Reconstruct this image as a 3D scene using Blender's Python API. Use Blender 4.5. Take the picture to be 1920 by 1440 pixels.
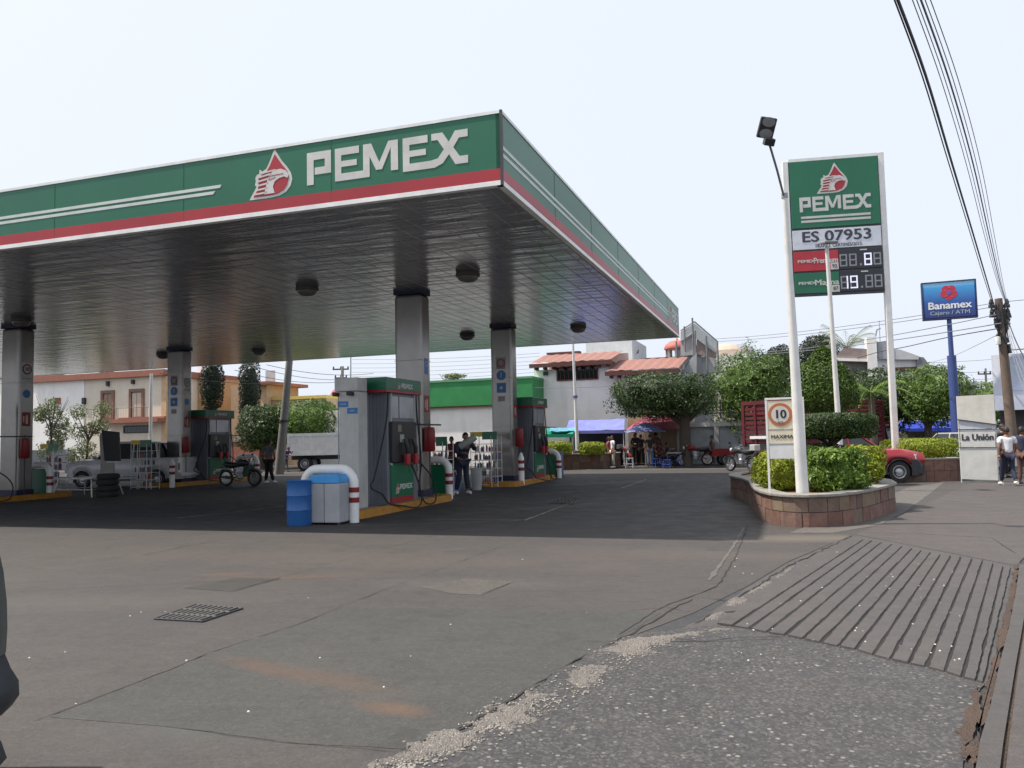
import bpy, bmesh, math, random
from mathutils import Vector, Matrix, noise, Quaternion
random.seed(7)
R=math.radians
scene=bpy.context.scene
col=scene.collection
for o in list(bpy.data.objects): bpy.data.objects.remove(o)
# ---------------------------------------------------------------- camera
F_PX,PITCH,ROLL,CAM_H=1518.6,0.0670,-0.0219,1.6
fw=Vector((0,math.cos(PITCH),math.sin(PITCH)));u0=Vector((0,-math.sin(PITCH),math.cos(PITCH)));r0=Vector((1,0,0))
rt=math.cos(ROLL)*r0+math.sin(ROLL)*u0
up=-math.sin(ROLL)*r0+math.cos(ROLL)*u0
CAM=Vector((0,0,CAM_H))
cd=bpy.data.cameras.new('camera');cam=bpy.data.objects.new('camera',cd);col.objects.link(cam)
m=Matrix((rt,up,-fw)).transposed().to_4x4();m.translation=CAM
cam.matrix_world=m
cd.sensor_width=36;cd.lens=F_PX/1920*36;cd.clip_start=0.05;cd.clip_end=3000
scene.camera=cam
# ---------------------------------------------------------------- world and sun
SUN=Vector((-.556,.020,1.0)).normalized()
EL=math.asin(SUN.z)
w=bpy.data.worlds.new('World');scene.world=w;w.use_nodes=True
nt=w.node_tree;nt.nodes.clear()
out=nt.nodes.new('ShaderNodeOutputWorld');bg=nt.nodes.new('ShaderNodeBackground')
sky=nt.nodes.new('ShaderNodeTexSky');sky.sky_type='NISHITA';sky.sun_disc=False
sky.sun_elevation=EL;sky.sun_rotation=math.atan2(SUN.x,SUN.y)%(2*math.pi)
sky.air_density=1.0;sky.dust_density=8.0;sky.ozone_density=1.5
mx=nt.nodes.new('ShaderNodeMixRGB');mx.inputs[0].default_value=.82
mx.inputs[2].default_value=(7.35,7.9,8.9,1)      # thin bright haze veil
nt.links.new(sky.outputs[0],mx.inputs[1]);nt.links.new(mx.outputs[0],bg.inputs[0]);nt.links.new(bg.outputs[0],out.inputs[0])
bg.inputs[1].default_value=.095
sd=bpy.data.lights.new('sun','SUN');sd.energy=4.3;sd.angle=R(1.0);sd.color=(1,.93,.84)
so=bpy.data.objects.new('sun',sd);col.objects.link(so);so.rotation_euler=SUN.to_track_quat('Z','Y').to_euler()
scene.view_settings.view_transform='Standard';scene.view_settings.look='None';scene.view_settings.exposure=0.5;scene.view_settings.gamma=1
scene.render.engine='CYCLES'
scene.cycles.max_bounces=6;scene.cycles.diffuse_bounces=4;scene.cycles.glossy_bounces=3;scene.cycles.transmission_bounces=3;scene.cycles.transparent_max_bounces=4
# ---------------------------------------------------------------- measuring helpers (photo pixel -> place)
def ray(px,py): return fw+rt*((px-960)/F_PX)+up*((720-py)/F_PX)
def gp(px,py,z=0.0):
    d=ray(px,py);return CAM+d*((CAM_H-z)/-d.z)
def at(px,py,dist): return CAM+ray(px,py)*dist
TH=0.3279
XD=Vector((math.cos(TH),-math.sin(TH),0));WD=Vector((math.sin(TH),math.cos(TH),0))
A0=Vector((-2.63,21.4652,0))
def GW(X,W,z=0): return A0+XD*X+WD*W+Vector((0,0,z))
def loc(P): d=P-A0;return (d.dot(XD),d.dot(WD),P.z)
def gx(px,py,W):
    d=ray(px,py);t=(W-(CAM-A0).dot(WD))/d.dot(WD);P=CAM+d*t;return (P-A0).dot(XD),P.z
def scale_at(d): return d/F_PX
# ---------------------------------------------------------------- materials
MATS={}
def mat(name,c,rough=.7,metal=0.,var=.12,scale=3.,bump=0.,bscale=40.,spec=.5,emit=0.,c2=None,coat=0.,dirt=0.):
    if name in MATS: return MATS[name]
    m=bpy.data.materials.new(name);m.use_nodes=True;n=m.node_tree;b=n.nodes['Principled BSDF'];L=n.links
    b.inputs['Roughness'].default_value=rough;b.inputs['Metallic'].default_value=metal
    b.inputs['Specular IOR Level'].default_value=spec;b.inputs['Coat Weight'].default_value=coat
    tc=n.nodes.new('ShaderNodeTexCoord');no=n.nodes.new('ShaderNodeTexNoise')
    no.inputs['Scale'].default_value=scale;no.inputs['Detail'].default_value=6;no.inputs['Roughness'].default_value=.65
    L.new(tc.outputs['Object'],no.inputs['Vector'])
    cr=n.nodes.new('ShaderNodeValToRGB');cr.color_ramp.elements[0].position=.3;cr.color_ramp.elements[1].position=.7
    lo=[x*(1-var) for x in c];hi=[min(1,x*(1+var)) for x in c]
    if c2: hi=list(c2)
    cr.color_ramp.elements[0].color=(*lo,1);cr.color_ramp.elements[1].color=(*hi,1)
    L.new(no.outputs[0],cr.inputs[0])
    src=cr.outputs[0]
    if dirt>0:
        n2=n.nodes.new('ShaderNodeTexNoise');n2.inputs['Scale'].default_value=scale*.35;n2.inputs['Detail'].default_value=8;n2.inputs['Roughness'].default_value=.75
        mp=n.nodes.new('ShaderNodeMapping');mp.inputs['Scale'].default_value=(3,3,.5);L.new(tc.outputs['Object'],mp.inputs[0]);L.new(mp.outputs[0],n2.inputs['Vector'])
        r2=n.nodes.new('ShaderNodeValToRGB');r2.color_ramp.elements[0].position=.5;r2.color_ramp.elements[1].position=.72
        L.new(n2.outputs[0],r2.inputs[0]);ml=n.nodes.new('ShaderNodeMath');ml.operation='MULTIPLY';ml.inputs[1].default_value=dirt;L.new(r2.outputs[0],ml.inputs[0])
        mm=n.nodes.new('ShaderNodeMixRGB');L.new(ml.outputs[0],mm.inputs[0]);L.new(src,mm.inputs[1]);mm.inputs[2].default_value=(c[0]*.45+.01,c[1]*.42+.01,c[2]*.38,1);src=mm.outputs[0]
    L.new(src,b.inputs['Base Color'])
    if bump>0:
        n3=n.nodes.new('ShaderNodeTexNoise');n3.inputs['Scale'].default_value=bscale;n3.inputs['Detail'].default_value=4;L.new(tc.outputs['Object'],n3.inputs['Vector'])
        bp=n.nodes.new('ShaderNodeBump');bp.inputs['Strength'].default_value=bump;bp.inputs['Distance'].default_value=.02;L.new(n3.outputs[0],bp.inputs['Height']);L.new(bp.outputs[0],b.inputs['Normal'])
    if emit>0:
        b.inputs['Emission Color'].default_value=(*c,1);b.inputs['Emission Strength'].default_value=emit
    MATS[name]=m;return m
def leafmat(name,c1,c2):
    if name in MATS:return MATS[name]
    m=bpy.data.materials.new(name);m.use_nodes=True;n=m.node_tree;L=n.links;b=n.nodes['Principled BSDF'];out=n.nodes['Material Output']
    g=n.nodes.new('ShaderNodeNewGeometry');tc=n.nodes.new('ShaderNodeTexCoord');no=n.nodes.new('ShaderNodeTexNoise');no.inputs['Scale'].default_value=2.2;no.inputs['Detail'].default_value=3
    L.new(tc.outputs['Object'],no.inputs['Vector'])
    ad=n.nodes.new('ShaderNodeMath');ad.operation='ADD';mu=n.nodes.new('ShaderNodeMath');mu.operation='MULTIPLY';mu.inputs[1].default_value=.55
    L.new(g.outputs['Random Per Island'],mu.inputs[0]);L.new(mu.outputs[0],ad.inputs[0])
    m2=n.nodes.new('ShaderNodeMath');m2.operation='MULTIPLY';m2.inputs[1].default_value=.6;L.new(no.outputs[0],m2.inputs[0]);L.new(m2.outputs[0],ad.inputs[1])
    cr=n.nodes.new('ShaderNodeValToRGB');cr.color_ramp.elements[0].position=.2;cr.color_ramp.elements[1].position=.9
    cr.color_ramp.elements[0].color=(*c1,1);cr.color_ramp.elements[1].color=(*c2,1);L.new(ad.outputs[0],cr.inputs[0]);L.new(cr.outputs[0],b.inputs['Base Color'])
    b.inputs['Roughness'].default_value=.45;b.inputs['Specular IOR Level'].default_value=.35
    tr=n.nodes.new('ShaderNodeBsdfTranslucent');L.new(cr.outputs[0],tr.inputs[0]);ms=n.nodes.new('ShaderNodeMixShader');ms.inputs[0].default_value=.22
    L.new(b.outputs[0],ms.inputs[1]);L.new(tr.outputs[0],ms.inputs[2]);L.new(ms.outputs[0],out.inputs[0])
    MATS[name]=m;return m
WHITE=mat('white_paint',(.46,.46,.44),.45,dirt=.25)
WHITEB=mat('bright_white_paint',(.78,.78,.76),.4,dirt=.12)
POLEW=mat('pole_white',(.74,.73,.70),.45,dirt=.3,scale=2)
GREY=mat('grey_paint',(.30,.31,.33),.5,dirt=.2)
STEEL=mat('brushed_steel',(.42,.43,.46),.35,metal=.6,dirt=.2)
COLM=mat('column_cladding',(.28,.265,.25),.24,metal=.6,dirt=.2,scale=1.5)
BLACK=mat('black_plastic',(.018,.018,.02),.45)
RUBBER=mat('black_rubber',(.02,.02,.021),.8)
DARK=mat('dark_metal',(.05,.05,.055),.5,metal=.3)
GREEN=mat('brand_green',(.010,.135,.066),.35,var=.10,scale=.6)
GREENF=mat('fascia_green',(.010,.125,.066),.38,var=.12,scale=.4,dirt=.12)
GREEND=mat('deep_green',(.006,.075,.035),.4)
RED=mat('brand_red',(.35,.020,.030),.4,var=.12,scale=.5)
EXTRED=mat('cover_red',(.22,.010,.012),.45)
CREAMW=mat('sign_white',(.56,.55,.52),.5)
STRIPE=mat('stripe_white',(.56,.60,.56),.5)
YEL=mat('kerb_yellow',(.38,.17,.015),.65,var=.25,scale=5,dirt=.6,bump=.2)
BLUE=mat('drum_blue',(.02,.11,.33),.45,dirt=.1)
SKYB=mat('lid_blue',(.05,.28,.62),.45)
NAVY=mat('band_navy',(.012,.016,.05),.5)
CONC=mat('grey_concrete',(.22,.21,.20),.85,bump=.3,dirt=.5,scale=5)
LAMPB=mat('lamp_bronze',(.10,.09,.085),.4)
GLASS=mat('dark_glass',(.012,.015,.018),.06,spec=.8)
CHROME=mat('chrome',(.6,.6,.62),.15,metal=1)
WIREW=mat('white_wire',(.62,.62,.60),.5)
SIGNY=mat('sign_yellow',(.60,.42,.03),.5)
WALLW=mat('white_wall',(.85,.83,.79),.8,var=.08,dirt=.32,scale=.8)
WALLC=mat('cream_wall',(.66,.60,.49),.85,var=.06,dirt=.2,scale=.8)
ORANGE=mat('orange_paint',(.30,.12,.08),.75,dirt=.2)
OCHRE=mat('ochre_wall',(.62,.34,.10),.85,dirt=.2)
TILE=mat('roof_tile',(.27,.13,.105),.8,var=.25,scale=9,bump=.8,bscale=14,dirt=.3)
BRICK=mat('brick_brown',(.19,.09,.065),.85,var=.3,scale=4)
DKRED=mat('dark_red_paint',(.115,.014,.022),.5,dirt=.2)
CARRED=mat('car_red',(.27,.008,.016),.25,coat=.6,var=.05)
BARK=mat('bark',(.10,.08,.065),.9,bump=.8,bscale=18,dirt=.4)
WOODP=mat('weathered_wood',(.15,.11,.085),.9,var=.25,scale=3,bump=.5,dirt=.5)
SOIL=mat('dry_soil',(.25,.15,.085),.95,bump=.6)
SKIN=mat('skin_brown',(.24,.12,.075),.55,var=.05)
HAIR=mat('black_hair',(.012,.010,.010),.6)
DENIM=mat('blue_denim',(.05,.09,.18),.8)
LEDON=mat('led_lit',(.80,.80,.95),.5,emit=.3,var=.02)
LEDOFF=mat('led_off',(.26,.26,.28),.5)
LEDBG=mat('led_board',(.022,.022,.032),.4)
# ---------------------------------------------------------------- mesh builder
class MB:
    def __init__(s): s.v=[];s.f=[];s.m=[];s.mi=0
    def add(s,vs,fs):
        k=len(s.v);s.v+= [tuple(v) for v in vs]
        for f in fs: s.f.append([k+i for i in f]);s.m.append(s.mi)
        return s
    def box(s,x0,x1,y0,y1,z0,z1):
        v=[(x,y,z) for z in (z0,z1) for y in (y0,y1) for x in (x0,x1)]
        return s.add(v,[(0,2,3,1),(4,5,7,6),(0,1,5,4),(2,6,7,3),(0,4,6,2),(1,3,7,5)])
    def cbox(s,c,sz,mtx=None):
        v=[]
        for z in(-.5,.5):
            for y in(-.5,.5):
                for x in(-.5,.5):
                    p=Vector((x*sz[0],y*sz[1],z*sz[2]))
                    if mtx: p=mtx@p
                    v.append(Vector(c)+p)
        return s.add(v,[(0,2,3,1),(4,5,7,6),(0,1,5,4),(2,6,7,3),(0,4,6,2),(1,3,7,5)])
    def tube(s,pts,rad,n=8,cap=True):
        pts=[Vector(p) for p in pts]
        if not hasattr(rad,'__len__'): rad=[rad]*len(pts)
        vs=[];pa=None
        for i,p in enumerate(pts):
            t=(pts[min(i+1,len(pts)-1)]-pts[max(i-1,0)]).normalized()
            if pa is None:
                a=Vector((0,0,1)) if abs(t.z)<.9 else Vector((1,0,0))
                pa=t.cross(a).normalized()
            else:
                pa=(pa-t*pa.dot(t)).normalized()
            b=t.cross(pa)
            for k in range(n):
                an=2*math.pi*k/n;vs.append(p+(pa*math.cos(an)+b*math.sin(an))*rad[i])
        fs=[]
        for i in range(len(pts)-1):
            for k in range(n):
                a=i*n+k;b2=i*n+(k+1)%n;fs.append((a,b2,b2+n,a+n))
        if cap: fs.append(tuple(range(n-1,-1,-1)));fs.append(tuple(range(len(vs)-n,len(vs))))
        return s.add(vs,fs)
    def lathe(s,prof,c=(0,0,0),n=20,ax='z',cap=True):
        vs=[]
        for r,h in prof:
            for k in range(n):
                a=2*math.pi*k/n;x,y,z=r*math.cos(a),r*math.sin(a),h
                if ax=='x': x,y,z=h,x,y
                elif ax=='y': x,y,z=x,h,y
                vs.append((x+c[0],y+c[1],z+c[2]))
        fs=[]
        for i in range(len(prof)-1):
            for k in range(n):
                a=i*n+k;b=i*n+(k+1)%n;fs.append((a,b,b+n,a+n))
        if cap: fs.append(tuple(range(n-1,-1,-1)));fs.append(tuple(range(len(vs)-n,len(vs))))
        return s.add(vs,fs)
    def prism(s,poly,O,U,V,N,off,th):
        """closed plate: poly in (u,v), front face at off along N, thickness th behind it"""
        O,U,V,N=map(Vector,(O,U,V,N));n=len(poly)
        fr=[O+U*a+V*b+N*off for a,b in poly];bk=[p-N*th for p in fr]
        fs=[tuple(range(n)),tuple(range(2*n-1,n-1,-1))]
        for i in range(n): j=(i+1)%n;fs.append((i,i+n,j+n,j))
        return s.add(fr+bk,fs)
    def sphere(s,c,r,n=12,sq=(1,1,1)):
        vs=[];fs=[];m_=n//2
        for i in range(m_+1):
            t=math.pi*i/m_
            for k in range(n):
                a=2*math.pi*k/n
                vs.append((c[0]+r*sq[0]*math.sin(t)*math.cos(a),c[1]+r*sq[1]*math.sin(t)*math.sin(a),c[2]+r*sq[2]*math.cos(t)))
        for i in range(m_):
            for k in range(n):
                a=i*n+k;b=i*n+(k+1)%n;fs.append((a,b,b+n,a+n))
        return s.add(vs,fs)
    def build(s,name,mats,parent=None,smooth=False,bevel=0.,loc=None,seg=2,recalc=True):
        me=bpy.data.meshes.new(name);me.from_pydata(s.v,[],s.f)
        ms=mats if isinstance(mats,(list,tuple)) else [mats]
        for q in ms: me.materials.append(q)
        me.polygons.foreach_set('material_index',s.m)
        if recalc:
            bm=bmesh.new();bm.from_mesh(me);bmesh.ops.remove_doubles(bm,verts=bm.verts,dist=1e-6);bmesh.ops.recalc_face_normals(bm,faces=bm.faces);bm.to_mesh(me);bm.free()
        if smooth: me.polygons.foreach_set('use_smooth',[True]*len(me.polygons))
        me.update()
        o=bpy.data.objects.new(name,me);col.objects.link(o)
        if parent: o.parent=parent
        if loc is not None: o.location=loc
        if bevel>0:
            b=o.modifiers.new('bevel','BEVEL');b.width=bevel;b.segments=seg;b.limit_method='ANGLE';b.angle_limit=R(40)
        if smooth:
            try:
                e=o.modifiers.new('edge','EDGE_SPLIT');e.split_angle=R(42)
            except Exception: pass
        return o
def props(o,label=None,cat=None,group=None,kind=None):
    if label: o['label']=label
    if cat: o['category']=cat
    if group: o['group']=group
    if kind: o['kind']=kind
    return o
def thing(name,label,cat,loc=(0,0,0),rz=0.,group=None):
    o=bpy.data.objects.new(name,None);col.objects.link(o);o.location=loc;o.rotation_euler=(0,0,rz);o.empty_display_size=.2
    return props(o,label,cat,group)
def gthing(name,label,cat,X,W,z=0,group=None,rz=0):  # aligned with the station grid
    return thing(name,label,cat,GW(X,W,z),-TH+rz,group)
def copy_tree(o,parent=None):
    c=o.copy();col.objects.link(c)
    if parent: c.parent=parent
    for ch in [q for q in ALLCH(o)]: copy_tree(ch,c)
    return c
def ALLCH(o): return [q for q in bpy.data.objects if q.parent==o]
def text(body,size,O,U,V,N,mt,parent=None,name='lettering',off=.004,bold=0.,width=None,align='CENTER',shear=0.,thick=.003):
    cu=bpy.data.curves.new('t','FONT');cu.body=body;cu.size=size;cu.extrude=0;cu.align_x=align;cu.align_y='CENTER';cu.shear=shear;cu.resolution_u=3
    to=bpy.data.objects.new('t',cu);col.objects.link(to);bpy.context.view_layer.update()
    dg=bpy.context.evaluated_depsgraph_get();me=bpy.data.meshes.new_from_object(to.evaluated_get(dg));bpy.data.objects.remove(to)
    xs=[v.co.x for v in me.vertices]
    sx=1.
    if width and xs: sx=width/(max(xs)-min(xs))
    O,U,V,N=map(Vector,(O,U,V,N))
    bm=bmesh.new();bm.from_mesh(me)
    r=bmesh.ops.extrude_face_region(bm,geom=bm.faces[:]);ex=[g for g in r['geom'] if isinstance(g,bmesh.types.BMVert)]
    for v in ex: v.co.z+=thick
    if bold>0:
        g0=bm.verts[:]+bm.edges[:]+bm.faces[:]
        for q,(dx,dy) in enumerate(((bold,0),(-bold,0),(0,bold*.6),(0,-bold*.6))):
            r=bmesh.ops.duplicate(bm,geom=g0)
            for v in r['geom']:
                if isinstance(v,bmesh.types.BMVert): v.co.x+=dx/sx;v.co.y+=dy;v.co.z+=.0004*(q+1)
    for v in bm.verts:
        a,b,c=v.co;v.co=O+U*(a*sx)+V*b+N*(off+c)
    bmesh.ops.recalc_face_normals(bm,faces=bm.faces)
    bm.to_mesh(me);bm.free();me.materials.clear();me.materials.append(mt);me.name=name
    o=bpy.data.objects.new(name,me);col.objects.link(o)
    if parent:o.parent=parent
    return o
Z=Vector((0,0,1));X1=Vector((1,0,0));Y1=Vector((0,1,0))
# ================================================================ GROUND
def groundmat(name,base,dark,warm,stains_and_shade=(),scale=1.,bumpst=.15,speck=0.,speckc=(.4,.38,.34),spscale=70.):
    m=bpy.data.materials.new(name);m.use_nodes=True;n=m.node_tree;L=n.links;b=n.nodes['Principled BSDF'];b.inputs['Roughness'].default_value=.8;b.inputs['Specular IOR Level'].default_value=.35
    tc=n.nodes.new('ShaderNodeTexCoord')
    def nz(s,d=6,r=.6,sc=(1,1,1)):
        a=n.nodes.new('ShaderNodeTexNoise');a.inputs['Scale'].default_value=s;a.inputs['Detail'].default_value=d;a.inputs['Roughness'].default_value=r
        mp=n.nodes.new('ShaderNodeMapping');mp.inputs['Scale'].default_value=sc;mp.inputs['Rotation'].default_value=(0,0,TH);L.new(tc.outputs['Object'],mp.inputs[0]);L.new(mp.outputs[0],a.inputs['Vector']);return a
    def ramp(src,p0,p1):
        r=n.nodes.new('ShaderNodeValToRGB');r.color_ramp.elements[0].position=p0;r.color_ramp.elements[1].position=p1;L.new(src,r.inputs[0]);return r.outputs[0]
    def mix(f,a,c,mode='MIX'):
        q=n.nodes.new('ShaderNodeMixRGB');q.blend_type=mode
        if isinstance(f,float): q.inputs[0].default_value=f
        else: L.new(f,q.inputs[0])
        if isinstance(a,tuple): q.inputs[1].default_value=(*a,1)
        else: L.new(a,q.inputs[1])
        if isinstance(c,tuple): q.inputs[2].default_value=(*c,1)
        else: L.new(c,q.inputs[2])
        return q.outputs[0]
    def mul(a,k):
        q=n.nodes.new('ShaderNodeMath');q.operation='MULTIPLY';L.new(a,q.inputs[0])
        if isinstance(k,float): q.inputs[1].default_value=k
        else: L.new(k,q.inputs[1])
        return q.outputs[0]
    c=mix(ramp(nz(.22*scale).outputs[0],.40,.62),dark,base)
    c=mix(mul(ramp(nz(.5*scale,5,.6,(1,.35,1)).outputs[0],.45,.65),.6),c,warm)
    c=mix(mul(ramp(nz(1.6*scale,8,.7).outputs[0],.42,.7),.5),c,tuple(x*.66 for x in dark))
    c=mix(mul(ramp(nz(9*scale,8,.75).outputs[0],.40,.7),.5),c,tuple(min(1,x*1.4) for x in base))
    c=mix(mul(ramp(nz(90*scale,3,.6).outputs[0],.35,.7),.55),c,tuple(x*.5 for x in dark))
    c=mix(mul(ramp(nz(3.2*scale,7,.75,(.35,2.2,1)).outputs[0],.45,.7),.4),c,tuple(x*.7 for x in dark))
    c=mix(mul(ramp(nz(28*scale,5,.8).outputs[0],.42,.66),.5),c,tuple(x*.62 for x in dark))
    c=mix(mul(ramp(nz(36*scale,5,.8).outputs[0],.52,.74),.45),c,tuple(min(1,x*1.5) for x in base))
    c=mix(mul(ramp(nz(2.1*scale,4,.6).outputs[0],.60,.66),.33),c,tuple(x*.6 for x in dark))
    # small bleached spots
    c=mix(mul(ramp(nz(5*scale,4,.6,(.6,2.5,1)).outputs[0],.68,.78),.4),c,tuple(min(1,x*1.6) for x in base))
    for (P,rx,ry,ang,sc,am) in stains_and_shade:
        mp=n.nodes.new('ShaderNodeMapping');mp.vector_type='TEXTURE';mp.inputs['Location'].default_value=(P.x,P.y,0);mp.inputs['Rotation'].default_value=(0,0,ang);mp.inputs['Scale'].default_value=(rx,ry,1000)
        L.new(tc.outputs['Object'],mp.inputs[0])
        nn=nz(1.3,5,.6);nn2=n.nodes.new('ShaderNodeMixRGB');nn2.blend_type='ADD';nn2.inputs[0].default_value=.9
        sub=n.nodes.new('ShaderNodeVectorMath');sub.operation='SUBTRACT';sub.inputs[1].default_value=(.5,.5,.5);L.new(nn.outputs[1],sub.inputs[0])
        ad=n.nodes.new('ShaderNodeVectorMath');ad.operation='ADD';L.new(mp.outputs[0],ad.inputs[0]);L.new(sub.outputs[0],ad.inputs[1])
        ln=n.nodes.new('ShaderNodeVectorMath');ln.operation='LENGTH';L.new(ad.outputs[0],ln.inputs[0])
        mr=n.nodes.new('ShaderNodeMapRange');mr.inputs['From Min'].default_value=.25;mr.inputs['From Max'].default_value=1.05;mr.inputs['To Min'].default_value=am;mr.inputs['To Max'].default_value=0;L.new(ln.outputs['Value'],mr.inputs['Value'])
        c=mix(mr.outputs[0],c,sc)
    h=nz(60*scale,6,.7).outputs[0]
    if speck>0:
        vo=n.nodes.new('ShaderNodeTexVoronoi');vo.inputs['Scale'].default_value=spscale;L.new(tc.outputs['Object'],vo.inputs['Vector'])
        lt=n.nodes.new('ShaderNodeMath');lt.operation='LESS_THAN';lt.inputs[1].default_value=.32;L.new(vo.outputs['Distance'],lt.inputs[0])
        sp=n.nodes.new('ShaderNodeSeparateColor');L.new(vo.outputs['Color'],sp.inputs[0])
        g=n.nodes.new('ShaderNodeMath');g.operation='GREATER_THAN';g.inputs[1].default_value=1-speck;L.new(sp.outputs[0],g.inputs[0])
        k=mul(lt.outputs[0],g.outputs[0])
        msk=ramp(nz(.8,4,.6).outputs[0],.35,.6);k=mul(k,msk)
        c=mix(mul(k,.8),c,speckc)
        vo2=n.nodes.new('ShaderNodeTexVoronoi');vo2.inputs['Scale'].default_value=spscale*2.2;L.new(tc.outputs['Object'],vo2.inputs['Vector'])
        sp2=n.nodes.new('ShaderNodeSeparateColor');L.new(vo2.outputs['Color'],sp2.inputs[0])
        c=mix(mul(ramp(sp2.outputs[1],.6,1.),.28),c,tuple(x*.7 for x in speckc))
        h=vo.outputs['Distance']
    L.new(c,b.inputs['Base Color'])
    bp=n.nodes.new('ShaderNodeBump');bp.inputs['Strength'].default_value=bumpst;bp.inputs['Distance'].default_value=.012;L.new(h,bp.inputs['Height']);L.new(bp.outputs[0],b.inputs['Normal'])
    rr=ramp(nz(2.5,5,.6).outputs[0],.3,.7);mr=n.nodes.new('ShaderNodeMapRange');mr.inputs['To Min'].default_value=.62;mr.inputs['To Max'].default_value=.92;L.new(rr,mr.inputs['Value']);L.new(mr.outputs[0],b.inputs['Roughness'])
    MATS[name]=m;return m
RUST=(.13,.07,.04);CANOPY_SHADE=(.017,.019,.023);TAN=(.13,.10,.08)  # the blue-black tone paints the canopy's shade into the forecourt colour
stains_and_shade=[(gp(600,1270),1.0,.22,-.55,RUST,.42),(gp(730,1330),.40,.16,-.3,(.21,.10,.045),.6),(gp(560,1082),1.3,.35,.0,RUST,.2),(gp(460,1100),.9,.3,.1,(.07,.063,.055),.5),
 (gp(420,1078),.35,.15,0,(.15,.075,.045),.35),(gp(700,1050),6,.9,-.3,TAN,.18),(gp(1250,1040),3,.8,-.3,TAN,.22),(gp(1500,1010),1.6,.6,-.2,(.17,.14,.11),.5),(gp(900,1095),1.5,.45,-.2,(.11,.098,.088),.3),
 (gp(1000,1260),2.2,.9,.4,(.078,.082,.080),.7),(gp(600,1340),1.6,.5,.2,(.075,.078,.074),.6),(gp(200,1130),2.5,.6,0,(.10,.088,.078),.3),(GW(-6,-3.5),12,4.2,-TH,CANOPY_SHADE,.92),(GW(0,6.5),9,6,-TH,CANOPY_SHADE,.7),(gp(700,1000),4,.6,-.3,(.06,.06,.06),.5),
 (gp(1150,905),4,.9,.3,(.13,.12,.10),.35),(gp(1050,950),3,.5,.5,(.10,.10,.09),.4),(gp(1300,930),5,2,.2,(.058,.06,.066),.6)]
FORE=groundmat('forecourt_concrete',(0.0784,0.0696,0.0640),(0.0624,0.0592,0.0568),(0.0896,0.0752,0.0664),stains_and_shade,1.,.35)
ROADM=groundmat('asphalt',(0.0595,0.0595,0.0612),(0.0425,0.0425,0.0442),(0.0765,0.0723,0.0680))
APRONM=groundmat('worn_asphalt',(0.0702,0.0663,0.0647),(0.0452,0.0452,0.0476),(0.0819,0.0741,0.0671),(),1.,.7,.13,(.29,.265,.24),26.)
RAMPM=groundmat('ramp_concrete',(0.0944,0.0864,0.0832),(0.0768,0.0720,0.0696),(0.1040,0.0912,0.0840),(),2.,.35)
PAVM=groundmat('pavement_concrete',(0.0968,0.0836,0.0787),(0.0754,0.0681,0.0648),(0.1066,0.0886,0.0804),(),1.5,.3)
CRUSH=groundmat('crushed_concrete',(.23,.205,.18),(.085,.080,.076),(.27,.24,.205),(),9.,1.0,.45,(.46,.42,.37),60.)
DIRTM=groundmat('gutter_dirt',(.10,.065,.045),(.05,.036,.03),(.15,.085,.05),(),8.,1.,.4,(.22,.15,.10),90.)
LIGHTC=groundmat('light_concrete',(0.1403,0.1275,0.1148),(0.1105,0.1020,0.0935),(0.1615,0.1403,0.1190),(),1.5,.3)
def sheet(name,pts,z,m,kind='structure',jag=0.,step=.12,seed=0,th=0.):
    P=[Vector((p[0],p[1],0)) for p in pts]
    if jag>0:
        Q=[]
        for i,p in enumerate(P):
            q=P[(i+1)%len(P)];d=(q-p);L_=d.length;n_=min(220,max(1,int(L_/step)));nr=Vector((-d.y,d.x,0)).normalized()
            for k in range(n_):
                a=p+d*(k/n_);e=noise.noise(a*4+Vector((seed,0,0)))*jag*1.6+noise.noise(a*17+Vector((seed,3,0)))*jag*.9
                Q.append(a+nr*e)
        P=Q
    b=MB();b.add([(p.x,p.y,z) for p in P],[tuple(range(len(P)))])
    me=bpy.data.meshes.new(name);bm=bmesh.new();vs=[bm.verts.new((p.x,p.y,z)) for p in P];f=bm.faces.new(vs);bm.normal_update()
    if f.normal.z<0: f.normal_flip()
    if th>0:
        r=bmesh.ops.extrude_face_region(bm,geom=[f]);
        for v in [g for g in r['geom'] if isinstance(g,bmesh.types.BMVert)]: v.co.z-=th
        bmesh.ops.recalc_face_normals(bm,faces=bm.faces)
    bmesh.ops.triangulate(bm,faces=[f_ for f_ in bm.faces if len(f_.verts)>4]);bm.to_mesh(me);bm.free();me.materials.append(m)
    o=bpy.data.objects.new(name,me);col.objects.link(o);props(o,kind=kind);return o
S=1500
sheet('ground',[(-S,-60),(S,-60),(S,S),(-S,S)],0,ROADM)
bnd=[gp(640,1480),gp(760,1412),gp(850,1372),gp(925,1330),gp(1000,1292),gp(1080,1240),gp(1180,1195),gp(1300,1150),gp(1400,1100),gp(1480,1052),gp(1600,1003),gp(1660,985),gp(1700,962),gp(1780,925),gp(1830,905)]
bndx=[(bnd[0]-Vector((1.5,2.2,0)))]+bnd
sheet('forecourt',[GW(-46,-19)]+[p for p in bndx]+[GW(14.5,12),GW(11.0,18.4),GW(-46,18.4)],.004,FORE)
# apron of worn asphalt in the foreground, to the right of the broken edge
ap=[gp(500,1560)]+bndx[1:8]+[gp(1345,1172),gp(1450,1188),gp(1600,1215),gp(1720,1245),gp(1838,1280),gp(1828,1340),gp(1805,1500),gp(1790,1700)]
sheet('worn_asphalt',ap,.010,APRONM,jag=.03,step=.04,seed=3)
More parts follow.
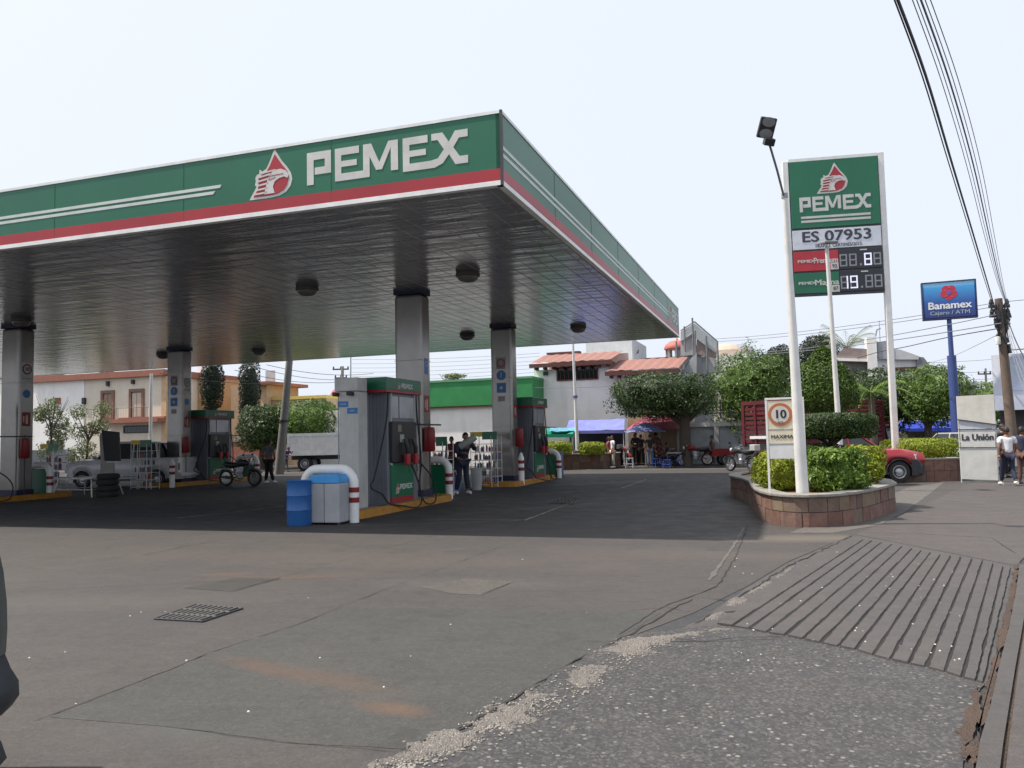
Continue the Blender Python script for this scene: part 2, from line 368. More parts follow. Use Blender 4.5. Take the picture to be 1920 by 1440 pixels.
# crushed, pale broken seam between slab and asphalt: a real crumbled ridge that pokes through both sheets
seam=[(700,1455,740,1475),(765,1405,850,1425),(850,1368,935,1388),(925,1325,1010,1350),(1000,1288,1090,1318),(1080,1238,1180,1275),(1180,1195,1262,1212)]
CRUSH=None
def seam_ridge(cl,width,seed,name='broken_seam',hmax=.022):
    """cl: list of (point, half width factor)"""
    P=[gp(x,y) for x,y,w_ in cl];Wf=[w_ for x,y,w_ in cl];S=[];acc=0
    for i in range(len(P)-1):
        n_=max(2,int((P[i+1]-P[i]).length/.014))
        for k in range(n_): f=k/n_;S.append((P[i].lerp(P[i+1],f),Wf[i]+(Wf[i+1]-Wf[i])*f))
    nt_=int(width*2/.014);vs=[];cv=[]
    for i,(p,wf) in enumerate(S):
        q=S[min(i+12,len(S)-1)][0]-S[max(i-12,0)][0];t_=q.normalized();nn=Vector((-t_.y,t_.x,0))
        for j in range(nt_+1):
            u=-width+2*width*j/nt_;g=p+nn*u;so=Vector((seed,0,0))
            e=1-abs(u)/(width*.75*wf+1e-4)+noise.noise(g*3.1+so)*.75+noise.noise(g*9+so)*.55+noise.noise(g*27+so)*.4
            holes=max(0,noise.noise(g*2.3+so*2)-.12)*3.2
            mk=max(0,min(1,(e-.18-holes)*2.2))
            if i<6 or i>len(S)-7: mk*=.0
            z=.000+mk*(.0125+hmax*.4+hmax*.45*noise.noise(g*14+so)+hmax*.4*abs(noise.noise(g*45+so)))
            vs.append((g.x,g.y,z));cv.append(mk)
    fs=[];m_=nt_+1
    for i in range(len(S)-1):
        for j in range(nt_):
            a=i*m_+j
            if max(cv[a],cv[a+1],cv[a+m_],cv[a+m_+1])>0: fs.append((a,a+1,a+m_+1,a+m_))
    b=MB();b.add(vs,fs);o=b.build(name,CRUSHM,recalc=False,smooth=False);props(o,kind='structure')
CRUSHM=groundmat('crushed_concrete',(0.1997,0.1785,0.1573),(0.1105,0.1020,0.0935),(0.2210,0.1955,0.1700),(),7.,.9,.35,(.42,.385,.34),70.)
seam_ridge([(690,1475,.5),(800,1412,.9),(890,1378,.8),(965,1335,1.2),(1030,1300,.7),(1090,1262,1.0),(1150,1235,1.3),(1215,1203,1.2),(1262,1190,.6)],.25,3)
seam_ridge([(1318,1168,.5),(1362,1146,1.),(1405,1116,.8),(1462,1082,.5),(1490,1062,.2)],.12,9,hmax=.012)
seam_ridge([(1240,1196,.6),(1300,1190,.8),(1350,1182,.5),(1400,1186,.4)],.14,17,hmax=.010)
seam_ridge([(960,1400,.5),(1030,1385,.7),(1100,1360,.3)],.16,23,hmax=.010)
rb=random.Random(12)
# lighter patch of concrete behind and beside the planter, and the upper drive
sheet('driveway',[gp(1600,1003),gp(1650,985),gp(1700,962),gp(1785,922),gp(1830,903),gp(1960,905),gp(1960,1010),gp(1905,1062),gp(1800,1042),gp(1700,1022)],.010,PAVM,jag=.01)
sheet('driveway_patch',[gp(1645,940),gp(1700,915),gp(1770,905),gp(1745,925),gp(1700,958),gp(1650,985),gp(1560,1000),gp(1480,1000)],.007,LIGHTC,jag=.015)
sheet('ramp_surround',[gp(1262,1190),gp(1330,1152),gp(1400,1104),gp(1480,1056),gp(1600,1002),gp(1650,1000),gp(1910,1050),gp(1912,1062),gp(1888,1140),gp(1850,1290),gp(1838,1284),gp(1600,1222),gp(1360,1178),gp(1290,1190)],.0065,RAMPM,jag=.01)
# ribbed vehicle ramp: real raised ribs with dark grooves between
tops=[(1290,100),(1320,108),(1352,112),(1388,118),(1428,125),(1465,134),(1502,142),(1537,149),(1572,156),(1608,165),(1647,170),(1686,173),(1727,180),(1767,186),(1806,198),(1842,210),(1872,214)]
bots=[(765,425),(830,434),(892,445),(958,460),(1028,470),(1094,484),(1160,498),(1226,512),(1290,524),(1356,545),(1420,562),(1490,577),(1556,590),(1625,608),(1690,630),(1742,642),(1770,650)]
T=[gp(960+a/2,960+b/2) for a,b in tops];Bt=[gp(960+a/2,960+b/2) for a,b in bots]
rp=[T[0]]+T[1:]+Bt[::-1]
sheet('ramp_bed',[p+(sum(rp,Vector())/len(rp)-p)*.012 for p in rp],.0115,mat('groove_dark',(.022,.019,.018),.95,bump=.4))
def ribs():
    b=MB();N_=60
    for i in range(len(T)-1):
        a0,a1,c0,c1=T[i],T[i+1],Bt[i],Bt[i+1];L=[];Rr=[]
        for k in range(N_+1):
            t=k/N_;p=a0.lerp(c0,t);q=a1.lerp(c1,t);d=(q-p);wd=d.length;d.normalize()
            g1=.0065+.011*max(0,noise.noise(Vector((i*3.1,k*.21,0))))+.009*noise.noise(Vector((i*1.7,k*.9,2)))
            g2=.0065+.011*max(0,noise.noise(Vector((i*3.1+3.1,k*.21,0))))+.009*noise.noise(Vector((i*2.9,k*.8,5)))
            g1=max(.0015,g1*(1.0));g2=max(.0015,g2*(1.0))
            L.append(p+d*g1);Rr.append(q-d*g2)
        vs=[]
        for p,q in zip(L,Rr):
            h=.024+.004*noise.noise(Vector((p.x*2,p.y*2,i)))
            e=(q-p)*.06
            vs+=[(p.x,p.y,.010),(p.x+e.x,p.y+e.y,h),(q.x-e.x,q.y-e.y,h),(q.x,q.y,.010)]
        fs=[]
        for k in range(N_):
            for j in range(3):
                a=k*4+j;fs.append((a,a+1,a+5,a+4))
        fs.append((0,1,2,3));fs.append((N_*4+3,N_*4+2,N_*4+1,N_*4))
        b.add(vs,fs)
    o=b.build('ribbed_ramp',RAMPM);props(o,kind='structure')
ribs()
# gutter, kerb strip and pavement along the right side
gut=[(1903,1062),(1893,1110),(1878,1180),(1858,1260),(1840,1330),(1822,1400),(1806,1480),(1790,1600)]
g2=[(1912,1062),(1906,1110),(1893,1180),(1873,1260),(1858,1330),(1838,1400),(1826,1480),(1812,1600)]
sheet('gutter',[gp(*p) for p in gut]+[gp(*p) for p in g2[::-1]],.020,DIRTM,jag=.02,step=.05)
sheet('gutter',[gp(1832,1290),gp(1840,1340),gp(1822,1400),gp(1812,1432),gp(1800,1410),gp(1806,1370),gp(1812,1345)],.018,DIRTM,jag=.03,step=.05,seed=8)
g3=[(1935,1062),(1929,1110),(1918,1180),(1904,1260),(1893,1330),(1882,1400),(1872,1480),(1862,1600)]
sheet('kerb_strip',[gp(*p) for p in g2]+[gp(*p) for p in g3[::-1]],.028,RAMPM,th=.03)
g4=[(1940,1062),(1934,1110),(1924,1180),(1911,1260),(1902,1330),(1893,1400),(1884,1480),(1874,1600)]
sheet('gutter',[gp(*p) for p in g3]+[gp(*p) for p in g4[::-1]],.010,DIRTM,jag=.008,step=.06,seed=22)
sheet('pavement',[gp(*p) for p in g4]+[gp(2300,1700),gp(2600,1300),gp(2300,1062)],.034,PAVM,th=.03)
# far pavement strips beyond the forecourt
sheet('road_edge',[GW(-46,18.4),GW(9.6,18.4),GW(9.6,19.3),GW(-46,19.3)],.008,LIGHTC)
sheet('far_pavement',[GW(-60,20.6),GW(60,20.6),GW(60,60),GW(-60,60)],.03,PAVM)
SLABM=groundmat('slab_grey_green',(.071,.070,.065),(.058,.058,.054),(.080,.073,.065),[(gp(600,1272),.95,.2,-.6,RUST,.3),(gp(735,1330),.34,.13,-.5,(.15,.08,.045),.45),(gp(480,1250),.5,.14,-.6,RUST,.2)],1.,.35)
sheet('concrete_slab',[gp(92,1346),gp(360,1240),gp(645,1138),gp(800,1142),gp(1160,1148),gp(1240,1150),gp(1160,1198),gp(1075,1240),gp(998,1290),gp(925,1330),gp(850,1372),gp(770,1408),gp(560,1396),gp(330,1366)],.0058,SLABM,jag=.008)
sheet('repair_patch',[gp(785,1102),gp(872,1086),gp(962,1091),gp(905,1117),gp(850,1114)],.0062,groundmat('patch_pale',(.098,.088,.080),(.08,.072,.066),(.11,.096,.085),(),3.,.6,.3,(.2,.18,.16),60.),jag=.02)
sheet('repair_patch',[gp(345,1104),gp(440,1084),gp(527,1086),gp(438,1110)],.0062,groundmat('patch_dark',(.060,.058,.052),(.05,.048,.045),(.066,.06,.054),(),3.,.5),jag=.01)
# slab joints and cracks
JOINT=mat('joint_dark',(.025,.022,.020),.95)
def crack(pts,w_=.012,jag=.012,name='pavement_joint',m=None,z=.009):
    P=[gp(*p) for p in pts];Q=[]
    for a,c in zip(P,P[1:]):
        n_=max(2,int((c-a).length/.08))
        for k in range(n_): Q.append(a.lerp(c,k/n_))
    Q.append(P[-1]);vs=[];fs=[]
    for i,p in enumerate(Q):
        t=(Q[min(i+1,len(Q)-1)]-Q[max(i-1,0)]).normalized();nn=Vector((-t.y,t.x,0));o=noise.noise(p*5)*jag+noise.noise(p*19)*jag*.5
        ww=w_*(.35+.9*abs(noise.noise(p*2.3+Vector((5,0,0))))*1.6)
        if i in(0,len(Q)-1): ww*=.1
        a=p+nn*(o-ww);c=p+nn*(o+ww);vs+=[(a.x,a.y,z),(c.x,c.y,z)]
    for i in range(len(Q)-1): fs.append((2*i,2*i+1,2*i+3,2*i+2))
    b=MB();b.add(vs,fs);o=b.build(name,m or JOINT,recalc=False);props(o,kind='structure')
crack([(88,1346),(230,1292),(360,1240),(390,1226)],.008);crack([(480,1197),(560,1172),(645,1137)],.006)
crack([(440,1108),(480,1097),(527,1083)],.008);crack([(268,1042),(305,1034),(345,1026)],.009)
crack([(60,1356),(88,1346)],.004);crack([(645,1137),(760,1092),(900,1040),(990,1008)],.003,.01);crack([(1390,986),(1130,992),(700,998)],.003,.01);crack([(0,1112),(300,1096),(620,1085)],.003,.01);crack([(345,1026),(470,1004)],.004);crack([(527,1083),(700,1035),(820,1003)],.003);crack([(390,1226),(480,1197)],.004);crack([(330,1364),(440,1384),(560,1396),(760,1412)],.004);crack([(900,1117),(930,1105),(958,1094)],.007)
crack([(1160,1192),(1240,1140),(1300,1118),(1345,1100),(1380,1045),(1402,985)],.010,.02)
crack([(1190,1145),(1250,1140),(1282,1146)],.006);crack([(1000,1286),(1090,1235),(1180,1192),(1250,1150),(1300,1124)],.012,.03)
crack([(1330,1124),(1368,1128),(1400,1112),(1480,1062),(1600,1005)],.012,.04,z=.014)
crack([(1300,1172),(1340,1152),(1392,1148)],.012,.03,z=.014)
crack([(740,1412),(850,1378),(930,1332),(1000,1290)],.014,.05,z=.018)
crack([(1090,1205),(1200,1204),(1320,1206),(1380,1198),(1480,1196)],.006,.01,z=.014)
crack([(1180,1195),(1262,1200),(1330,1206),(1470,1200)],.005,.01,z=.013)
crack([(1620,1000),(1720,1002),(1860,1010),(1905,1040)],.008,.01,z=.014)
crack([(1640,965),(1720,955),(1900,960)],.006,.01,z=.014)
crack([(1330,1090),(1350,1060),(1372,1030),(1395,990)],.03,.015,m=LIGHTC,z=.0085)
# painted, worn yellow lines under the canopy
LINE=mat('worn_line',(.22,.20,.13),.85,var=.5,scale=8)
crack([(330,972),(430,962),(540,948)],.045,.02,'painted_line',LINE);crack([(790,974),(985,976),(1085,938)],.04,.02,'painted_line',LINE)
crack([(1165,916),(1212,899)],.05,.02,'painted_line',LINE);crack([(1000,928),(1080,922)],.05,.02,'painted_line',LINE)
crack([(530,985),(700,986),(985,976)],.02,.02,'painted_line',LINE)
# drain grates
def grate(pxs,label,bars=9):
    P=[gp(*p) for p in pxs];c=sum(P,Vector())/4;t=thing('drain_grate',label,'drain grate',(c.x,c.y,0))
    a,b_,c_,d=[p-c for p in P]
    fr=MB();ed=[(a,b_),(b_,c_),(c_,d),(d,a)]
    for p,q in ed: fr.tube([p+Z*.012,q+Z*.012],.011,5)
    fr.build('frame',DARK,t)
    g=MB();g.add([p+Z*.0075 for p in(a,b_,c_,d)],[(0,1,2,3)]);g.build('pit',mat('pit_dark',(.02,.02,.02),.95),t)
    br=MB()
    for k in range(1,bars): br.tube([a.lerp(b_,k/bars)+Z*.014,d.lerp(c_,k/bars)+Z*.014],.014,5)
    for k in(1,2): br.tube([a.lerp(d,k/3)+Z*.016,b_.lerp(c_,k/3)+Z*.016],.010,5)
    br.build('grille_bars',mat('rusty_grey',(.10,.095,.09),.7,metal=.3),t)
grate([(368,1136),(455,1143),(380,1168),(290,1163)],'rusty square drain grate in the open concrete in front of the pumps')
grate([(1052,934),(1088,936),(1075,946),(1030,944)],'small drain grate in the shade beside the painted yellow line',6)
# pale litter specks and loose stones
def bits(name,label,pts,m,smin,smax,z=.006):
    b=MB()
    for p in pts:
        s=random.uniform(smin,smax);k=random.randint(5,7);a0=random.random()*6;vs=[];h=s*random.uniform(.25,.6)
        for j in range(k):
            a=a0+j*2*math.pi/k;r=s*random.uniform(.6,1.);vs.append((p.x+r*math.cos(a),p.y+r*math.sin(a),z))
        for j in range(k):
            v=vs[j];vs.append((p.x+(v[0]-p.x)*.55,p.y+(v[1]-p.y)*.55,z+h))
        fs=[(j,(j+1)%k,k+(j+1)%k,k+j) for j in range(k)]+[tuple(range(k,2*k))];b.add(vs,fs)
    o=b.build(name,m,recalc=False);props(o,label,'debris',kind='stuff');return o
lit=[gp(x,y) for x,y in((142,1321),(190,1110),(244,1156),(265,1149),(55,1235),(122,1224),(578,1122),(845,1172),(600,1235),(466,1336),(860,1360),(770,1232),(310,1148),(350,1240),(1100,1150),(1515,1130),(980,1050),(720,1290))]
bits('litter','small scraps of pale paper and leaves lying on the concrete',lit,mat('paper_bits',(.6,.58,.54),.8),.005,.015)
pts=[]
for k in range(1100):
    i=random.randrange(len(seam)-1);a=gp(*seam[i][:2]).lerp(gp(*seam[i+1][:2]),random.random());c=gp(*seam[i][2:]).lerp(gp(*seam[i+1][2:]),random.random());pts.append(a.lerp(c,random.gauss(.55,.24)))
bits('gravel','pale crushed concrete crumbs along the broken slab edge',pts,mat('pale_stone',(.27,.245,.215),.9,var=.5,scale=30),.003,.012,.014)
pts=[]
while len(pts)<600:
    x=random.uniform(900,1820);y=random.uniform(1210,1440)
    if y>1180+(1180-x)*.42 and y>1190+max(0,(x-1400))*.17: pts.append(gp(x,y))
bits('gravel','loose small pale stones bedded in the worn asphalt',pts,mat('grey_stone',(.22,.20,.185),.9,var=.5,scale=40),.002,.0065,.009)
pts=[gp(random.uniform(1370,1800),random.uniform(1030,1250)) for k in range(60)]
bits('litter','tiny pale crumbs and paper on the ribbed ramp',pts,MATS['paper_bits'],.003,.012,.024)
# ================================================================ CANOPY  (station grid frame: local x = XD, local y = WD, origin A0)
CH,FH=5.55,1.20; CX1,CY0,CD,CL=5.33,-7.76,21.56,42.4
CX0=CX1-CL;CY1=CY0+CD
can=gthing('station_canopy','big green, red and white fuel station canopy on clad columns, lettered on its front','canopy',0,0)
# soffit of long metal planks running front to back
SOF=bpy.data.materials.new('soffit_metal');SOF.use_nodes=True;n=SOF.node_tree;L=n.links;b=n.nodes['Principled BSDF']
b.inputs['Base Color'].default_value=(.30,.295,.29,1);b.inputs['Metallic'].default_value=.55;b.inputs['Roughness'].default_value=.19
tc=n.nodes.new('ShaderNodeTexCoord');mp=n.nodes.new('ShaderNodeMapping');mp.inputs['Scale'].default_value=(.42,2.1,1);no=n.nodes.new('ShaderNodeTexNoise');no.inputs['Scale'].default_value=1.25;no.inputs['Detail'].default_value=2.5
L.new(tc.outputs['Object'],mp.inputs[0]);L.new(mp.outputs[0],no.inputs['Vector'])
bp=n.nodes.new('ShaderNodeBump');bp.inputs['Strength'].default_value=.55;bp.inputs['Distance'].default_value=.05;L.new(no.outputs[0],bp.inputs['Height']);L.new(bp.outputs[0],b.inputs['Normal'])
n2=n.nodes.new('ShaderNodeTexNoise');n2.inputs['Scale'].default_value=1.1;n2.inputs['Detail'].default_value=6;L.new(tc.outputs['Object'],n2.inputs['Vector'])
cr=n.nodes.new('ShaderNodeValToRGB');cr.color_ramp.elements[0].color=(.33,.36,.40,1);cr.color_ramp.elements[1].color=(.41,.44,.48,1);cr.color_ramp.elements[0].position=.35;cr.color_ramp.elements[1].position=.65;L.new(n2.outputs[0],cr.inputs[0]);L.new(cr.outputs[0],b.inputs['Base Color'])
s=MB();pw=.40;k=CX0+.12
rs=random.Random(5)
while k<CX1-.12:
    x1=min(k+pw,CX1-.12);dz=rs.uniform(-.002,.002);g=.012;a0=rs.uniform(-.002,.002)
    s.add([(k,CY0+.1,CH+.03),(k+g,CY0+.1,CH+dz+.01),(x1-g,CY0+.1,CH+dz+a0+.01),(x1,CY0+.1,CH+.03),(k,CY1-.1,CH+.03),(k+g,CY1-.1,CH+dz+.01),(x1-g,CY1-.1,CH+dz-a0+.01),(x1,CY1-.1,CH+.03)],[(0,1,5,4),(1,2,6,5),(2,3,7,6)])
    k+=pw
s.build('soffit',SOF,can,recalc=False)
r=MB().box(CX0+.1,CX1-.1,CY0+.1,CY1-.1,CH+.05,CH+FH-.12);r.build('roof_deck',mat('roof_deck',(.3,.3,.3),.8),can)
# fascias: green field, red band, white lip below, pale cap above
def fascia(O,U,N,Lg,name,front=False):
    V=Z
    f=MB();f.prism([(0,.27),(Lg,.27),(Lg,FH-.05),(0,FH-.05)],O,U,V,N,0,.09);fo=f.build('fascia_panel',GREENF,can)
    f=MB();f.prism([(0,.075),(Lg,.075),(Lg,.27),(0,.27)],O,U,V,N,.003,.09);f.build('red_band',RED,can)
    f=MB();f.prism([(-.0,0),(Lg,0),(Lg,.075),(0,.075)],O,U,V,N,.012,.11);f.prism([(0,FH-.05),(Lg,FH-.05),(Lg,FH),(0,FH)],O,U,V,N,.014,.11);f.build('edge_trim',WHITEB,can)
    # panel seams
    q=3.05
    while q<Lg: MB().prism([(q,.02),(q+.007,.02),(q+.007,FH-.06),(q,FH-.06)],O,U,V,N,.0045,.004).build('panel_seam',mat('seam_dark',(.015,.10,.055),.5),fo);q+=3.05
    return fo
Of=Vector((CX1,CY0,CH));Ufr=Vector((-1,0,0))
ff=fascia(Of,Ufr,Vector((0,-1,0)),CL,'front')
Or=Vector((CX1,CY0,CH));fr_=fascia(Or+Vector((0,.0,0)),Vector((0,1,0)),Vector((1,0,0)),CD,'side')
fascia(Vector((CX0,CY1,CH)),Vector((1,0,0)),Vector((0,1,0)),CL,'back');fascia(Vector((CX0,CY0,CH)),Vector((0,1,0)),Vector((-1,0,0)),CD,'end')
cb=MB().box(CX1-.02,CX1+.02,CY0-.02,CY0+.02,CH-.0,CH+FH);cb.build('corner_trim',DARK,can)
# lettering and emblem -------------------------------------------------
def brandword(b,O,U,V,N,u0,v0,h,off,th=.02,sc=1.):
    """connected block capitals, height h, starting at (u0,v0) bottom left"""
    P=[]
    P.append([(0,0),(.24,0),(.24,.76),(.64,.76),(.64,.52),(.28,.52),(.28,.30),(.86,.30),(.86,1),(0,1)])
    # E with its foot running into the M
    P.append([(1.0,0),(2.20,0),(2.20,.62),(2.42,.18),(2.62,.18),(2.92,.80),(2.92,.10),(3.16,.10),(3.16,1),(2.84,1),(2.53,.40),(2.26,1),(1.98,1),(1.98,.22),(1.22,.22),(1.22,.42),(1.76,.42),(1.76,.60),(1.22,.60),(1.22,.78),(1.84,.78),(1.84,1),(1.0,1)])
    # E whose foot becomes the X
    P.append([(3.32,0),(4.36,0),(4.62,.10),(4.82,.34),(5.02,.02),(5.42,.02),(5.42,.24),(5.16,.24),(4.96,.52),(5.14,.78),(5.42,.78),(5.42,1),(5.02,1),(4.82,.70),(4.62,1),(4.26,1),(4.26,.80),(4.46,.80),(4.66,.50),(4.46,.26),(4.22,.22),(3.54,.22),(3.54,.42),(4.08,.42),(4.08,.60),(3.54,.60),(3.54,.78),(4.14,.78),(4.14,1),(3.32,1)])
    for p in P: b.prism([(u0+x*h*sc,v0+y*h) for x,y in p],O,U,V,N,off,th)
def emblem(par,O,U,V,N,u0,v0,h,off,w=None,th=.012):
    """drop with a striped bird head, height h"""
    w=w or h*.86
    outl=[(0,.0),(.07,.11),(.13,.20),(.17,.27),(.13,.30),(.15,.38),(.14,.46),(.18,.52),(.23,.53),(.24,.62),(.31,.57),(.40,.62),(.47,.74),(.57,.97),(.60,1.0),(.66,.90),(.76,.74),(.88,.60),(.97,.46),(1.0,.33),(.96,.19),(.86,.08),(.70,.015),(.50,-.005)]
    def mp_(p,s=1.,c=(.6,.35)): return [(u0+((x-c[0])*s+c[0])*w,v0+((y-c[1])*s+c[1])*h) for x,y in p]
    a=MB();a.prism(mp_(outl),O,U,V,N,off,th);a.build('emblem_outline',CREAMW,par)
    inner=[(.10,.05),(.20,.20),(.22,.30),(.22,.45),(.32,.50),(.42,.57),(.50,.70),(.60,.90),(.68,.78),(.78,.64),(.88,.52),(.92,.36),(.88,.22),(.80,.12),(.66,.06),(.50,.045)]
    a=MB();a.prism(mp_(inner),O,U,V,N,off+.006,th);a.build('emblem_field',RED,par)
    a=MB()
    bird=[(.60,.08),(.56,.22),(.60,.32),(.70,.38),(.82,.40),(.90,.36),(.92,.43),(.86,.52),(.74,.57),(.60,.56),(.50,.50),(.44,.40),(.40,.24),(.36,.08)]
    a.prism(mp_(bird),O,U,V,N,off+.012,th)
    for (x0,y0,x1,y1,t) in((.14,.085,.42,.10,.035),(.19,.17,.44,.19,.035),(.21,.26,.46,.29,.035),(.20,.345,.50,.39,.035),(.21,.43,.54,.48,.035),(.27,.51,.62,.55,.03)):
        a.prism(mp_([(x0,y0),(x1,y1),(x1,y1+t),(x0,y0+t)]),O,U,V,N,off+.012,th)
    a.build('emblem_bird',CREAMW,par)
    a=MB()
    for (x0,y0,x1,y1,t) in((.46,.44,.80,.455,.014),(.46,.36,.62,.40,.012)): a.prism(mp_([(x0,y0),(x1,y1),(x1,y1+t),(x0,y0+t)]),O,U,V,N,off+.016,th)
    a.build('emblem_stripe',RED,par)
NF=Vector((0,-1,0))
# front: emblem and word face the camera; text runs toward +x
def frontu(px,py):
    X,z=gx(px,py,CY0);return X,z-CH
xa,za=frontu(468,372);xb,zb=frontu(548,284)
OF=Vector((0,CY0,CH))
emblem(ff,OF,X1,Z,NF,xa,.30,.84,.004,w=(xb-xa))
xa,_=frontu(576,330);xb,_=frontu(878,300)
lw=MB();brandword(lw,OF,X1,Z,NF,xa,.42,.56,.007,.006,sc=(xb-xa)/(5.42*.56));lw.build('brand_lettering',CREAMW,ff)
xs,_=frontu(413,354)
st=MB();st.prism([(CX0+4,.50),(xs-.15,.50),(xs-.1,.555),(CX0+4,.555)],OF,X1,Z,NF,.006,.008);st.prism([(CX0+4,.60),(xs,.60),(xs+.03,.655),(CX0+4,.655)],OF,X1,Z,NF,.006,.008);st.build('white_stripe',STRIPE,ff)
OS=Vector((CX1,0,CH));US=Vector((0,1,0));NS=Vector((1,0,0));ye=CY1-3.1
st=MB();st.prism([(CY0+.03,.46),(ye,.46),(ye,.52),(CY0+.03,.52)],OS,US,Z,NS,.006,.008);st.prism([(CY0+.03,.58),(ye,.58),(ye,.64),(CY0+.03,.64)],OS,US,Z,NS,.006,.008);st.build('white_stripe',STRIPE,fr_)
emblem(fr_,OS,US,Z,NS,CY1-2.7,.32,.7,.004,w=.5)
lw=MB();brandword(lw,OS,US,Z,NS,CY1-2.1,.40,.50,.012,.01,sc=.66);lw.build('brand_lettering',CREAMW,fr_)
# ceiling lamps
for (px,py) in((576,538),(877,511),(876,627),(1084,612),(485,656),(40,597),(306,663)):
    p=gp(px,py,CH);X,W,_=loc(p)
    c=MB();c.lathe([(.02,.03),(.26,.02),(.29,-.02),(.29,-.09),(.25,-.11)],(X,W,CH),20);o=c.build('ceiling_lamp',LAMPB,can,smooth=True)
    c=MB();c.lathe([(.25,-.10),(.23,-.17),(.15,-.22),(.02,-.24)],(X,W,CH),20);c.build('lens',mat('lamp_lens',(.16,.15,.14),.25),o,smooth=True)
# columns
def signround(par,P,U,N,r,cout,cin,body=None,bs=.1,bc=None):
    def disc(rr,off,m,nm):
        q=MB();q.prism([(rr*math.cos(2*math.pi*k/24),rr*math.sin(2*math.pi*k/24)) for k in range(24)],P,U,Z,N,off,.003);return q.build(nm,m,par)
    disc(r,.006,cout,'round_emblem');disc(r*.74,.009,cin,'round_emblem')
    if body: text(body,bs,P,U,Z,N,bc or BLACK,par,off=.010,bold=bs*.03)
def plate(par,P,U,N,w_,h_,m,off=.003,name='sign_plate'):
    q=MB();q.prism([(-w_/2,-h_/2),(w_/2,-h_/2),(w_/2,h_/2),(-w_/2,h_/2)],P,U,Z,N,off,.004);return q.build(name,m,par)
BLUES=mat('sticker_blue',(.03,.16,.42),.4);CW,CDp=.78,.60
for (cx,cy,tag) in((0,0,'A'),(0,7.311,'B'),(-14.02,0,'D'),(-14.02,7.311,'C'),(-28.04,0,'E'),(-28.04,7.311,'F')):
    q=MB().box(cx-CW/2,cx+CW/2,cy-CDp/2,cy+CDp/2,.15,CH-.085);c=q.build('column',COLM,can,bevel=.10,seg=4)
    q=MB().box(cx-CW/2-.006,cx+CW/2+.006,cy-CDp/2-.006,cy+CDp/2+.006,CH-.085,CH+.02);q.build('column_collar',NAVY,c)
    q=MB().box(cx-CW/2-.012,cx+CW/2+.012,cy-CDp/2-.012,cy+CDp/2+.012,.14,.32);q.build('column_skirt',NAVY,c)
    for zz in (2.0,3.7): MB().box(cx-CW/2-.001,cx+CW/2+.001,cy-CDp/2-.001,cy+CDp/2+.001,zz,zz+.008).build('cladding_joint',DARK,c)
    RX=Vector((cx+CW/2,cy,0));FX=Vector((cx,cy-CDp/2,0))
    if tag in'DC':
        plate(c,RX+Z*4.02,US,NS,.40,.66,CREAMW);signround(c,RX+Z*4.15,US,NS,.17,EXTRED,CREAMW,'10',.17)
        text('VELOCIDAD',.06,RX+Z*3.85,US,Z,NS,BLACK,c,off=.004)
        signround(c,RX+Z*3.36,US,NS,.13,BLUES,BLUES,None)
    if tag=='A':
        plate(c,RX+Z*3.55,US,NS,.22,.42,BLUES);signround(c,RX+Z*3.62,US,NS,.07,CREAMW,BLUES)
    if tag=='B':
        plate(c,RX+Z*3.2,US,NS,.2,.2,mat('teal_sticker',(.03,.25,.25),.4))
    if tag!='B' or True:
        zr=2.55;plate(c,RX+Z*zr,US,NS,.30,.44,EXTRED)
        q=MB();q.prism([(-.02,-.15),(.06,-.15),(.06,.10),(.02,.16),(-.02,.10)],RX+Z*zr,US,Z,NS,.005,.002);q.prism([(-.11,-.1),(-.07,-.1),(-.07,.1),(-.11,.1)],RX+Z*zr,US,Z,NS,.005,.002);q.build('extinguisher_symbol',mat('symbol_cream',(.6,.45,.3),.5),c)
    if tag in'BC':
        for k,(dz,m_) in enumerate(((4.22,CREAMW),(3.80,BLUES),(3.36,BLUES))):
            if k==0: plate(c,FX+Z*dz,X1,NF,.34,.40,mat('faded_plate',(.32,.27,.26),.5));signround(c,FX+Z*dz,X1,NF,.15,EXTRED,mat('faded_plate2',(.36,.32,.3),.5))
            elif k==1: signround(c,FX+Z*dz,X1,NF,.17,BLUES,BLUES);q=MB();q.prism([(-.02,-.08),(.02,-.08),(.02,.09),(-.02,.09)],FX+Z*dz,X1,Z,NF,.012,.002);q.build('symbol',CREAMW,c)
            else: plate(c,FX+Z*dz,X1,NF,.34,.34,BLUES);signround(c,FX+Z*dz,X1,NF,.06,CREAMW,CREAMW)
        plate(c,FX+Z*2.98,X1,NF,.26,.18,mat('faded_plate',(.3,.25,.24),.5))
# ================================================================ PUMP ISLANDS
def island(X,w0,w1,label):
    t=gthing('pump_island',label,'pump island',X,0,group='pump islands under the canopy')
    b=MB().box(-.62,.62,w0+.2,w1-.2,.0,.148);b.build('island_top',CONC,t,bevel=.01)
    def stadium(hw,a,c,z0,z1):
        P=[]
        for k in range(13): an=math.pi+math.pi*k/12;P.append((hw*math.cos(an),a+.35+hw*.5*math.sin(an)))
        for k in range(13): an=math.pi*k/12;P.append((hw*math.cos(an),c-.35+hw*.5*math.sin(an)))
        return P
    o=stadium(.85,w0,w1,0,0);i=stadium(.63,w0+.1,w1-.1,0,0);b=MB();n_=len(o)
    vs=[(x,y,0) for x,y in o]+[(x*.97,y,.17) for x,y in o]+[(x,y,.17) for x,y in i]+[(x,y,.1) for x,y in i];fs=[]
    for a in range(3):
        for k in range(n_): j=(k+1)%n_;fs.append((a*n_+k,a*n_+j,(a+1)*n_+j,(a+1)*n_+k))
    b.add(vs,fs);b.build('kerb',YEL,t,bevel=.02);return t
island(.12,-4.75,.55,'yellow kerbed pump island of the nearest pump, with the grey bin at its end')
island(0,5.9,10.9,'yellow kerbed pump island on the far right with a wire rack at its end')
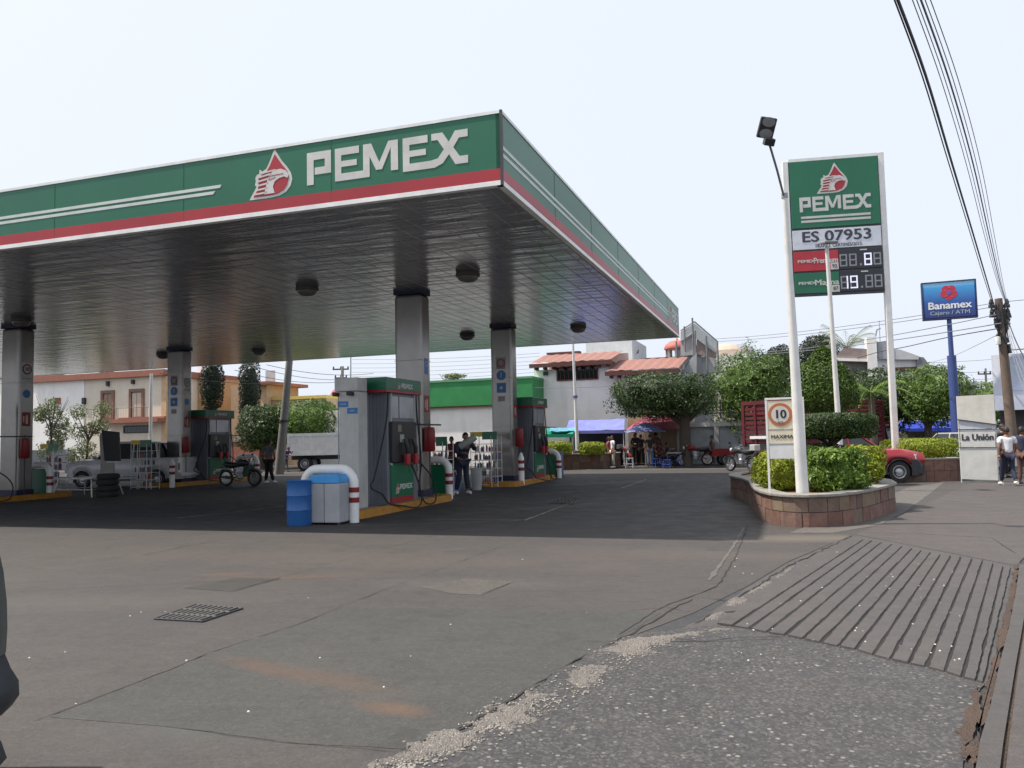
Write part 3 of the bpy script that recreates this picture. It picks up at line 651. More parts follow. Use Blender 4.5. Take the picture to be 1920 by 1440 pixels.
island(-14.02,-5.0,1.6,'yellow kerbed pump island at the left edge of the picture')
island(-14.02,5.9,10.9,'yellow kerbed pump island with a motorcycle beside it')
GREYS=mat('pump_side_grey',(.17,.18,.21),.4,metal=.2,dirt=.15)
def dispenser(label,X,W):
    t=gthing('fuel_dispenser',label,'fuel pump',X,W,.148,group='fuel pumps on the islands')
    x0,x1,y0,y1=-.35,.55,0,1.55
    b=MB().box(x0,x1,y0,y1,0,2.58);b.build('cabinet',GREYS,t,bevel=.02)
    b=MB()
    for k in range(9): xx=x0+.06+k*(x1-x0-.1)/9; b.box(xx,xx+.03,y0-.012,y0+.01,.05,2.55)
    b.build('end_panel_ribs',GREYS,t)
    b=MB().box(x0-.12,x1+.10,y0-.22,y1+.05,2.62,2.90);h=b.build('header',GREEN,t,bevel=.01)
    b=MB().box(x0-.125,x1+.105,y0-.225,y1+.055,2.56,2.62);b.build('header_red_strip',RED,h)
    P=Vector((x1+.10,y0+.75,2.73));emblem(h,P,US,Z,NS,-.42,-.08,.16,.002,th=.004);lw=MB();brandword(lw,P,US,Z,NS,-.22,-.05,.11,.004,.004);lw.build('brand_lettering',CREAMW,h)
    # pump face on the +x side
    b=MB().box(x1-.01,x1+.035,y0+.1,y1-.3,.16,.92);g=b.build('lower_door',GREEN,t,bevel=.006)
    b=MB().box(x1-.01,x1+.04,y0+.1,y1-.3,.05,.16);b.build('red_foot',RED,g)
    P=Vector((x1+.035,y0+.72,.36));emblem(g,P,US,Z,NS,-.42,-.12,.24,.002,th=.004);lw=MB();brandword(lw,P,US,Z,NS,-.20,-.03,.12,.004,.004);lw.build('brand_lettering',CREAMW,g)
    b=MB().box(x1-.01,x1+.10,y0+.08,y1-.25,.95,1.90);pf=b.build('pump_head',BLACK,t,bevel=.03)
    b=MB().box(x1+.10,x1+.108,y0+.42,y0+.62,1.42,1.60);b.build('display',mat('display_grey',(.35,.38,.36),.3),pf)
    b=MB().box(x1+.10,x1+.106,y0+.32,y0+.5,1.66,1.82);b.build('price_sticker',mat('sticker_tan',(.2,.17,.12),.5),pf)
    b=MB().box(x1+.01,x1+.03,y0+.12,y0+.5,1.98,2.48).box(x1+.01,x1+.03,y0+.55,y1-.2,1.98,2.48);b.build('upper_panel',STEEL,t)
    for s_ in(.10,y1-.22):
        b=MB().box(x1,x1+.05,y0+s_,y0+s_+.04,.9,2.55);b.build('side_post',WHITE,t)
    for (yy,m_) in((y0+.55,RED),(y0+.98,RED)):
        b=MB().tube([(x1+.16,yy,1.50),(x1+.22,yy+.03,1.28),(x1+.20,yy+.06,1.05)],[.045,.055,.035],8);nz_=b.build('nozzle',BLACK,t,smooth=True)
        b=MB().cbox((x1+.20,yy+.05,1.02),(.10,.16,.26));b.build('nozzle_guard',m_,nz_,bevel=.02)
        b=MB().tube([(x1+.2,yy+.06,.95),(x1+.22,yy+.1,.82),(x1+.2,yy+.12,.72)],.012,6);b.build('spout',CHROME,nz_,smooth=True)
    # hoses hanging from the header
    def hose(pts):
        Q=[];P_=[Vector(p) for p in pts]
        for i in range(len(P_)-1):
            p0=P_[max(i-1,0)];p1=P_[i];p2=P_[i+1];p3=P_[min(i+2,len(P_)-1)]
            for k in range(8):
                u=k/8;Q.append(.5*((2*p1)+(-p0+p2)*u+(2*p0-5*p1+4*p2-p3)*u*u+(-p0+3*p1-3*p2+p3)*u**3))
        Q.append(P_[-1]);b=MB().tube(Q,.019,7);b.build('hose',RUBBER,t,smooth=True)
    hose([(x1+.05,y0-.06,2.56),(x1+.04,y0-.10,2.0),(x1+.02,y0-.3,1.4),(x1+.0,y0-.62,.7),(x1-.02,y0-.75,.45),(x1+.1,y0-.5,.30),(x1+.14,y0-.3,.1),(x1+.18,y0-.1,.03),(x1+.24,y0+.2,-.02),(x1+.36,y0+.75,-.10),(x1+.36,y0+1.0,.1),(x1+.28,y0+.9,.6),(x1+.24,y0+.65,.95)])
    hose([(x1+.05,y1-.15,2.56),(x1+.07,y1-.13,2.0),(x1+.10,y1-.05,1.3),(x1+.14,y1-.1,.8),(x1+.20,y1-.35,.3),(x1+.3,y1-.2,-.05),(x1+.34,y1+.25,-.05),(x1+.26,y1+.45,.3),(x1+.2,y1+.3,.6),(x1+.18,y1-.1,.85),(x1+.22,y1-.45,1.0)])
    b=MB().tube([(x1+.08,y1-.45,1.86),(x1+.10,y1+.1,1.84),(x1+.10,y1+1.2,1.84)],.022,6);b.build('hose_arm',DARK,t)
    return t
dA=dispenser('grey and green fuel pump nearest the camera, standing behind the white service cabinet',.22,-2.95)
dD=dispenser('fuel pump cut off by the left edge of the picture, mostly out of view',-13.80,-2.95)
dB=dispenser('fuel pump on the far right under the canopy, behind the column with blue stickers',.22,8.05)
dC=dispenser('fuel pump with a parked black motorcycle, between the left columns',-13.80,8.05)
# white service cabinet at the end of the nearest island
t=gthing('service_cabinet','tall white service cabinet with two blue labels and overhanging hood, before the nearest pump','cabinet',.33,-3.85,.148)
b=MB().box(-.27,.20,0,.42,0,2.55);b.build('body',WHITE,t,bevel=.015)
b=MB().box(-.37,.20,-.03,.42,2.56,2.86);hd=b.build('hood',WHITE,t,bevel=.02)
b=MB().cbox((-.31,-.06,2.50),(.09,.2,.09)).cbox((.05,-.06,2.50),(.11,.2,.08));b.build('floodlight',BLACK,t,bevel=.02)
b=MB().tube([(-.30,.02,2.5),(-.30,.02,.3)],.012,6);b.build('conduit',GREY,t)
for (xx,zz,ww,tx) in((-.17,2.28,.27,'AGUA'),(.06,2.13,.26,'AIRE')):
    p=plate(t,Vector((xx,0,zz)),X1,NF,ww,.13,BLUES,name='blue_label');text('· · · ·' if False else tx,.055,Vector((xx,0,zz)),X1,Z,NF,CREAMW,p,off=.005)
# guards --------------------------------------------------------------
def guard(label,X,W,w_=1.1,ledge=0,rev=1):
    t=gthing('island_guard',label,'guard rail',X,W,group='arched white guards at the island ends')
    h=1.06;rad=.10;r_=.30
    pts=[(-w_/2,0,0),(-w_/2,0,h-r_)]
    for k in range(1,7): a=math.pi-math.pi/2*k/6;pts.append((-w_/2+r_+r_*math.cos(a),0,h-r_+r_*math.sin(a)))
    for k in range(0,7): a=math.pi/2-math.pi/2*k/6;pts.append((w_/2-r_+r_*math.cos(a),0,h-r_+r_*math.sin(a)))
    pts.append((w_/2,0,0));b=MB().tube(pts,rad,14);b.build('rail',WHITEB,t,smooth=True)
    b=MB();b.box(-w_/2+.1,w_/2-.1,-.03,.03,.06,h-.12);b.build('infill_panel',GREEN,t,bevel=.02)
    for sx in(-1,1):
        for zz in(.40,.60): 
            b=MB().lathe([(rad+.006,zz),(rad+.006,zz+.10)],(sx*w_/2,0,0),16);b.build('red_ring',EXTRED,t,smooth=True)
    return t
guard('white and red arched guard with green infill behind the blue drum and grey bin',.60,-5.15,1.12)
guard('arched guard with red rings behind the nearest column, beside its white display rack',.20,.80,.9)
guard('arched guard with red rings at the far end of the right-hand pump island',.25,11.3,1.1)
guard('dark arched guard at the left edge behind the extinguisher post',-13.95,.80,.9)
guard('arched guard at the far end of the island with the motorcycle',-13.75,11.3,1.1)
def post(label,X,W):
    t=gthing('bollard',label,'bollard',X,W,group='white and red posts at the island ends')
    b=MB().lathe([(.10,0),(.10,.95),(.07,.99),(.05,1.08),(.01,1.12)],(0,0,0),16);b.build('post',WHITEB,t,smooth=True)
    for zz in(.50,.74):
        b=MB().lathe([(.106,zz),(.106,zz+.11)],(0,0,0),16);b.build('red_ring',EXTRED,t,smooth=True)
post('white bollard with two red rings beside the wire rack and the right-hand column',.75,6.75)
post('white bollard with red rings between the left-hand rack and column',-13.1,5.9)
# extinguisher covers on stands
def exting(label,X,W):
    t=gthing('fire_extinguisher',label,'fire extinguisher',X,W,.148,group='red covered fire extinguishers on stands')
    b=MB().lathe([(.02,1.80),(.13,1.78),(.145,1.70),(.145,1.20),(.12,1.16)],(0,0,0),14);b.build('red_cover',EXTRED,t,smooth=True)
    b=MB().tube([(0,0,0),(0,0,1.2)],.017,6).lathe([(.10,0),(.10,.02)],(0,0,0),12);b.build('stand_pole',DARK,t)
    b=MB().tube([(0,0,1.78),(0,0,1.90)],.012,6);b.build('hook',DARK,t)
exting('red extinguisher cover on a thin post at the right of the nearest column',.55,-.20)
exting('red extinguisher cover on a thin post at the far left column',-13.42,-.20)
exting('red extinguisher cover on a thin post beside the right-hand pump',.62,7.0)
exting('dark red extinguisher cover on a post by the column left of the motorcycle',-13.4,7.0)
# bins ------------------------------------------------------------------
p=gp(562,985);t=thing('plastic_drum','blue open-topped plastic drum standing at the left of the grey bin','drum',(p.x,p.y,.004),0)
b=MB().lathe([(.02,.0),(.23,.0),(.245,.03),(.245,.28),(.255,.30),(.245,.32),(.245,.56),(.255,.58),(.245,.60),(.24,.84),(.255,.86),(.235,.87),(.225,.84),(.21,.5)],(0,0,0),24);b.build('barrel',BLUE,t,smooth=True)
p=gp(613,985);t=thing('waste_bin','square grey litter bin with a bright blue lid before the arched guard','waste bin',(p.x,p.y+.25,.004),-.25)
b=MB().box(-.33,.0,-.24,.24,.04,.80);b.build('bin_half',mat('bin_grey',(.30,.31,.33),.5,dirt=.2),t,bevel=.02)
b=MB().box(.004,.33,-.24,.24,.04,.80);b.build('bin_half',mat('bin_light_grey',(.34,.35,.37),.5,dirt=.2),t,bevel=.02)
b=MB();b.prism([(-.33,.80),(.33,.80),(.33,.88),(.26,.97),(-.26,.97),(-.33,.88)],(0,-.25,0),X1,Z,NF,0,.5);b.build('lid',SKYB,t,bevel=.015)
b=MB()
for sx in(-.3,.3):
    for sy in(-.2,.2): b.box(sx-.03,sx+.03,sy-.03,sy+.03,0,.05)
b.build('foot',BLACK,t)
# wire display racks ------------------------------------------------------
def rack(label,X,W,w_=.9,h=1.72,sign=True,z=0,rz=0):
    t=gthing('display_rack',label,'display rack',X,W,z,rz=rz,group='white wire display racks beside the columns')
    d=.42;b=MB()
    for sx in(-w_/2,w_/2):
        for sy in(-d/2,d/2): b.tube([(sx,sy,0),(sx,sy,h)],.014,5)
    for k in range(6):
        zz=.08+k*(h-.35)/5
        for sy in(-d/2,d/2): b.tube([(-w_/2,sy,zz),(w_/2,sy,zz)],.011,5)
        for sx in(-w_/2,w_/2): b.tube([(sx,-d/2,zz),(sx,d/2,zz)],.009,5)
    for k in range(1,12):
        xx=-w_/2+k*w_/12
        b.tube([(xx,-d/2,.08),(xx,-d/2,h-.3)],.004,4)
    b.tube([(-w_*.17,-d/2-.01,0),(-w_*.17,-d/2-.01,h)],.016,5);b.tube([(w_*.28,-d/2-.01,0),(w_*.28,-d/2-.01,h)],.016,5)
    b.build('frame',WIREW,t)
    rr=random.Random(int(X*10+W))
    cs=[mat('goods_brown',(.16,.10,.07),.6),mat('goods_white',(.5,.5,.47),.5),mat('goods_blue',(.04,.07,.2),.5),mat('goods_purple',(.12,.06,.12),.5),mat('goods_red',(.3,.03,.03),.5)]
    for k in range(5):
        zz=.09+k*(h-.35)/5;xx=-w_/2+.06
        while xx<w_/2-.12:
            ww=rr.uniform(.06,.12);hh=rr.uniform(.15,.25)
            b=MB().lathe([(ww*.45,0),(ww*.48,hh*.7),(ww*.2,hh*.85),(ww*.2,hh)],(xx+ww/2,rr.uniform(-.12,.1),zz+.01),8);b.build('bottle',rr.choice(cs),t)
            xx+=ww+rr.uniform(.0,.03)
    if sign:
        b=MB().box(-w_/2,-w_*.05,-d/2-.02,-d/2,h-.02,h+.14);b.build('sign_board',SIGNY,t);b=MB().box(-w_*.05+.002,w_/2,-d/2-.02,-d/2,h-.12,h+.14);b.build('sign_board',GREEN,t)
    return t
rack('tall white wire rack with yellow and green header, in front of the right-hand column',-.25,6.05,.95,1.70)
rack('tall white wire rack of goods in front of the column at the white pickup',-13.55,5.0,.95,1.70)
rack('white rack with yellow header seen between the red extinguisher and the people',-.02,1.75,.62,1.55)
rack('rack with yellow header behind the far left column',-15.0,2.3,.8,1.62)
# small things around the islands
SUBL=mat('bucket_blue',(.05,.12,.3),.5)
def tub(label,px,py,m,w_=.34,h=.42,cat='bucket',name='bucket'):
    p=gp(px,py);t=thing(name,label,cat,(p.x,p.y,.004),random.uniform(-.3,.3))
    b=MB().lathe([(.02,0),(w_*.40,0),(w_*.5,h),(w_*.54,h+.01),(w_*.54,h-.02),(w_*.48,h-.02),(w_*.40,.05),(.02,.05)],(0,0,0),18);b.build('shell',m,t,smooth=True)
    b=MB();b.tube([(w_*.53*math.cos(a),0,h+.0+.16*math.sin(a)) for a in [math.pi*k/10 for k in range(11)]],.006,5);b.build('handle',CHROME,t)
tub('blue and white bucket on the ground behind the red-ringed guard',853,923,SUBL,.42,.5)
tub('pale grey plastic tub beside the people under the canopy',894,919,mat('tub_grey',(.35,.36,.36),.5),.38,.68,'tub','storage_tub')
tub('grey plastic tub at the feet of the stooping attendant',858,916,mat('tub_grey2',(.22,.22,.23),.5),.3,.4,'tub','storage_tub')
def crate(label,px,py,m,w_=.42,d=.4,h=.5,cat='box',name='red_box',z=.004):
    p=gp(px,py);t=thing(name,label,cat,(p.x,p.y,z),-TH)
    b=MB().box(-w_/2,w_/2,-d/2,d/2,0,h);b.build('body',m,t,bevel=.02)
    b=MB().box(-w_/2-.01,w_/2+.01,-d/2-.01,d/2+.01,h,h+.05);b.build('lid',m,t,bevel=.015)
crate('red box standing against the foot of the right-hand column',957,893,EXTRED,.45,.4,1.0)
crate('blue bin at the far end of the right-hand pump island',1046,893,mat('bin_blue',(.10,.14,.25),.5),.4,.4,.95,'waste bin','blue_bin')
# ================================================================ SIGNS AND POLES (camera side frame: x right, y away)
def face_cam(px,d): # heading of something square-on to the viewer
    r=ray(px,820);return math.atan2(-r.x,r.y)
# main price sign ---------------------------------------------------------
DS=27.0
pl_=at(1489,560,DS+.25);pr_=at(1657,545,DS-.25)
cxy=(pl_+pr_)/2;U=(pr_-pl_);U.z=0;Wd=U.length;ang=math.atan2(U.y,U.x)
t=thing('price_sign','tall green fuel price sign on two white posts, with station number and price panels','price sign',(cxy.x,cxy.y,0),ang)
def zat(px,py,d): return at(px,py,d).z
zt=(zat(1483,300,DS+.25)+zat(1650,288,DS-.25))/2;zb=(zat(1497,557,DS+.25)+zat(1660,545,DS-.25))/2
hw=Wd/2-.02
b=MB().box(hw+.03,hw+.22,-.10,.10,0,zt+.12);b.build('post',POLEW,t,bevel=.02)
b=MB().box(-hw-.22,-hw-.03,-.10,.10,0,zt+.05);b.build('post',POLEW,t,bevel=.02)
b=MB().box(-hw-.03,hw+.03,-.10,.10,zt-.0,zt+.10);b.build('top_rail',POLEW,t)
def zf(f): return zb+(zt-zb)*f
O=Vector((0,-.14,0))
def panel(name,x0,x1,z0,z1,m,dep=.16,parent=t,off=0):
    b=MB();b.prism([(x0,z0),(x1,z0),(x1,z1),(x0,z1)],O,X1,Z,NF,off,dep);return b.build(name,m,parent,bevel=.006)
fr=MB().box(-hw-.02,hw+.02,-.10,.06,zb-.03,zt-.002);fr.build('frame_box',mat('frame_dark',(.06,.06,.065),.5),t)
p1=panel('brand_panel',-hw,hw,zf(.495),zf(.995),GREEN)
p2=panel('number_panel',-hw,hw,zf(.335),zf(.48),mat('panel_pale',(.62,.64,.70),.4))
e=MB();
emblem(p1,O,X1,Z,NF,-.56,zf(.745),1.02,.004,w=1.0,th=.01)
lw=MB();brandword(lw,O,X1,Z,NF,-1.13,zf(.615),.50,.01,.006,sc=2.26/(5.42*.50));lw.build('brand_lettering',CREAMW,p1)
b=MB()
for z0 in(.535,.565): b.prism([(-1.1,zf(z0)),(1.1,zf(z0)),(1.1,zf(z0)+.075),(-1.1,zf(z0)+.075)],O,X1,Z,NF,.006,.004)
b.build('white_stripe',CREAMW,p1)
INK=mat('ink_grey',(.045,.045,.06),.5)
text('ES 07953',.50,O+Z*zf(.424),X1,Z,NF,INK,p2,off=.004,bold=.016,width=2.15)
text('FRANQ. CERTIFIES/2015',.15,O+Vector((.05,0,zf(.356))),X1,Z,NF,INK,p2,off=.004,bold=.003,width=1.45)
LEDX=.32*hw*2-hw+.55
def prices(z0,z1,m,word,lit,gr):
    x_s=-hw+.51*hw*2
    p=panel('product_panel',-hw,x_s-.005,zf(z0),zf(z1),m);q=panel('price_display',x_s+.005,hw,zf(z0),zf(z1),LEDBG)
    zc=zf((z0+z1)/2);text('PEMEX',.13,O+Vector((-hw+.40,0,zc)),X1,Z,NF,CREAMW,p,off=.004,bold=.006,width=.55);text(word,.26,O+Vector((-hw+1.02,0,zc)),X1,Z,NF,CREAMW,p,off=.004,bold=.008,width=.75)
    b=MB();b.prism([(x_s-.26,zf(z0)+.01),(x_s-.01,zf(z0)+.01),(x_s-.01,zf(z0)+.24),(x_s-.26,zf(z0)+.24)],O,X1,Z,NF,.006,.004);sm=b.build('grade_sticker',CREAMW,p)
    text(gr,.16,O+Vector((x_s-.135,0,zf(z0)+.125)),X1,Z,NF,INK,sm,off=.008,bold=.004)
    h=(zf(z1)-zf(z0));dw=.235;dh=h*.62;y0=zf(z0)+h*.14
    xs_=[x_s+.03,x_s+.33,x_s+.80,x_s+1.09];SEG={'8':'abcdefg','9':'abcdfg','1':'bc','-':''}
    of=MB()
    for i,x in enumerate(xs_):
        s_=.045;dg_=MB()
        sg={'a':(x,y0+dh-s_,x+dw,y0+dh),'g':(x,y0+dh/2-s_/2,x+dw,y0+dh/2+s_/2),'d':(x,y0,x+dw,y0+s_),'b':(x+dw-s_,y0+dh/2,x+dw,y0+dh),'c':(x+dw-s_,y0,x+dw,y0+dh/2),'f':(x,y0+dh/2,x+s_,y0+dh),'e':(x,y0,x+s_,y0+dh/2)}
        for k_,(a0,b0,a1,b1) in sg.items():
            li=k_ in SEG[lit[i]];dg_.mi=1 if li else 0
            dg_.prism([(a0,b0),(a1,b0),(a1,b1),(a0,b1)],O,X1,Z,NF,.006+(.002 if li else 0)+('abcdefg'.index(k_))*.0004,.003)
        dg_.build('digit',[LEDOFF,LEDON],q)
    dp=MB();dp.prism([(x_s+.66,y0),(x_s+.72,y0),(x_s+.72,y0+.07),(x_s+.66,y0+.07)],O,X1,Z,NF,.006,.003);dp.build('decimal_point',LEDOFF,q)
    b=MB();b.prism([(x_s+.68,zf(z1)-.06),(x_s+.90,zf(z1)-.06),(x_s+.90,zf(z1)-.02),(x_s+.68,zf(z1)-.02)],O,X1,Z,NF,.006,.003);b.build('small_label',CREAMW,q)
prices(.175,.320,mat('premium_red',(.45,.025,.04),.4),'Premium','--8-','92')
prices(.010,.160,GREEN,'Magna','19--','87')
# lamp poles --------------------------------------------------------------
def lamp_pole(label,top,base,d,r0_,r1_,head=None,group=None):
    B=at(*base,d);T_=at(*top,d);z0=head and head.get('z0',0) or 0
    t=thing('lamp_pole',label,'lamp post',(B.x,B.y,z0),0,group)
    D=T_-B;b=MB().tube([Vector((0,0,B.z-z0)),D*.5+Vector((0,0,B.z-z0)),D+Vector((0,0,B.z-z0))],[r0_,(r0_+r1_)/2,r1_],18);b.build('pole',POLEW,t,smooth=True)
    return t,D,B
t,D,B=lamp_pole('thick white lamp post leaning over the round planter, dark floodlight on its arm',(1471,366),(1505,927),14.0,.108,.045,{'z0':.5})
base=Vector((0,0,B.z-.5));tip=base+D
H=at(1442,268,13.6)-Vector((B.x,B.y,.5))
b=MB().tube([tip-Vector((0,0,.08)),tip.lerp(H,.5),H],.020,8);b.build('lamp_arm',mat('arm_grey',(.16,.15,.15),.5),t,smooth=True)
b=MB().lathe([(.055,-.05),(.055,.03),(.03,.06)],tip,14);b.build('pole_cap',GREY,t)
hq=Matrix.Rotation(R(10),3,'Y')@Matrix.Rotation(R(-62),3,'X')
HC=H+Vector((-.03,.0,.26))
b=MB().cbox(HC,(.27,.34,.09),hq);lh=b.build('lamp_head',BLACK,t,bevel=.02)
b=MB().cbox(H+Vector((0,.0,.02)),(.17,.12,.16),hq);b.build('lamp_bracket',BLACK,t,bevel=.01)
for s_ in(-.10,.09):
    c=HC+hq@Vector((0,s_,-.052));q=MB().lathe([(.001,.012),(.085,.010),(.10,-.004),(.0,-.008)],(0,0,0),14);q.v=[tuple(c+hq@Vector((v[0]*1.1,v[1]*.8,v[2]))) for v in q.v];q.build('lens',mat('lens_grey',(.20,.20,.20),.3),lh)
t,D,B=lamp_pole('thin white lamp post rising in front of the price panels',(1550,462),(1576,850),21.5,.075,.048,{'z0':0})
tip=Vector((0,0,B.z))+D
b=MB().tube([Vector((0,0,0)),Vector((0,0,B.z+.05))],.085,12);b.build('pole',POLEW,t,smooth=True)
b=MB().cbox(tip+Vector((0,-.1,.08)),(.36,.5,.07),Matrix.Rotation(R(10),3,'X'));b.build('lamp_head',mat('lamp_grey',(.22,.22,.22),.5),t,bevel=.02)
t,D,B=lamp_pole('slim white lamp post standing in the small round planter beyond the canopy',(1074,640),(1083,848),40.2,.10,.055,{'z0':0})
tip=Vector((0,0,B.z))+D
b=MB().tube([tip-Vector((0,0,.1)),tip+Vector((-.05,0,1.6))],.05,10);b.build('pole',POLEW,t,smooth=True)
b=MB().lathe([(.17,0),(.17,.08),(.1,.12)],D*.02+Vector((0,0,B.z-.1)),12);b.build('base_plate',CONC,t)
b=MB().lathe([(.12,0),(.12,.12)],Vector((0,0,B.z))+D*.49,10);b.build('clamp',mat('clamp_blue',(.1,.12,.3),.5),t)
t,D,B=lamp_pole('thin white pole in front of the cream house with brown balcony doors',(284,700),(282,822),45,.09,.08,{'z0':0})
b=MB().tube([Vector((0,0,0)),Vector((0,0,B.z+.05))],.10,8);b.build('pole',POLEW,t,smooth=True)
# leaning street pole
B=at(523,885,42);T_=at(543,668,42);t=thing('leaning_pole','leaning pale concrete street pole right of the man standing by the pumps','street pole',(B.x,B.y,0))
D=T_-B;b=MB().tube([Vector((0,0,0)),D*.5,D*1.25],[.26,.21,.16],12);b.build('shaft',CONC,t,smooth=True)
b=MB().lathe([(.25,0),(.25,.12)],D*.45,10);b.build('band',DARK,t)
def simple_pole(name,label,px,py0,py1,d,r,m,cat='street pole',arms=(),group=None,lean=0):
    B=at(px,py1,d);T_=at(px+lean,py0,d);t=thing(name,label,cat,(B.x,B.y,0),0,group)
    b=MB().tube([Vector((0,0,0)),Vector((T_.x-B.x,0,T_.z))],[r*1.2,r*.8],9);b.build('shaft',m,t,smooth=True)
    for(f,w_) in arms:
        b=MB().box(-w_/2,w_/2,-.05,.05,T_.z*f-.05,T_.z*f+.05);
        for k in(-.45,0,.45): b.lathe([(.05,0),(.06,.12),(.02,.18)],(w_*k,0,T_.z*f+.05),8)
        b.build('crossarm',DARK,t)
    return t
simple_pole('utility_pole','distant utility pole with a crossarm seen above the white service cabinet',640,686,830,60,.14,CONC,arms=((.97,1.2),(.88,.9)))
simple_pole('utility_pole','thin bare mast above the green header of the nearest pump',656,668,800,52,.05,GREY)
simple_pole('utility_pole','small distant pole above the hedge far behind the blue sign post',1852,690,800,62,.09,CONC,arms=((.93,1.0),))
simple_pole('antenna_mast','thin antenna mast rising from the roof of the white house with the grey tiles',1651,600,690,58,.03,GREY,'antenna')
# Blue bank sign
d=33.;B=at(1799,905,d);t=thing('bank_sign','square blue bank sign with a red flower on a tall blue pole','bank sign',(B.x,B.y,0),face_cam(1795,d)+.12)
PB=mat('pole_blue',(.045,.075,.23),.5,dirt=.15)
zt_=at(1796,524,d).z;zb_=at(1794,594,d).z;hwid=(at(1838,560,d)-at(1748,560,d)).length/2
b=MB().tube([(0,0,0),(-.02,0,zat(1800,665,d))],[.19,.17],12).tube([(-.02,0,zat(1800,665,d)),(-.03,0,zb_+.1)],[.10,.09],12);b.build('pole',PB,t,smooth=True)
BG=bpy.data.materials.new('bank_blue');BG.use_nodes=True;n=BG.node_tree;bb=n.nodes['Principled BSDF'];bb.inputs['Roughness'].default_value=.35
tc=n.nodes.new('ShaderNodeTexCoord');sx=n.nodes.new('ShaderNodeSeparateXYZ');cr=n.nodes.new('ShaderNodeValToRGB');n.links.new(tc.outputs['Generated'],sx.inputs[0]);n.links.new(sx.outputs['Z'],cr.inputs[0]);n.links.new(cr.outputs[0],bb.inputs['Base Color'])
E_=cr.color_ramp.elements;E_[0].color=(.025,.04,.16,1);E_[1].color=(.32,.62,.82,1);e=E_.new(.45);e.color=(.03,.10,.36,1);e=E_.new(.85);e.color=(.06,.33,.68,1)
b=MB().box(-hwid,hwid,-.13,.13,zb_,zt_);pb=b.build('sign_box',BG,t,bevel=.05)
b=MB();
for (x0,x1,z0,z1) in((-hwid-.03,hwid+.03,zt_-.01,zt_+.03),(-hwid-.03,hwid+.03,zb_-.03,zb_+.01),(-hwid-.03,-hwid+.01,zb_,zt_),(hwid-.01,hwid+.03,zb_,zt_)): b.box(x0,x1,-.15,.14,z0,z1)
b.build('sign_frame',mat('frame_navy',(.03,.035,.09),.5),t)
hh=zt_-zb_;Pn=Vector((0,-.132,zb_))
REDF=mat('flower_red',(.5,.03,.06),.4)
b=MB()
for k in range(5):
    a=math.pi/2+math.pi+k*2*math.pi/5;cx_,cz_=.17*math.cos(a),hh*.70+.17*math.sin(a)
    b.prism([(cx_+.155*math.cos(j*math.pi/8),cz_+.155*math.sin(j*math.pi/8)) for j in range(16)],Pn,X1,Z,NF,.004+k*.001,.003)
b.build('flower_emblem',REDF,pb)
b=MB();b.prism([(.085*math.cos(j*math.pi/8),hh*.70+.085*math.sin(j*math.pi/8)) for j in range(16)],Pn,X1,Z,NF,.012,.003);b.build('flower_centre',mat('flower_centre',(.12,.10,.42),.4),pb)
b=MB()
for k in range(5):
    a=math.pi/2+math.pi+k*2*math.pi/5+.5;r_=.2;b.prism([(r_*math.cos(a)-.05,hh*.70+r_*math.sin(a)-.015),(r_*math.cos(a)+.06,hh*.70+r_*math.sin(a)),(r_*math.cos(a)+.05,hh*.70+r_*math.sin(a)+.025)],Pn,X1,Z,NF,.012,.003)
b.build('petal_line',mat('petal_light',(.75,.2,.2),.4),pb)
text('Banamex',.42,Pn+Z*(hh*.35),X1,Z,NF,WHITEB,pb,off=.004,bold=.014,width=hwid*2*.80)
text('Cajero / ATM',.22,Pn+Z*(hh*.15),X1,Z,NF,mat('text_grey',(.38,.42,.45),.5),pb,off=.004,bold=.002,width=hwid*2*.74)
# wooden utility pole on the right with transformers and cable bundle
d=30.;B=at(1905,905,d);T_=at(1886,556,d);t=thing('utility_pole','weathered brown utility pole crowded with dark equipment at its top, at the right edge','utility pole',(B.x,B.y,0))
D=Vector((T_.x-B.x,0,T_.z));b=MB().tube([(0,0,0),D*.5,D],[.19,.165,.13],12);b.build('shaft',WOODP,t,smooth=True)
for f in(.955,.90):
    b=MB().cbox(D*f,(.75,.12,.12)).cbox(D*f+Vector((0,0,-.15)),(.45,.1,.1));
    for k in(-.3,.3,0): b.lathe([(.06,0),(.08,.1),(.05,.2),(.02,.24)],D*f+Vector((k,0,.05)),8)
    b.build('crossarm',DARK,t)
rr=random.Random(3);b=MB()
for k in range(14):
    f=rr.uniform(.70,.93);b.cbox(D*f+Vector((rr.uniform(-.2,.2),rr.uniform(-.2,0),0)),(rr.uniform(.06,.16),.12,rr.uniform(.12,.35)),Matrix.Rotation(rr.uniform(-.4,.4),3,'Y'))
b.build('equipment',DARK,t)
b=MB().lathe([(.09,0),(.10,.1),(.09,.28),(.02,.3)],D*.73+Vector((-.24,-.1,0)),10);b.build('lamp_pot',WHITEB,t,smooth=True)
b=MB()
for k in range(7):
    xx=rr.uniform(-.2,.2);b.tube([D*.97+Vector((xx,-.1,0)),D*.85+Vector((xx+rr.uniform(-.25,.25),-.15,0)),D*.74+Vector((rr.uniform(-.2,.2),-.1,0))],.02,5)
b.build('hanging_wires',BLACK,t)
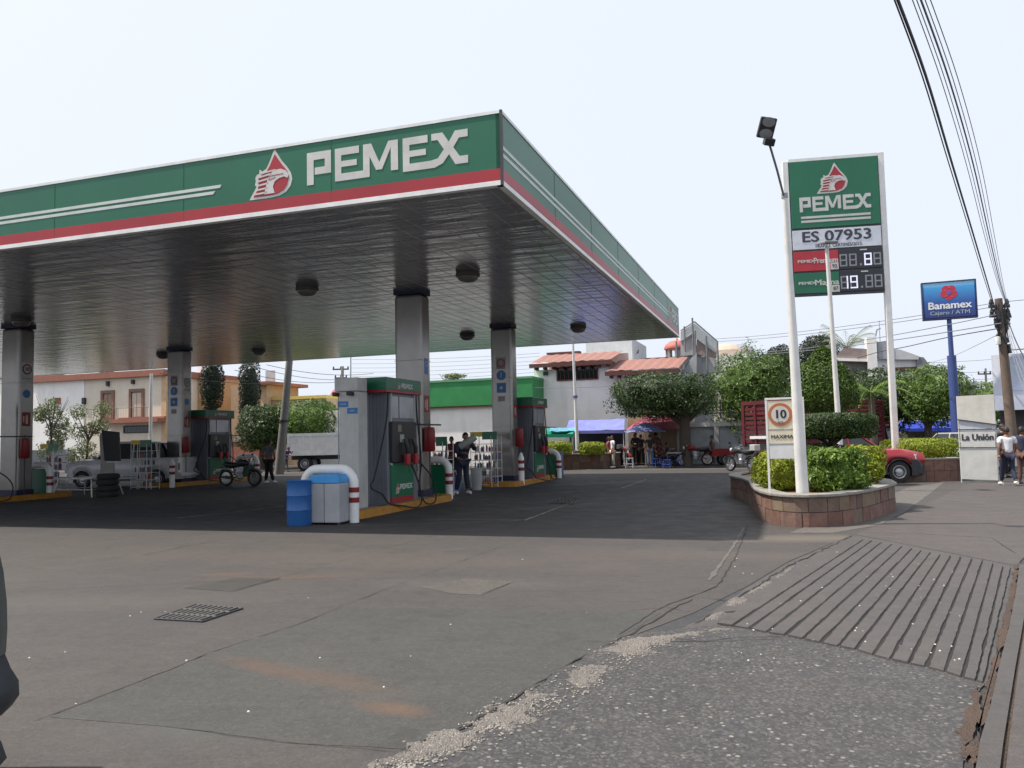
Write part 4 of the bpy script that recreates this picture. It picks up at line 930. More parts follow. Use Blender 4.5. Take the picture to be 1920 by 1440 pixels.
# speed sign ----------------------------------------------------------------
d=14.45;L0=at(1436,755,d);B=at(1440,912,d);sc=scale_at(d)
t=thing('speed_limit_sign','framed cream 10 speed limit sign on thin white legs beside the lamp post','speed sign',(L0.x,L0.y,.5),face_cam(1460,d)-.04)
wS=.62;z1=at(1436,750,d).z-.5;z0=at(1440,860,d).z-.5;z_a=at(1440,806,d).z-.5;z_b=at(1440,833,d).z-.5
CREAM=mat('cream_panel',(.66,.60,.46),.5)
for xx in(0,wS):
    b=MB().box(xx-.018,xx+.018,-.018,.018,0,z1+.03);b.build('leg',POLEW,t)
b=MB().box(-.018,wS+.018,-.021,.021,z1,z1+.035);b.build('top_bar',POLEW,t)
def pn(z0_,z1_,m,nm='panel'):
    q=MB().box(.02,wS-.02,-.012,.012,z0_,z1_);return q.build(nm,m,t)
pa=pn(z_a+.01,z1-.02,CREAM);pb2=pn(z_b+.01,z_a-.01,CREAM);pc=pn(z0+.0,z_b-.012,mat('panel_grey_white',(.62,.62,.62),.5))
q=MB().box(.02,wS-.02,-.016,.016,z_b-.010,z_b+.008).box(.02,wS-.02,-.016,.016,z_a-.008,z_a+.008);q.build('divider',GREY,t)
P=Vector((.235,-.014,(z_a+z1)/2))
signround(pa,P,X1,NF,.205,mat('ring_orange',(.45,.14,.05),.5),CREAMW,'10',.21)
text('km/h',.045,P+Vector((0,0,-.13)),X1,Z,NF,BLACK,pa,off=.011)
text('MAXIMA',.085,Vector((.25,-.014,(z_b+z_a)/2)),X1,Z,NF,INK,pb2,off=.002,bold=.003,width=.37)
# ================================================================ PLANTERS
STONE=bpy.data.materials.new('stone_blocks');STONE.use_nodes=True;n=STONE.node_tree;L=n.links;bb=n.nodes['Principled BSDF'];bb.inputs['Roughness'].default_value=.85
at_=n.nodes.new('ShaderNodeNewGeometry');no=n.nodes.new('ShaderNodeTexNoise');no.inputs['Scale'].default_value=5;no.inputs['Detail'].default_value=8;no.inputs['Roughness'].default_value=.7
tc=n.nodes.new('ShaderNodeTexCoord');L.new(tc.outputs['Object'],no.inputs['Vector'])
cr=n.nodes.new('ShaderNodeValToRGB');L.new(at_.outputs['Random Per Island'],cr.inputs[0]);E_=cr.color_ramp.elements;E_[0].color=(.15,.078,.058,1);E_[1].color=(.20,.145,.095,1);e=E_.new(.35);e.color=(.20,.11,.085,1);e=E_.new(.7);e.color=(.13,.085,.07,1)
mx_=n.nodes.new('ShaderNodeMixRGB');mx_.blend_type='OVERLAY';mx_.inputs[0].default_value=.75;L.new(cr.outputs[0],mx_.inputs[1]);L.new(no.outputs[0],mx_.inputs[2])
L.new(mx_.outputs[0],bb.inputs['Base Color']);bp=n.nodes.new('ShaderNodeBump');bp.inputs['Strength'].default_value=.7;bp.inputs['Distance'].default_value=.02;L.new(no.outputs[0],bp.inputs['Height']);L.new(bp.outputs[0],bb.inputs['Normal'])
COPE=mat('coping_stone',(.26,.245,.22),.85,bump=.4,dirt=.5,scale=6)
def resample(P,st):
    Q=[];n_=len(P)
    for i in range(n_):
        a,c=P[i],P[(i+1)%n_];k_=max(1,int((c-a).length/st))
        for k in range(k_): Q.append(a.lerp(c,k/k_))
    return Q
def smooth_loop(P,it=2):
    for _ in range(it):
        Q=[]
        for i in range(len(P)): a,c=P[i],P[(i+1)%len(P)];Q+=[a.lerp(c,.25),a.lerp(c,.75)]
        P=Q
    return P
def planter(label,loop,h,rows=2,bw=.34,soil=True,group=None,name='stone_planter'):
    """loop: closed list of ground points, counter-clockwise"""
    c=sum(loop,Vector())/len(loop);c.z=0;t=thing(name,label,'planter',c,0,group)
    P=[p-c for p in loop];
    def off(P,d_):
        Q=[]
        for i in range(len(P)):
            tt=(P[(i+1)%len(P)]-P[i-1]).normalized();Q.append(P[i]+Vector((tt.y,-tt.x,0))*d_)
        return Q
    area=sum(P[i].x*P[(i+1)%len(P)].y-P[(i+1)%len(P)].x*P[i].y for i in range(len(P)))
    if area<0: P=P[::-1]
    def wall(P,z0,z1,m,nm,par=t):
        o=P;i_=off(P,-.16);n_=len(P);b=MB();vs=[(p.x,p.y,z0) for p in o]+[(p.x,p.y,z1) for p in o]+[(p.x,p.y,z1) for p in i_]+[(p.x,p.y,z0) for p in i_];fs=[]
        for r_ in range(3):
            for k in range(n_): j=(k+1)%n_;fs.append((r_*n_+k,r_*n_+j,(r_+1)*n_+j,(r_+1)*n_+k))
        b.add(vs,fs);return b.build(nm,m,par,recalc=True)
    core=wall(off(P,-.012),0,h,mat('mortar',(.07,.06,.055),.95,bump=.4),'wall_core')
    Q=resample(P,.08);n_=len(Q);b=MB();rr=random.Random(int(h*100)+n_)
    for r_ in range(rows):
        z0=.0+h*r_/rows+.006;z1=h*(r_+1)/rows-.006;i=rr.randint(0,2)
        while i<n_-1:
            k=max(2,int(bw*rr.uniform(.75,1.45)/.08));j=min(i+k,n_)
            if n_-j<3: j=n_
            seg=[Q[q%n_] for q in range(i,j+1)];
            a=[p.copy() for p in seg];d0=(a[1]-a[0]).normalized()*.006;a[0]+=d0;d1=(a[-1]-a[-2]).normalized()*.006;a[-1]-=d1
            pr=rr.uniform(.0,.012);outs=[];ins=[]
            for q,p in enumerate(a):
                tt=(a[min(q+1,len(a)-1)]-a[max(q-1,0)]).normalized();nn=Vector((tt.y,-tt.x,0));outs.append(p+nn*(pr+.004*noise.noise(p*9)));ins.append(p-nn*.05)
            m_=len(a);zz0=z0+rr.uniform(-.003,.003);zz1=z1+rr.uniform(-.003,.003)
            vs=[(p.x,p.y,zz0) for p in outs]+[(p.x,p.y,zz1) for p in outs]+[(p.x,p.y,zz1) for p in ins]+[(p.x,p.y,zz0) for p in ins];fs=[]
            for g in range(3):
                for q in range(m_-1): fs.append((g*m_+q,g*m_+q+1,(g+1)*m_+q+1,(g+1)*m_+q))
            fs.append((0,m_,2*m_,3*m_));fs.append((m_-1,4*m_-1,3*m_-1,2*m_-1));b.add(vs,fs);i=j
    b.build('stone_course',STONE,t)
    # coping
    oc=off(P,.05);ic=off(P,-.26);n_=len(P);b=MB();h1=h+.055
    vs=[(p.x,p.y,h+.002) for p in oc]+[(p.x,p.y,h1) for p in oc]+[(p.x,p.y,h1) for p in ic]+[(p.x,p.y,h+.002) for p in ic];fs=[]
    for r_ in range(4):
        for k in range(n_): j=(k+1)%n_;fs.append((r_*n_+k,r_*n_+j,((r_+1)%4)*n_+j,((r_+1)%4)*n_+k))
    b.add(vs,fs);b.build('coping',COPE,t,bevel=.012)
    sl=off(P,-.2);b=MB();b.add([(p.x,p.y,h-.02) for p in sl]+[(0,0,h+.05)],[(k,(k+1)%n_,n_) for k in range(n_)]);b.build('soil',SOIL,t)
    return t
# near planter: rounded nose to the left, long side to the right
NP=[gp(1408,943),gp(1416,966),gp(1440,982),gp(1480,989),gp(1530,990),gp(1590,985),gp(1644,972),gp(1690,952)]
back=[gp(1690,952)+Vector((.15,2.2,0)),gp(1410,945)+Vector((1.3,4.6,0)),gp(1408,945)+Vector((.1,2.6,0))]
loop=smooth_loop([NP[0]]+NP[1:],0)
LP=NP[:]+back
LP=smooth_loop(LP,1)
planter('rounded brown stone planter holding the speed sign, lamp post and clipped bushes',LP,.50)
# second planter behind the red pickup
SP=[gp(1668,905),gp(1802,902),gp(1800,902)+Vector((1.2,5,0)),gp(1680,902)+Vector((1.0,5,0))]
planter('straight brown stone planter with a clipped yellow-green hedge, behind the red pickup',SP,.66)
c=gp(1090,880)+Vector((0,1.6,0));MPl=[c+Vector((2.15*math.cos(a),1.6*math.sin(a),0)) for a in [2*math.pi*k/28 for k in range(28)]]
planter('low round stone planter around the slim white lamp post beyond the canopy',MPl,.72,2,.3)
# ================================================================ PLANTS
LG=leafmat('leaf_green',(.022,.050,.012),(.12,.20,.028))
LD=leafmat('leaf_dark',(.016,.034,.010),(.055,.095,.018))
LY=leafmat('leaf_yellow_green',(.09,.14,.012),(.32,.36,.02))
LB=leafmat('leaf_bright',(.04,.085,.012),(.19,.30,.04))
LP_=leafmat('leaf_pale',(.08,.11,.04),(.26,.30,.13))
CYP=leafmat('leaf_cypress',(.012,.022,.012),(.035,.05,.025))
def foliage(parent,name,shape,c,sz,n,ls,m,seed=0,lump=.18,fill=.35,lf=1.8,core=True):
    """shape box/ellipsoid/cone/disc centred c with half sizes sz; n leaves of length ls"""
    rr=random.Random(seed);vs=[];fs=[]
    def surf(d):
        x,y,z=d
        if shape=='box':
            p=5.0;k=(abs(x)**p+abs(y)**p+abs(z)**p)**(1/p);r=1/k
        elif shape=='roundbox':
            p=3.2;k=(abs(x)**p+abs(y)**p+abs(z)**p)**(1/p);r=1/k
        elif shape=='cone':
            # profile: wide below, pointed above
            r=1.;return Vector((x*(1-.78*max(0,(z+1)/2)**1.1),y*(1-.78*max(0,(z+1)/2)**1.1),z))
        else: r=1.
        return Vector((x*r,y*r,z*r))
    so=Vector((seed*1.37,seed*.71,seed*2.1))
    for i in range(n):
        while True:
            d=Vector((rr.gauss(0,1),rr.gauss(0,1),rr.gauss(0,1)))
            if d.length>.01: break
        d.normalize();s_=surf(d)
        q=Vector((s_.x*sz[0],s_.y*sz[1],s_.z*sz[2]))
        lum=noise.noise(q*lf+so)*lump+noise.noise(q*lf*3+so)*lump*.5
        rad=1+lum
        if rr.random()<fill: rad*=rr.uniform(.55,.95)
        else: rad*=rr.uniform(.93,1.04)
        p=Vector(c)+q*rad
        # orientation: facing outwards with scatter
        nrm=(d+Vector((rr.gauss(0,.55),rr.gauss(0,.55),rr.gauss(.25,.55)))).normalized()
        a=nrm.cross(Vector((rr.gauss(0,1),rr.gauss(0,1),rr.gauss(0,1)))).normalized();b=nrm.cross(a)
        L_=ls*rr.uniform(.6,1.3);w_=L_*.45
        k=len(vs);vs+=[p-a*L_*.5,p+b*w_*.5+nrm*L_*.08,p+a*L_*.5,p-b*w_*.5+nrm*L_*.08];fs.append((k,k+1,k+2,k+3))
    me=bpy.data.meshes.new(name)
    if core:
        # coarse inner mass of the same leaves
        for i in range(14):
            for j in range(20):
                th=math.pi*i/13;ph=2*math.pi*j/20;d=Vector((math.sin(th)*math.cos(ph),math.sin(th)*math.sin(ph),math.cos(th)));s_=surf(d);q=Vector((s_.x*sz[0],s_.y*sz[1],s_.z*sz[2]))
                lum=noise.noise(q*lf+so)*lump;vs.append(Vector(c)+q*(.70+lum))
        k0=len(vs)-280
        for i in range(13):
            for j in range(20): a=k0+i*20+j;b=k0+i*20+(j+1)%20;fs.append((a,b,b+20,a+20))
    me.from_pydata([tuple(v) for v in vs],[],fs);me.materials.append(m);me.update()
    o=bpy.data.objects.new(name,me);col.objects.link(o)
    if parent:o.parent=parent
    return o
def limbs(t,base,top,r,n,spread,seed=0,mt=None,h2=.8):
    rr=random.Random(seed);b=MB();B=Vector(base);T_=Vector(top)
    mid=B.lerp(T_,.5)+Vector((rr.uniform(-.05,.05),0,0))
    b.tube([B,mid,T_],[r,r*.8,r*.72],10)
    for k in range(n):
        a=2*math.pi*k/n+rr.uniform(-.3,.3);e=T_+Vector((math.cos(a)*spread,math.sin(a)*spread*.7,h2*rr.uniform(.7,1.1)));s_=B.lerp(T_,rr.uniform(.75,.97))
        b.tube([s_,s_.lerp(e,.5)+Vector((0,0,-.05)),e],[r*.5,r*.33,r*.12],7)
    return b.build('trunk',mt or BARK,t,smooth=True)
def tree(label,rect,d,depth=None,shape='roundbox',n=5000,ls=.14,m=LG,seed=1,lump=.18,trunkpx=None,name='tree',cat='tree',tr=.14,spread=.8,group=None,zb=0,lf=1.5,base_py=None):
    x0,y0,x1,y1=rect;c=at((x0+x1)/2,(y0+y1)/2,d);k=scale_at(d);hw_=(x1-x0)*k/2;hh=(y1-y0)*k/2
    tx=at(trunkpx or (x0+x1)/2,820,d).x
    t=thing(name,label,cat,(tx,c.y,zb),0,group)
    dd=depth if depth else hw_*.85
    foliage(t,'crown',shape,(c.x-tx,0,c.z-zb),(hw_*.95,dd,hh*.97),n,ls,m,seed,lump,lf=lf)
    limbs(t,(0,0,0),(0,0,max(.2,c.z-zb-hh*.85)),tr,5,min(hw_*.7,spread*1.6),seed,h2=hh*1.0)
    return t
TRG='broad clipped street trees across the road'
tree('flat-topped clipped tree with a thick forked trunk beside the food stall',(1148,701,1335,782),41,2.6,'roundbox',11000,.15,LD,1,.24,trunkpx=1284,tr=.34,spread=1.9,lf=1.1)
tree('bushy bright green tree right of the scaffolded building, above the red truck',(1336,662,1482,800),43,2.8,'roundbox',10000,.17,LG,2,.34,trunkpx=1420,tr=.25,spread=1.6,lf=1.0)
tree('dark green cone-shaped tree behind the lamp post',(1452,648,1630,778),24.0,1.1,'cone',12000,.10,LG,3,.12,tr=.14,spread=.5,name='conical_tree',lf=2.0)
tree('broad clipped tree to the right of the price sign post, above the blue awning',(1682,690,1796,792),38,2.4,'roundbox',9000,.15,LG,4,.28,tr=.22,spread=1.4,lf=1.1)
tree('loose green tree between the cone-shaped tree and the sign post',(1592,694,1692,815),40,2.0,'roundbox',7000,.16,LD,5,.3,tr=.2,spread=1.2,lf=1.)
tree('square clipped tree far behind the newspaper banner',(1815,718,1890,800),58,3.,'box',5000,.22,LG,6,.14,tr=.25,spread=1.2,lf=.9)
tree('long hedge-like green tree behind the white truck and leaning pole',(520,752,640,830),52,3.,'roundbox',8000,.2,LG,7,.24,tr=.25,spread=1.4,lf=.9)
tree('darker bushy tree behind the man standing by the pumps',(455,762,528,845),50,2.2,'roundbox',5500,.19,LD,8,.26,tr=.2,spread=1.2,lf=.9)
tree('tall narrow dark cypress behind the white pump, left one of two',(379,672,417,770),55,.8,'roundbox',4500,.16,CYP,9,.12,tr=.2,spread=.4,name='cypress',lf=1.6,group=None)
tree('tall narrow dark cypress behind the motorcycle, right one of two',(450,672,486,800),54,.8,'roundbox',5000,.16,CYP,10,.12,tr=.2,spread=.4,name='cypress',lf=1.6)
def sparse(label,rect,d,n,ls,m,seed,name='young_tree'):
    x0,y0,x1,y1=rect;c=at((x0+x1)/2,(y0+y1)/2,d);k=scale_at(d);hw_=(x1-x0)*k/2;hh=(y1-y0)*k/2
    t=thing(name,label,'tree',(c.x,c.y,0),0);rr=random.Random(seed);parts=[]
    for q in range(9):
        a=rr.uniform(0,6.28);f=rr.uniform(.2,.95);cc=(math.cos(a)*hw_*f*.7,math.sin(a)*hw_*f*.7,c.z+rr.uniform(-.85,.75)*hh);parts.append(foliage(None,'crown','ellipsoid',cc,(hw_*.42,hw_*.42,hh*.24),int(n/9),ls,m,seed*20+q,.35,.8,core=False))
    bm=bmesh.new()
    for o_ in parts: bm.from_mesh(o_.data)
    me=bpy.data.meshes.new('crown');bm.to_mesh(me);bm.free();me.materials.append(m)
    for o_ in parts: bpy.data.objects.remove(o_)
    o=bpy.data.objects.new('crown',me);col.objects.link(o);o.parent=t
    limbs(t,(0,0,0),(hw_*.1,0,c.z),.07,8,hw_*.8,seed,h2=hh*.7)
sparse('sparse young tree with thin branches in front of the cream house',(118,748,205,880),47,3600,.14,LP_,11)
sparse('wispy pale green tree in front of the white house wall at far left',(58,722,130,860),49,3000,.15,LP_,12)
sparse('airy tree poking above the green station wall',(812,697,882,722),62,900,.25,LP_,13)
tree('distant dark round tree top behind the lamp post, left of the palm',(1502,626,1566,700),62,2.2,'ellipsoid',4000,.22,CYP,14,.25,tr=.3,lf=.8)
tree('distant dark green tree behind the bushy tree above the red truck',(1430,648,1490,720),60,2.2,'ellipsoid',3500,.22,CYP,15,.25,tr=.3,lf=.8)
# palms
def palm(label,px,pytop,d,R_,nf,seed,trunk_r=.14,up_=.55,m=None):
    P=at(px,pytop,d);t=thing('palm_tree',label,'palm tree',(P.x,P.y,0));h=P.z
    b=MB().tube([(0,0,0),(.05,0,h*.5),(0,0,h)],[trunk_r*1.3,trunk_r,trunk_r*.8],10);b.build('trunk',BARK,t,smooth=True)
    rr=random.Random(seed)
    b=MB()
    for k in range(nf):
        a=2*math.pi*k/nf+rr.uniform(-.2,.2);u_=rr.uniform(up_-.35,up_+.4);dirn=Vector((math.cos(a),math.sin(a),0));prev=None
        for s_ in range(13):
            f=s_/12;p=Vector((0,0,h))+dirn*(R_*f*math.cos(u_*.6))+Z*(R_*(u_*f-.75*f*f*(1.1-u_*.3)))
            if prev is not None:
                side=dirn.cross(Z);
                for sg in(-1,1):
                    for j in range(2):
                        q=prev.lerp(p,j*.5);tip=q+side*sg*R_*.22*(1-f*.5)*math.sin(min(1,f*2+.35)*1.6)+dirn*R_*.12-Z*R_*.09
                        b.add([q,q+dirn*R_*.022,tip],[(0,1,2)])
                b.add([prev-side*.012,prev+side*.012,p+side*.012,p-side*.012],[(0,1,2,3)])
            prev=p
    b.build('fronds',m or LB,t,recalc=False)
palm('tall pale-fronded palm behind the roof at the white lamp post',1588,652,58,2.3,16,1,up_=.95,m=LP_)
palm('small bright palm in front of the loose green tree, left of the sign post',1632,735,33,1.7,14,2,up_=.5,m=LB)
# clipped shrubs -----------------------------------------------------------
def shrub(label,rect,d,depth,shape,n,ls,m,seed,lump=.1,name='clipped_bush',cat='bush',zb=.5,lf=3.,group=None):
    x0,y0,x1,y1=rect;c=at((x0+x1)/2,(y0+y1)/2,d);k=scale_at(d);hw_=(x1-x0)*k/2;hh=(y1-y0)*k/2
    if c.z-hh<zb: zz=zb
    t=thing(name,label,cat,(c.x,c.y,zb),0,group)
    foliage(t,'leaves',shape,(0,0,c.z-zb),(hw_*.96,depth,hh*.97),n,ls,m,seed,lump,lf=lf,fill=.3)
    b=MB();
    for q in(-.3,0,.3): b.tube([(q*hw_,0,-.02),(q*hw_*1.1,0,max(.1,c.z-zb))],.02,6)
    b.build('stem',BARK,t);return t
shrub('square yellow-green clipped bush directly behind the speed sign',(1417,846,1506,916),15.6,.62,'roundbox',9000,.06,LY,21,.24)
shrub('loose leafy mid-green bush right of the thick lamp post',(1512,842,1618,924),14.9,.55,'roundbox',8500,.085,LB,22,.36,lf=3.5)
shrub('yellow-green bush at the right end of the rounded planter',(1590,834,1650,900),16.2,.5,'roundbox',5500,.065,LY,23,.26)
shrub('dark bush at the back of the rounded planter',(1490,832,1580,880),17.0,.5,'roundbox',4500,.07,LD,24,.2)
tree('small tree clipped into a flat dark green table behind the speed sign',(1488,775,1628,822),17.2,.75,'box',11000,.07,LD,25,.07,name='topiary_tree',tr=.07,spread=.45,zb=.5,lf=3.)
shrub('clipped hedge with a yellow-green top in the straight planter behind the pickup',(1668,822,1791,866),26.6,1.1,'box',11000,.08,LY,26,.07,name='clipped_hedge',cat='hedge',zb=.66,lf=2.)
shrub('low yellow-green bush in the round planter, left of the slim lamp post',(1022,827,1072,852),40.0,.8,'box',3500,.10,LY,27,.12,zb=.72)
shrub('low yellow-green bush in the round planter, right of the slim lamp post',(1086,829,1134,852),40.0,.8,'box',3500,.10,LY,28,.12,zb=.72)
# grass and ground cover in the planter
gb=MB();rr=random.Random(8)
for k in range(900):
    p=gp(rr.uniform(1425,1500),rr.uniform(905,921),.5)
    a=rr.uniform(0,6.28);h_=rr.uniform(.02,.06);gb.add([p+Vector((.006,0,-.01)),p-Vector((.006,0,.01)),p+Vector((math.cos(a)*.03,math.sin(a)*.03,h_))],[(0,1,2)])
o=gb.build('grass',LB,recalc=False);props(o,'thin dry grass at the foot of the speed sign','grass',kind='stuff')
# ================================================================ BUILDINGS (grid aligned; each thing's origin sits on its facade line)
def bld(name,label,W,cat='building',X=0):
    t=gthing(name,label,cat,X,W);return t
class FB:
    """facade helper: pixel rectangles on the vertical plane at grid distance W"""
    def __init__(s,t,W): s.t=t;s.W=W
    def rect(s,x0,y0,x1,y1):
        ym=(y0+y1)/2;xm=(x0+x1)/2
        return gx(x0,ym,s.W)[0],gx(x1,ym,s.W)[0],gx(xm,y1,s.W)[1],gx(xm,y0,s.W)[1]
    def block(s,name,px,m,dep,w0=0,z0=None,bevel=0,parent=None):
        X0,X1_,Z0,Z1=s.rect(*px)
        if z0 is not None: Z0=z0
        return MB().box(X0,X1_,w0,w0+dep,Z0,Z1).build(name,m,parent or s.t,bevel=bevel)
    def window(s,px,frame,glass,par=None,bars=0,name='window',dep=.06,sill=None,fw_=.07):
        X0,X1_,Z0,Z1=s.rect(*px);b=MB()
        b.box(X0,X1_,-dep,.0,Z1-fw_,Z1).box(X0,X1_,-dep,0,Z0,Z0+fw_).box(X0,X0+fw_,-dep,0,Z0+fw_,Z1-fw_).box(X1_-fw_,X1_,-dep,0,Z0+fw_,Z1-fw_)
        o=b.build(name,frame,par or s.t)
        MB().box(X0+fw_,X1_-fw_,-.012,-.004,Z0+fw_,Z1-fw_).build('pane',glass,o)
        if bars:
            g=MB()
            for k in range(1,bars): xx=X0+(X1_-X0)*k/bars;g.box(xx-.012,xx+.012,-dep-.03,-dep-.01,Z0,Z1)
            g.build('window_bars',frame,o)
        return o
BRN=mat('brown_door',(.20,.10,.065),.6);GREYW=mat('grey_wall',(.34,.345,.36),.85,dirt=.3,var=.1,scale=1);WGREY=mat('pale_grey_wall',(.46,.47,.48),.85,dirt=.3,scale=1)
CURT=mat('curtain_cream',(.5,.42,.34),.8)
# cream house
W=27.5;t=bld('town_house','cream two-storey house with brown balcony doors and an orange ledge, at left',W,'house');f=FB(t,W)
f.block('wall',(158,706,307,930),WALLC,9,0,-.0);f.block('corner_pilaster',(303,706,312,930),mat('pilaster_tan',(.55,.38,.22),.8),.3,-.05,0)
f.block('cornice',(60,700,313,711),ORANGE,9.6,-.35);f.block('balcony_slab',(203,786,312,793),ORANGE,.9,-.9);
f.block('balcony_skirt',(225,782,312,787),ORANGE,.2,-.2)
for px in((190,732,215,789),(243,729,271,787)):
    o=f.window(px,BRN,GLASS,name='balcony_door',fw_=.22,dep=.1)
    X0,X1_,Z0,Z1=f.rect(*px)
    MB().box(X0+.25,(X0+X1_)/2-.02,-.03,-.018,Z0+.05,Z1-.3).box((X0+X1_)/2+.02,X1_-.25,-.03,-.018,Z0+.05,Z1-.3).build('curtain',CURT if px[0]>200 else mat('shutter_brown',(.28,.19,.14),.8),o)
X0,X1_,Z0,Z1=f.rect(177,766,300,787);b=MB().tube([(X0,-.85,Z1),(X1_,-.85,Z1)],.02,5)
for k in range(40): xx=X0+(X1_-X0)*k/39;b.tube([(xx,-.85,Z0),(xx,-.85,Z1)],.009,4)
b.build('balcony_railing',DARK,t)
f.window((232,798,282,812),DARK,GLASS,bars=9)
f.window((215,828,245,862),BRN,GLASS);
for px in((202,715,206,724),(249,712,253,720)): f.block('wall_lamp',px,BLACK,.2,-.2)
# white neighbour
t=bld('town_house','plain white house wall at far left with a small red sign',W+.02,'house');f=FB(t,W+.02)
f.block('wall',(-120,709,157,930),WALLW,9,0,-.0);f.block('cornice',(-120,703,59,712),ORANGE,9,-.2);f.block('wall_sign',(103,746,114,758),EXTRED,.05,-.05);f.block('wall_lamp',(157,746,162,758),BLACK,.2,-.2)
f.window((88,826,118,860),DARK,GLASS);f.block('water_tank',(60,690,78,706),WHITEB,1.2,3);f.block('parapet',(80,697,126,705),WALLW,.3,3)
f.block('low_wall',(60,843,160,868),mat('low_wall_dark',(.10,.11,.13),.8),.3,-1.2,0)
# roof clutter
t=bld('roof_antennas','row of thin antenna masts and pale rails on the roof of the cream house',W+3,'antennas');f=FB(t,W+3)
b=MB()
for k,px in enumerate((132,150,171,196,206,214,230,262,290)):
    X0,z=gx(px,704,W+3);b.tube([(X0,0,z-.8),(X0,0,z+.3+.5*(k%3))],.02,5)
X0,z=gx(130,700,W+3);X1b,_=gx(310,692,W+3);b.tube([(X0,0,z),(X1b,0,z+.1)],.02,5).tube([(X0,0,z+.3),(X1b,0,z+.4)],.015,5);b.build('mast',mat('mast_pale',(.5,.5,.5),.5),t)
f.block('roof_tank',(186,692,198,704),DARK,.8,0)
# orange houses further along
t=bld('town_house','orange-yellow house seen between the left column and the cypresses',31,'house');f=FB(t,31)
f.block('wall',(360,706,380,850),mat('amber_wall',(.48,.28,.13),.85),6,0,0);f.block('wall',(425,722,452,850),mat('amber_wall2',(.40,.27,.17),.85),5,.5,0)
f.block('cornice',(356,700,381,707),ORANGE,6.2,-.1);f.block('roof_panel',(362,683,371,698),WALLW,.2,.5)
t=bld('town_house','orange flat-roofed house right of the cypresses behind the leaning pole',30,'house');f=FB(t,30)
f.block('wall',(482,722,500,850),mat('apricot_wall',(.52,.35,.21),.85),4,0,0);f.block('roof_slab',(478,716,512,722),ORANGE,5,-.5);f.block('wall',(500.5,747,604,850),mat('peach_wall',(.46,.33,.22),.85,dirt=.3),4,.6,0);f.block('parapet',(500,742,604,748),mat('yellow_trim',(.6,.45,.12),.8),4.2,.5)
f.block('roof_rail',(482,693,500,716),mat('rail_pale',(.45,.45,.45),.6),.04,1)
t=bld('town_house','low brown house with a small red dome behind the white truck',33,'house');f=FB(t,33)
f.block('wall',(604,746,650,850),BRICK,5,0,0)
X0,z=gx(617,741,33);b=MB().lathe([(1.0,-.1),(.98,.15),(.8,.45),(.45,.68),(.02,.75)],(X0,2,z),16);b.build('dome',mat('dome_red',(.35,.08,.08),.7),t,smooth=True)
t=bld('brick_wall','low orange-brown brick wall behind the man standing by the pumps',24.5,'wall');f=FB(t,24.5)
f.block('wall',(430,826,500,870),mat('brick_orange',(.28,.11,.07),.85,var=.25,scale=5,bump=.4,bscale=20),.3,0,0);f.block('coping',(428,822,502,828),CONC,.4,-.05)
# station building: green band over white wall
W=25;t=bld('station_building','white station building with a wide green parapet band behind the canopy columns',W);f=FB(t,W)
f.block('wall',(560,764,1001,905),WALLW,8,0,0);X0,X1_,Z0,Z1=f.rect(560,716,1001,764);X0,_,_,_=f.rect(806,716,1001,764)
f.block('green_band',(640,717,1001,763),mat('parapet_green',(.03,.24,.07),.6,dirt=.25,scale=1.5),8.2,-.25);f.block('band_edge',(640,762,1001,766),BRICK,8.1,-.2);f.block('band_cap',(640,714,1001,718),mat('cap_green_pale',(.12,.32,.16),.6),8.3,-.3)
f.block('roof_unit',(972,707,996,715),DARK,1,2)
# white house with tiled roofs
W=27;t=bld('town_house','white house with red-tiled roofs and a barred window, right of the station building',W,'house');f=FB(t,W)
f.block('wall',(1003,690,1180,905),WALLW,9,0,0);f.block('wall',(1180.5,700,1290,905),mat('house_wall_blueish',(.60,.62,.67),.85,dirt=.15,scale=.8),9,.15,0)
def tiled(x0,ye0,x1,ye1,yr,xr0,xr1,W_,dep,t=t,ov=.7):
    a,za=gx(x0,ye0,W_-ov);c,zc=gx(x1,ye1,W_-ov);r0_,zr0=gx(xr0,yr,W_+dep);r1_,zr1=gx(xr1,yr,W_+dep)
    ze=(za+zc)/2;zr=max((zr0+zr1)/2,ze+.3);b=MB();w0=W_-ov-W;w1=W_+dep-W
    N_=int(abs(c-a)/.28);vs=[];fs=[]
    for k in range(N_+1):
        f_=k/N_;hgt=.05*(k%2);vs+=[(a+(c-a)*f_,w0,ze+hgt),(r0_+(r1_-r0_)*f_,w1,zr+hgt)]
    for k in range(N_): fs.append((2*k,2*k+2,2*k+3,2*k+1))
    b.add(vs,fs);o=b.build('tiled_roof',TILE,t,recalc=False)
    b=MB().box(min(a,c)-.05,max(a,c)+.05,w0-.06,w0+.08,ze-.26,ze-.03);b.box(min(a,c),max(a,c),w0+.1,w0+ov+.2,ze-.16,ze-.05)
    b.build('eave_board',mat('eave_redbrown',(.10,.035,.03),.7),o)
    b=MB()
    for k in range(9): xx=a+(c-a)*(k+.5)/9;b.box(xx-.06,xx+.06,w0+.1,w0+ov,ze-.38,ze-.2)
    b.build('rafter_end',mat('eave_redbrown',(.1,.035,.03),.7),o)
    return o
tiled(994,682,1146,674,663,1018,1170,W,1.9)
tiled(1136,697,1272,689,673,1160,1290,W-.3,1.8)
f.block('upper_wall',(1010,660,1165,690),mat('rose_wall',(.45,.33,.32),.8),.3,2.0);f.block('wall_coping',(1008,654,1072,660),mat('eave_redbrown',(.1,.035,.03),.7),.5,1.9)
f.block('upper_wall',(1188,668,1290,700),GREYW,.3,2.5);f.block('wall_coping',(1188,663,1270,668),DARK,.4,2.4)
f.window((1044,687,1122,713),mat('window_red',(.16,.03,.03),.6),GLASS,bars=10,dep=.08)
f.block('wall_lamp',(1020,697,1028,704),BLACK,.2,-.2)
X0,z=gx(1268,672,W+2);b=MB()
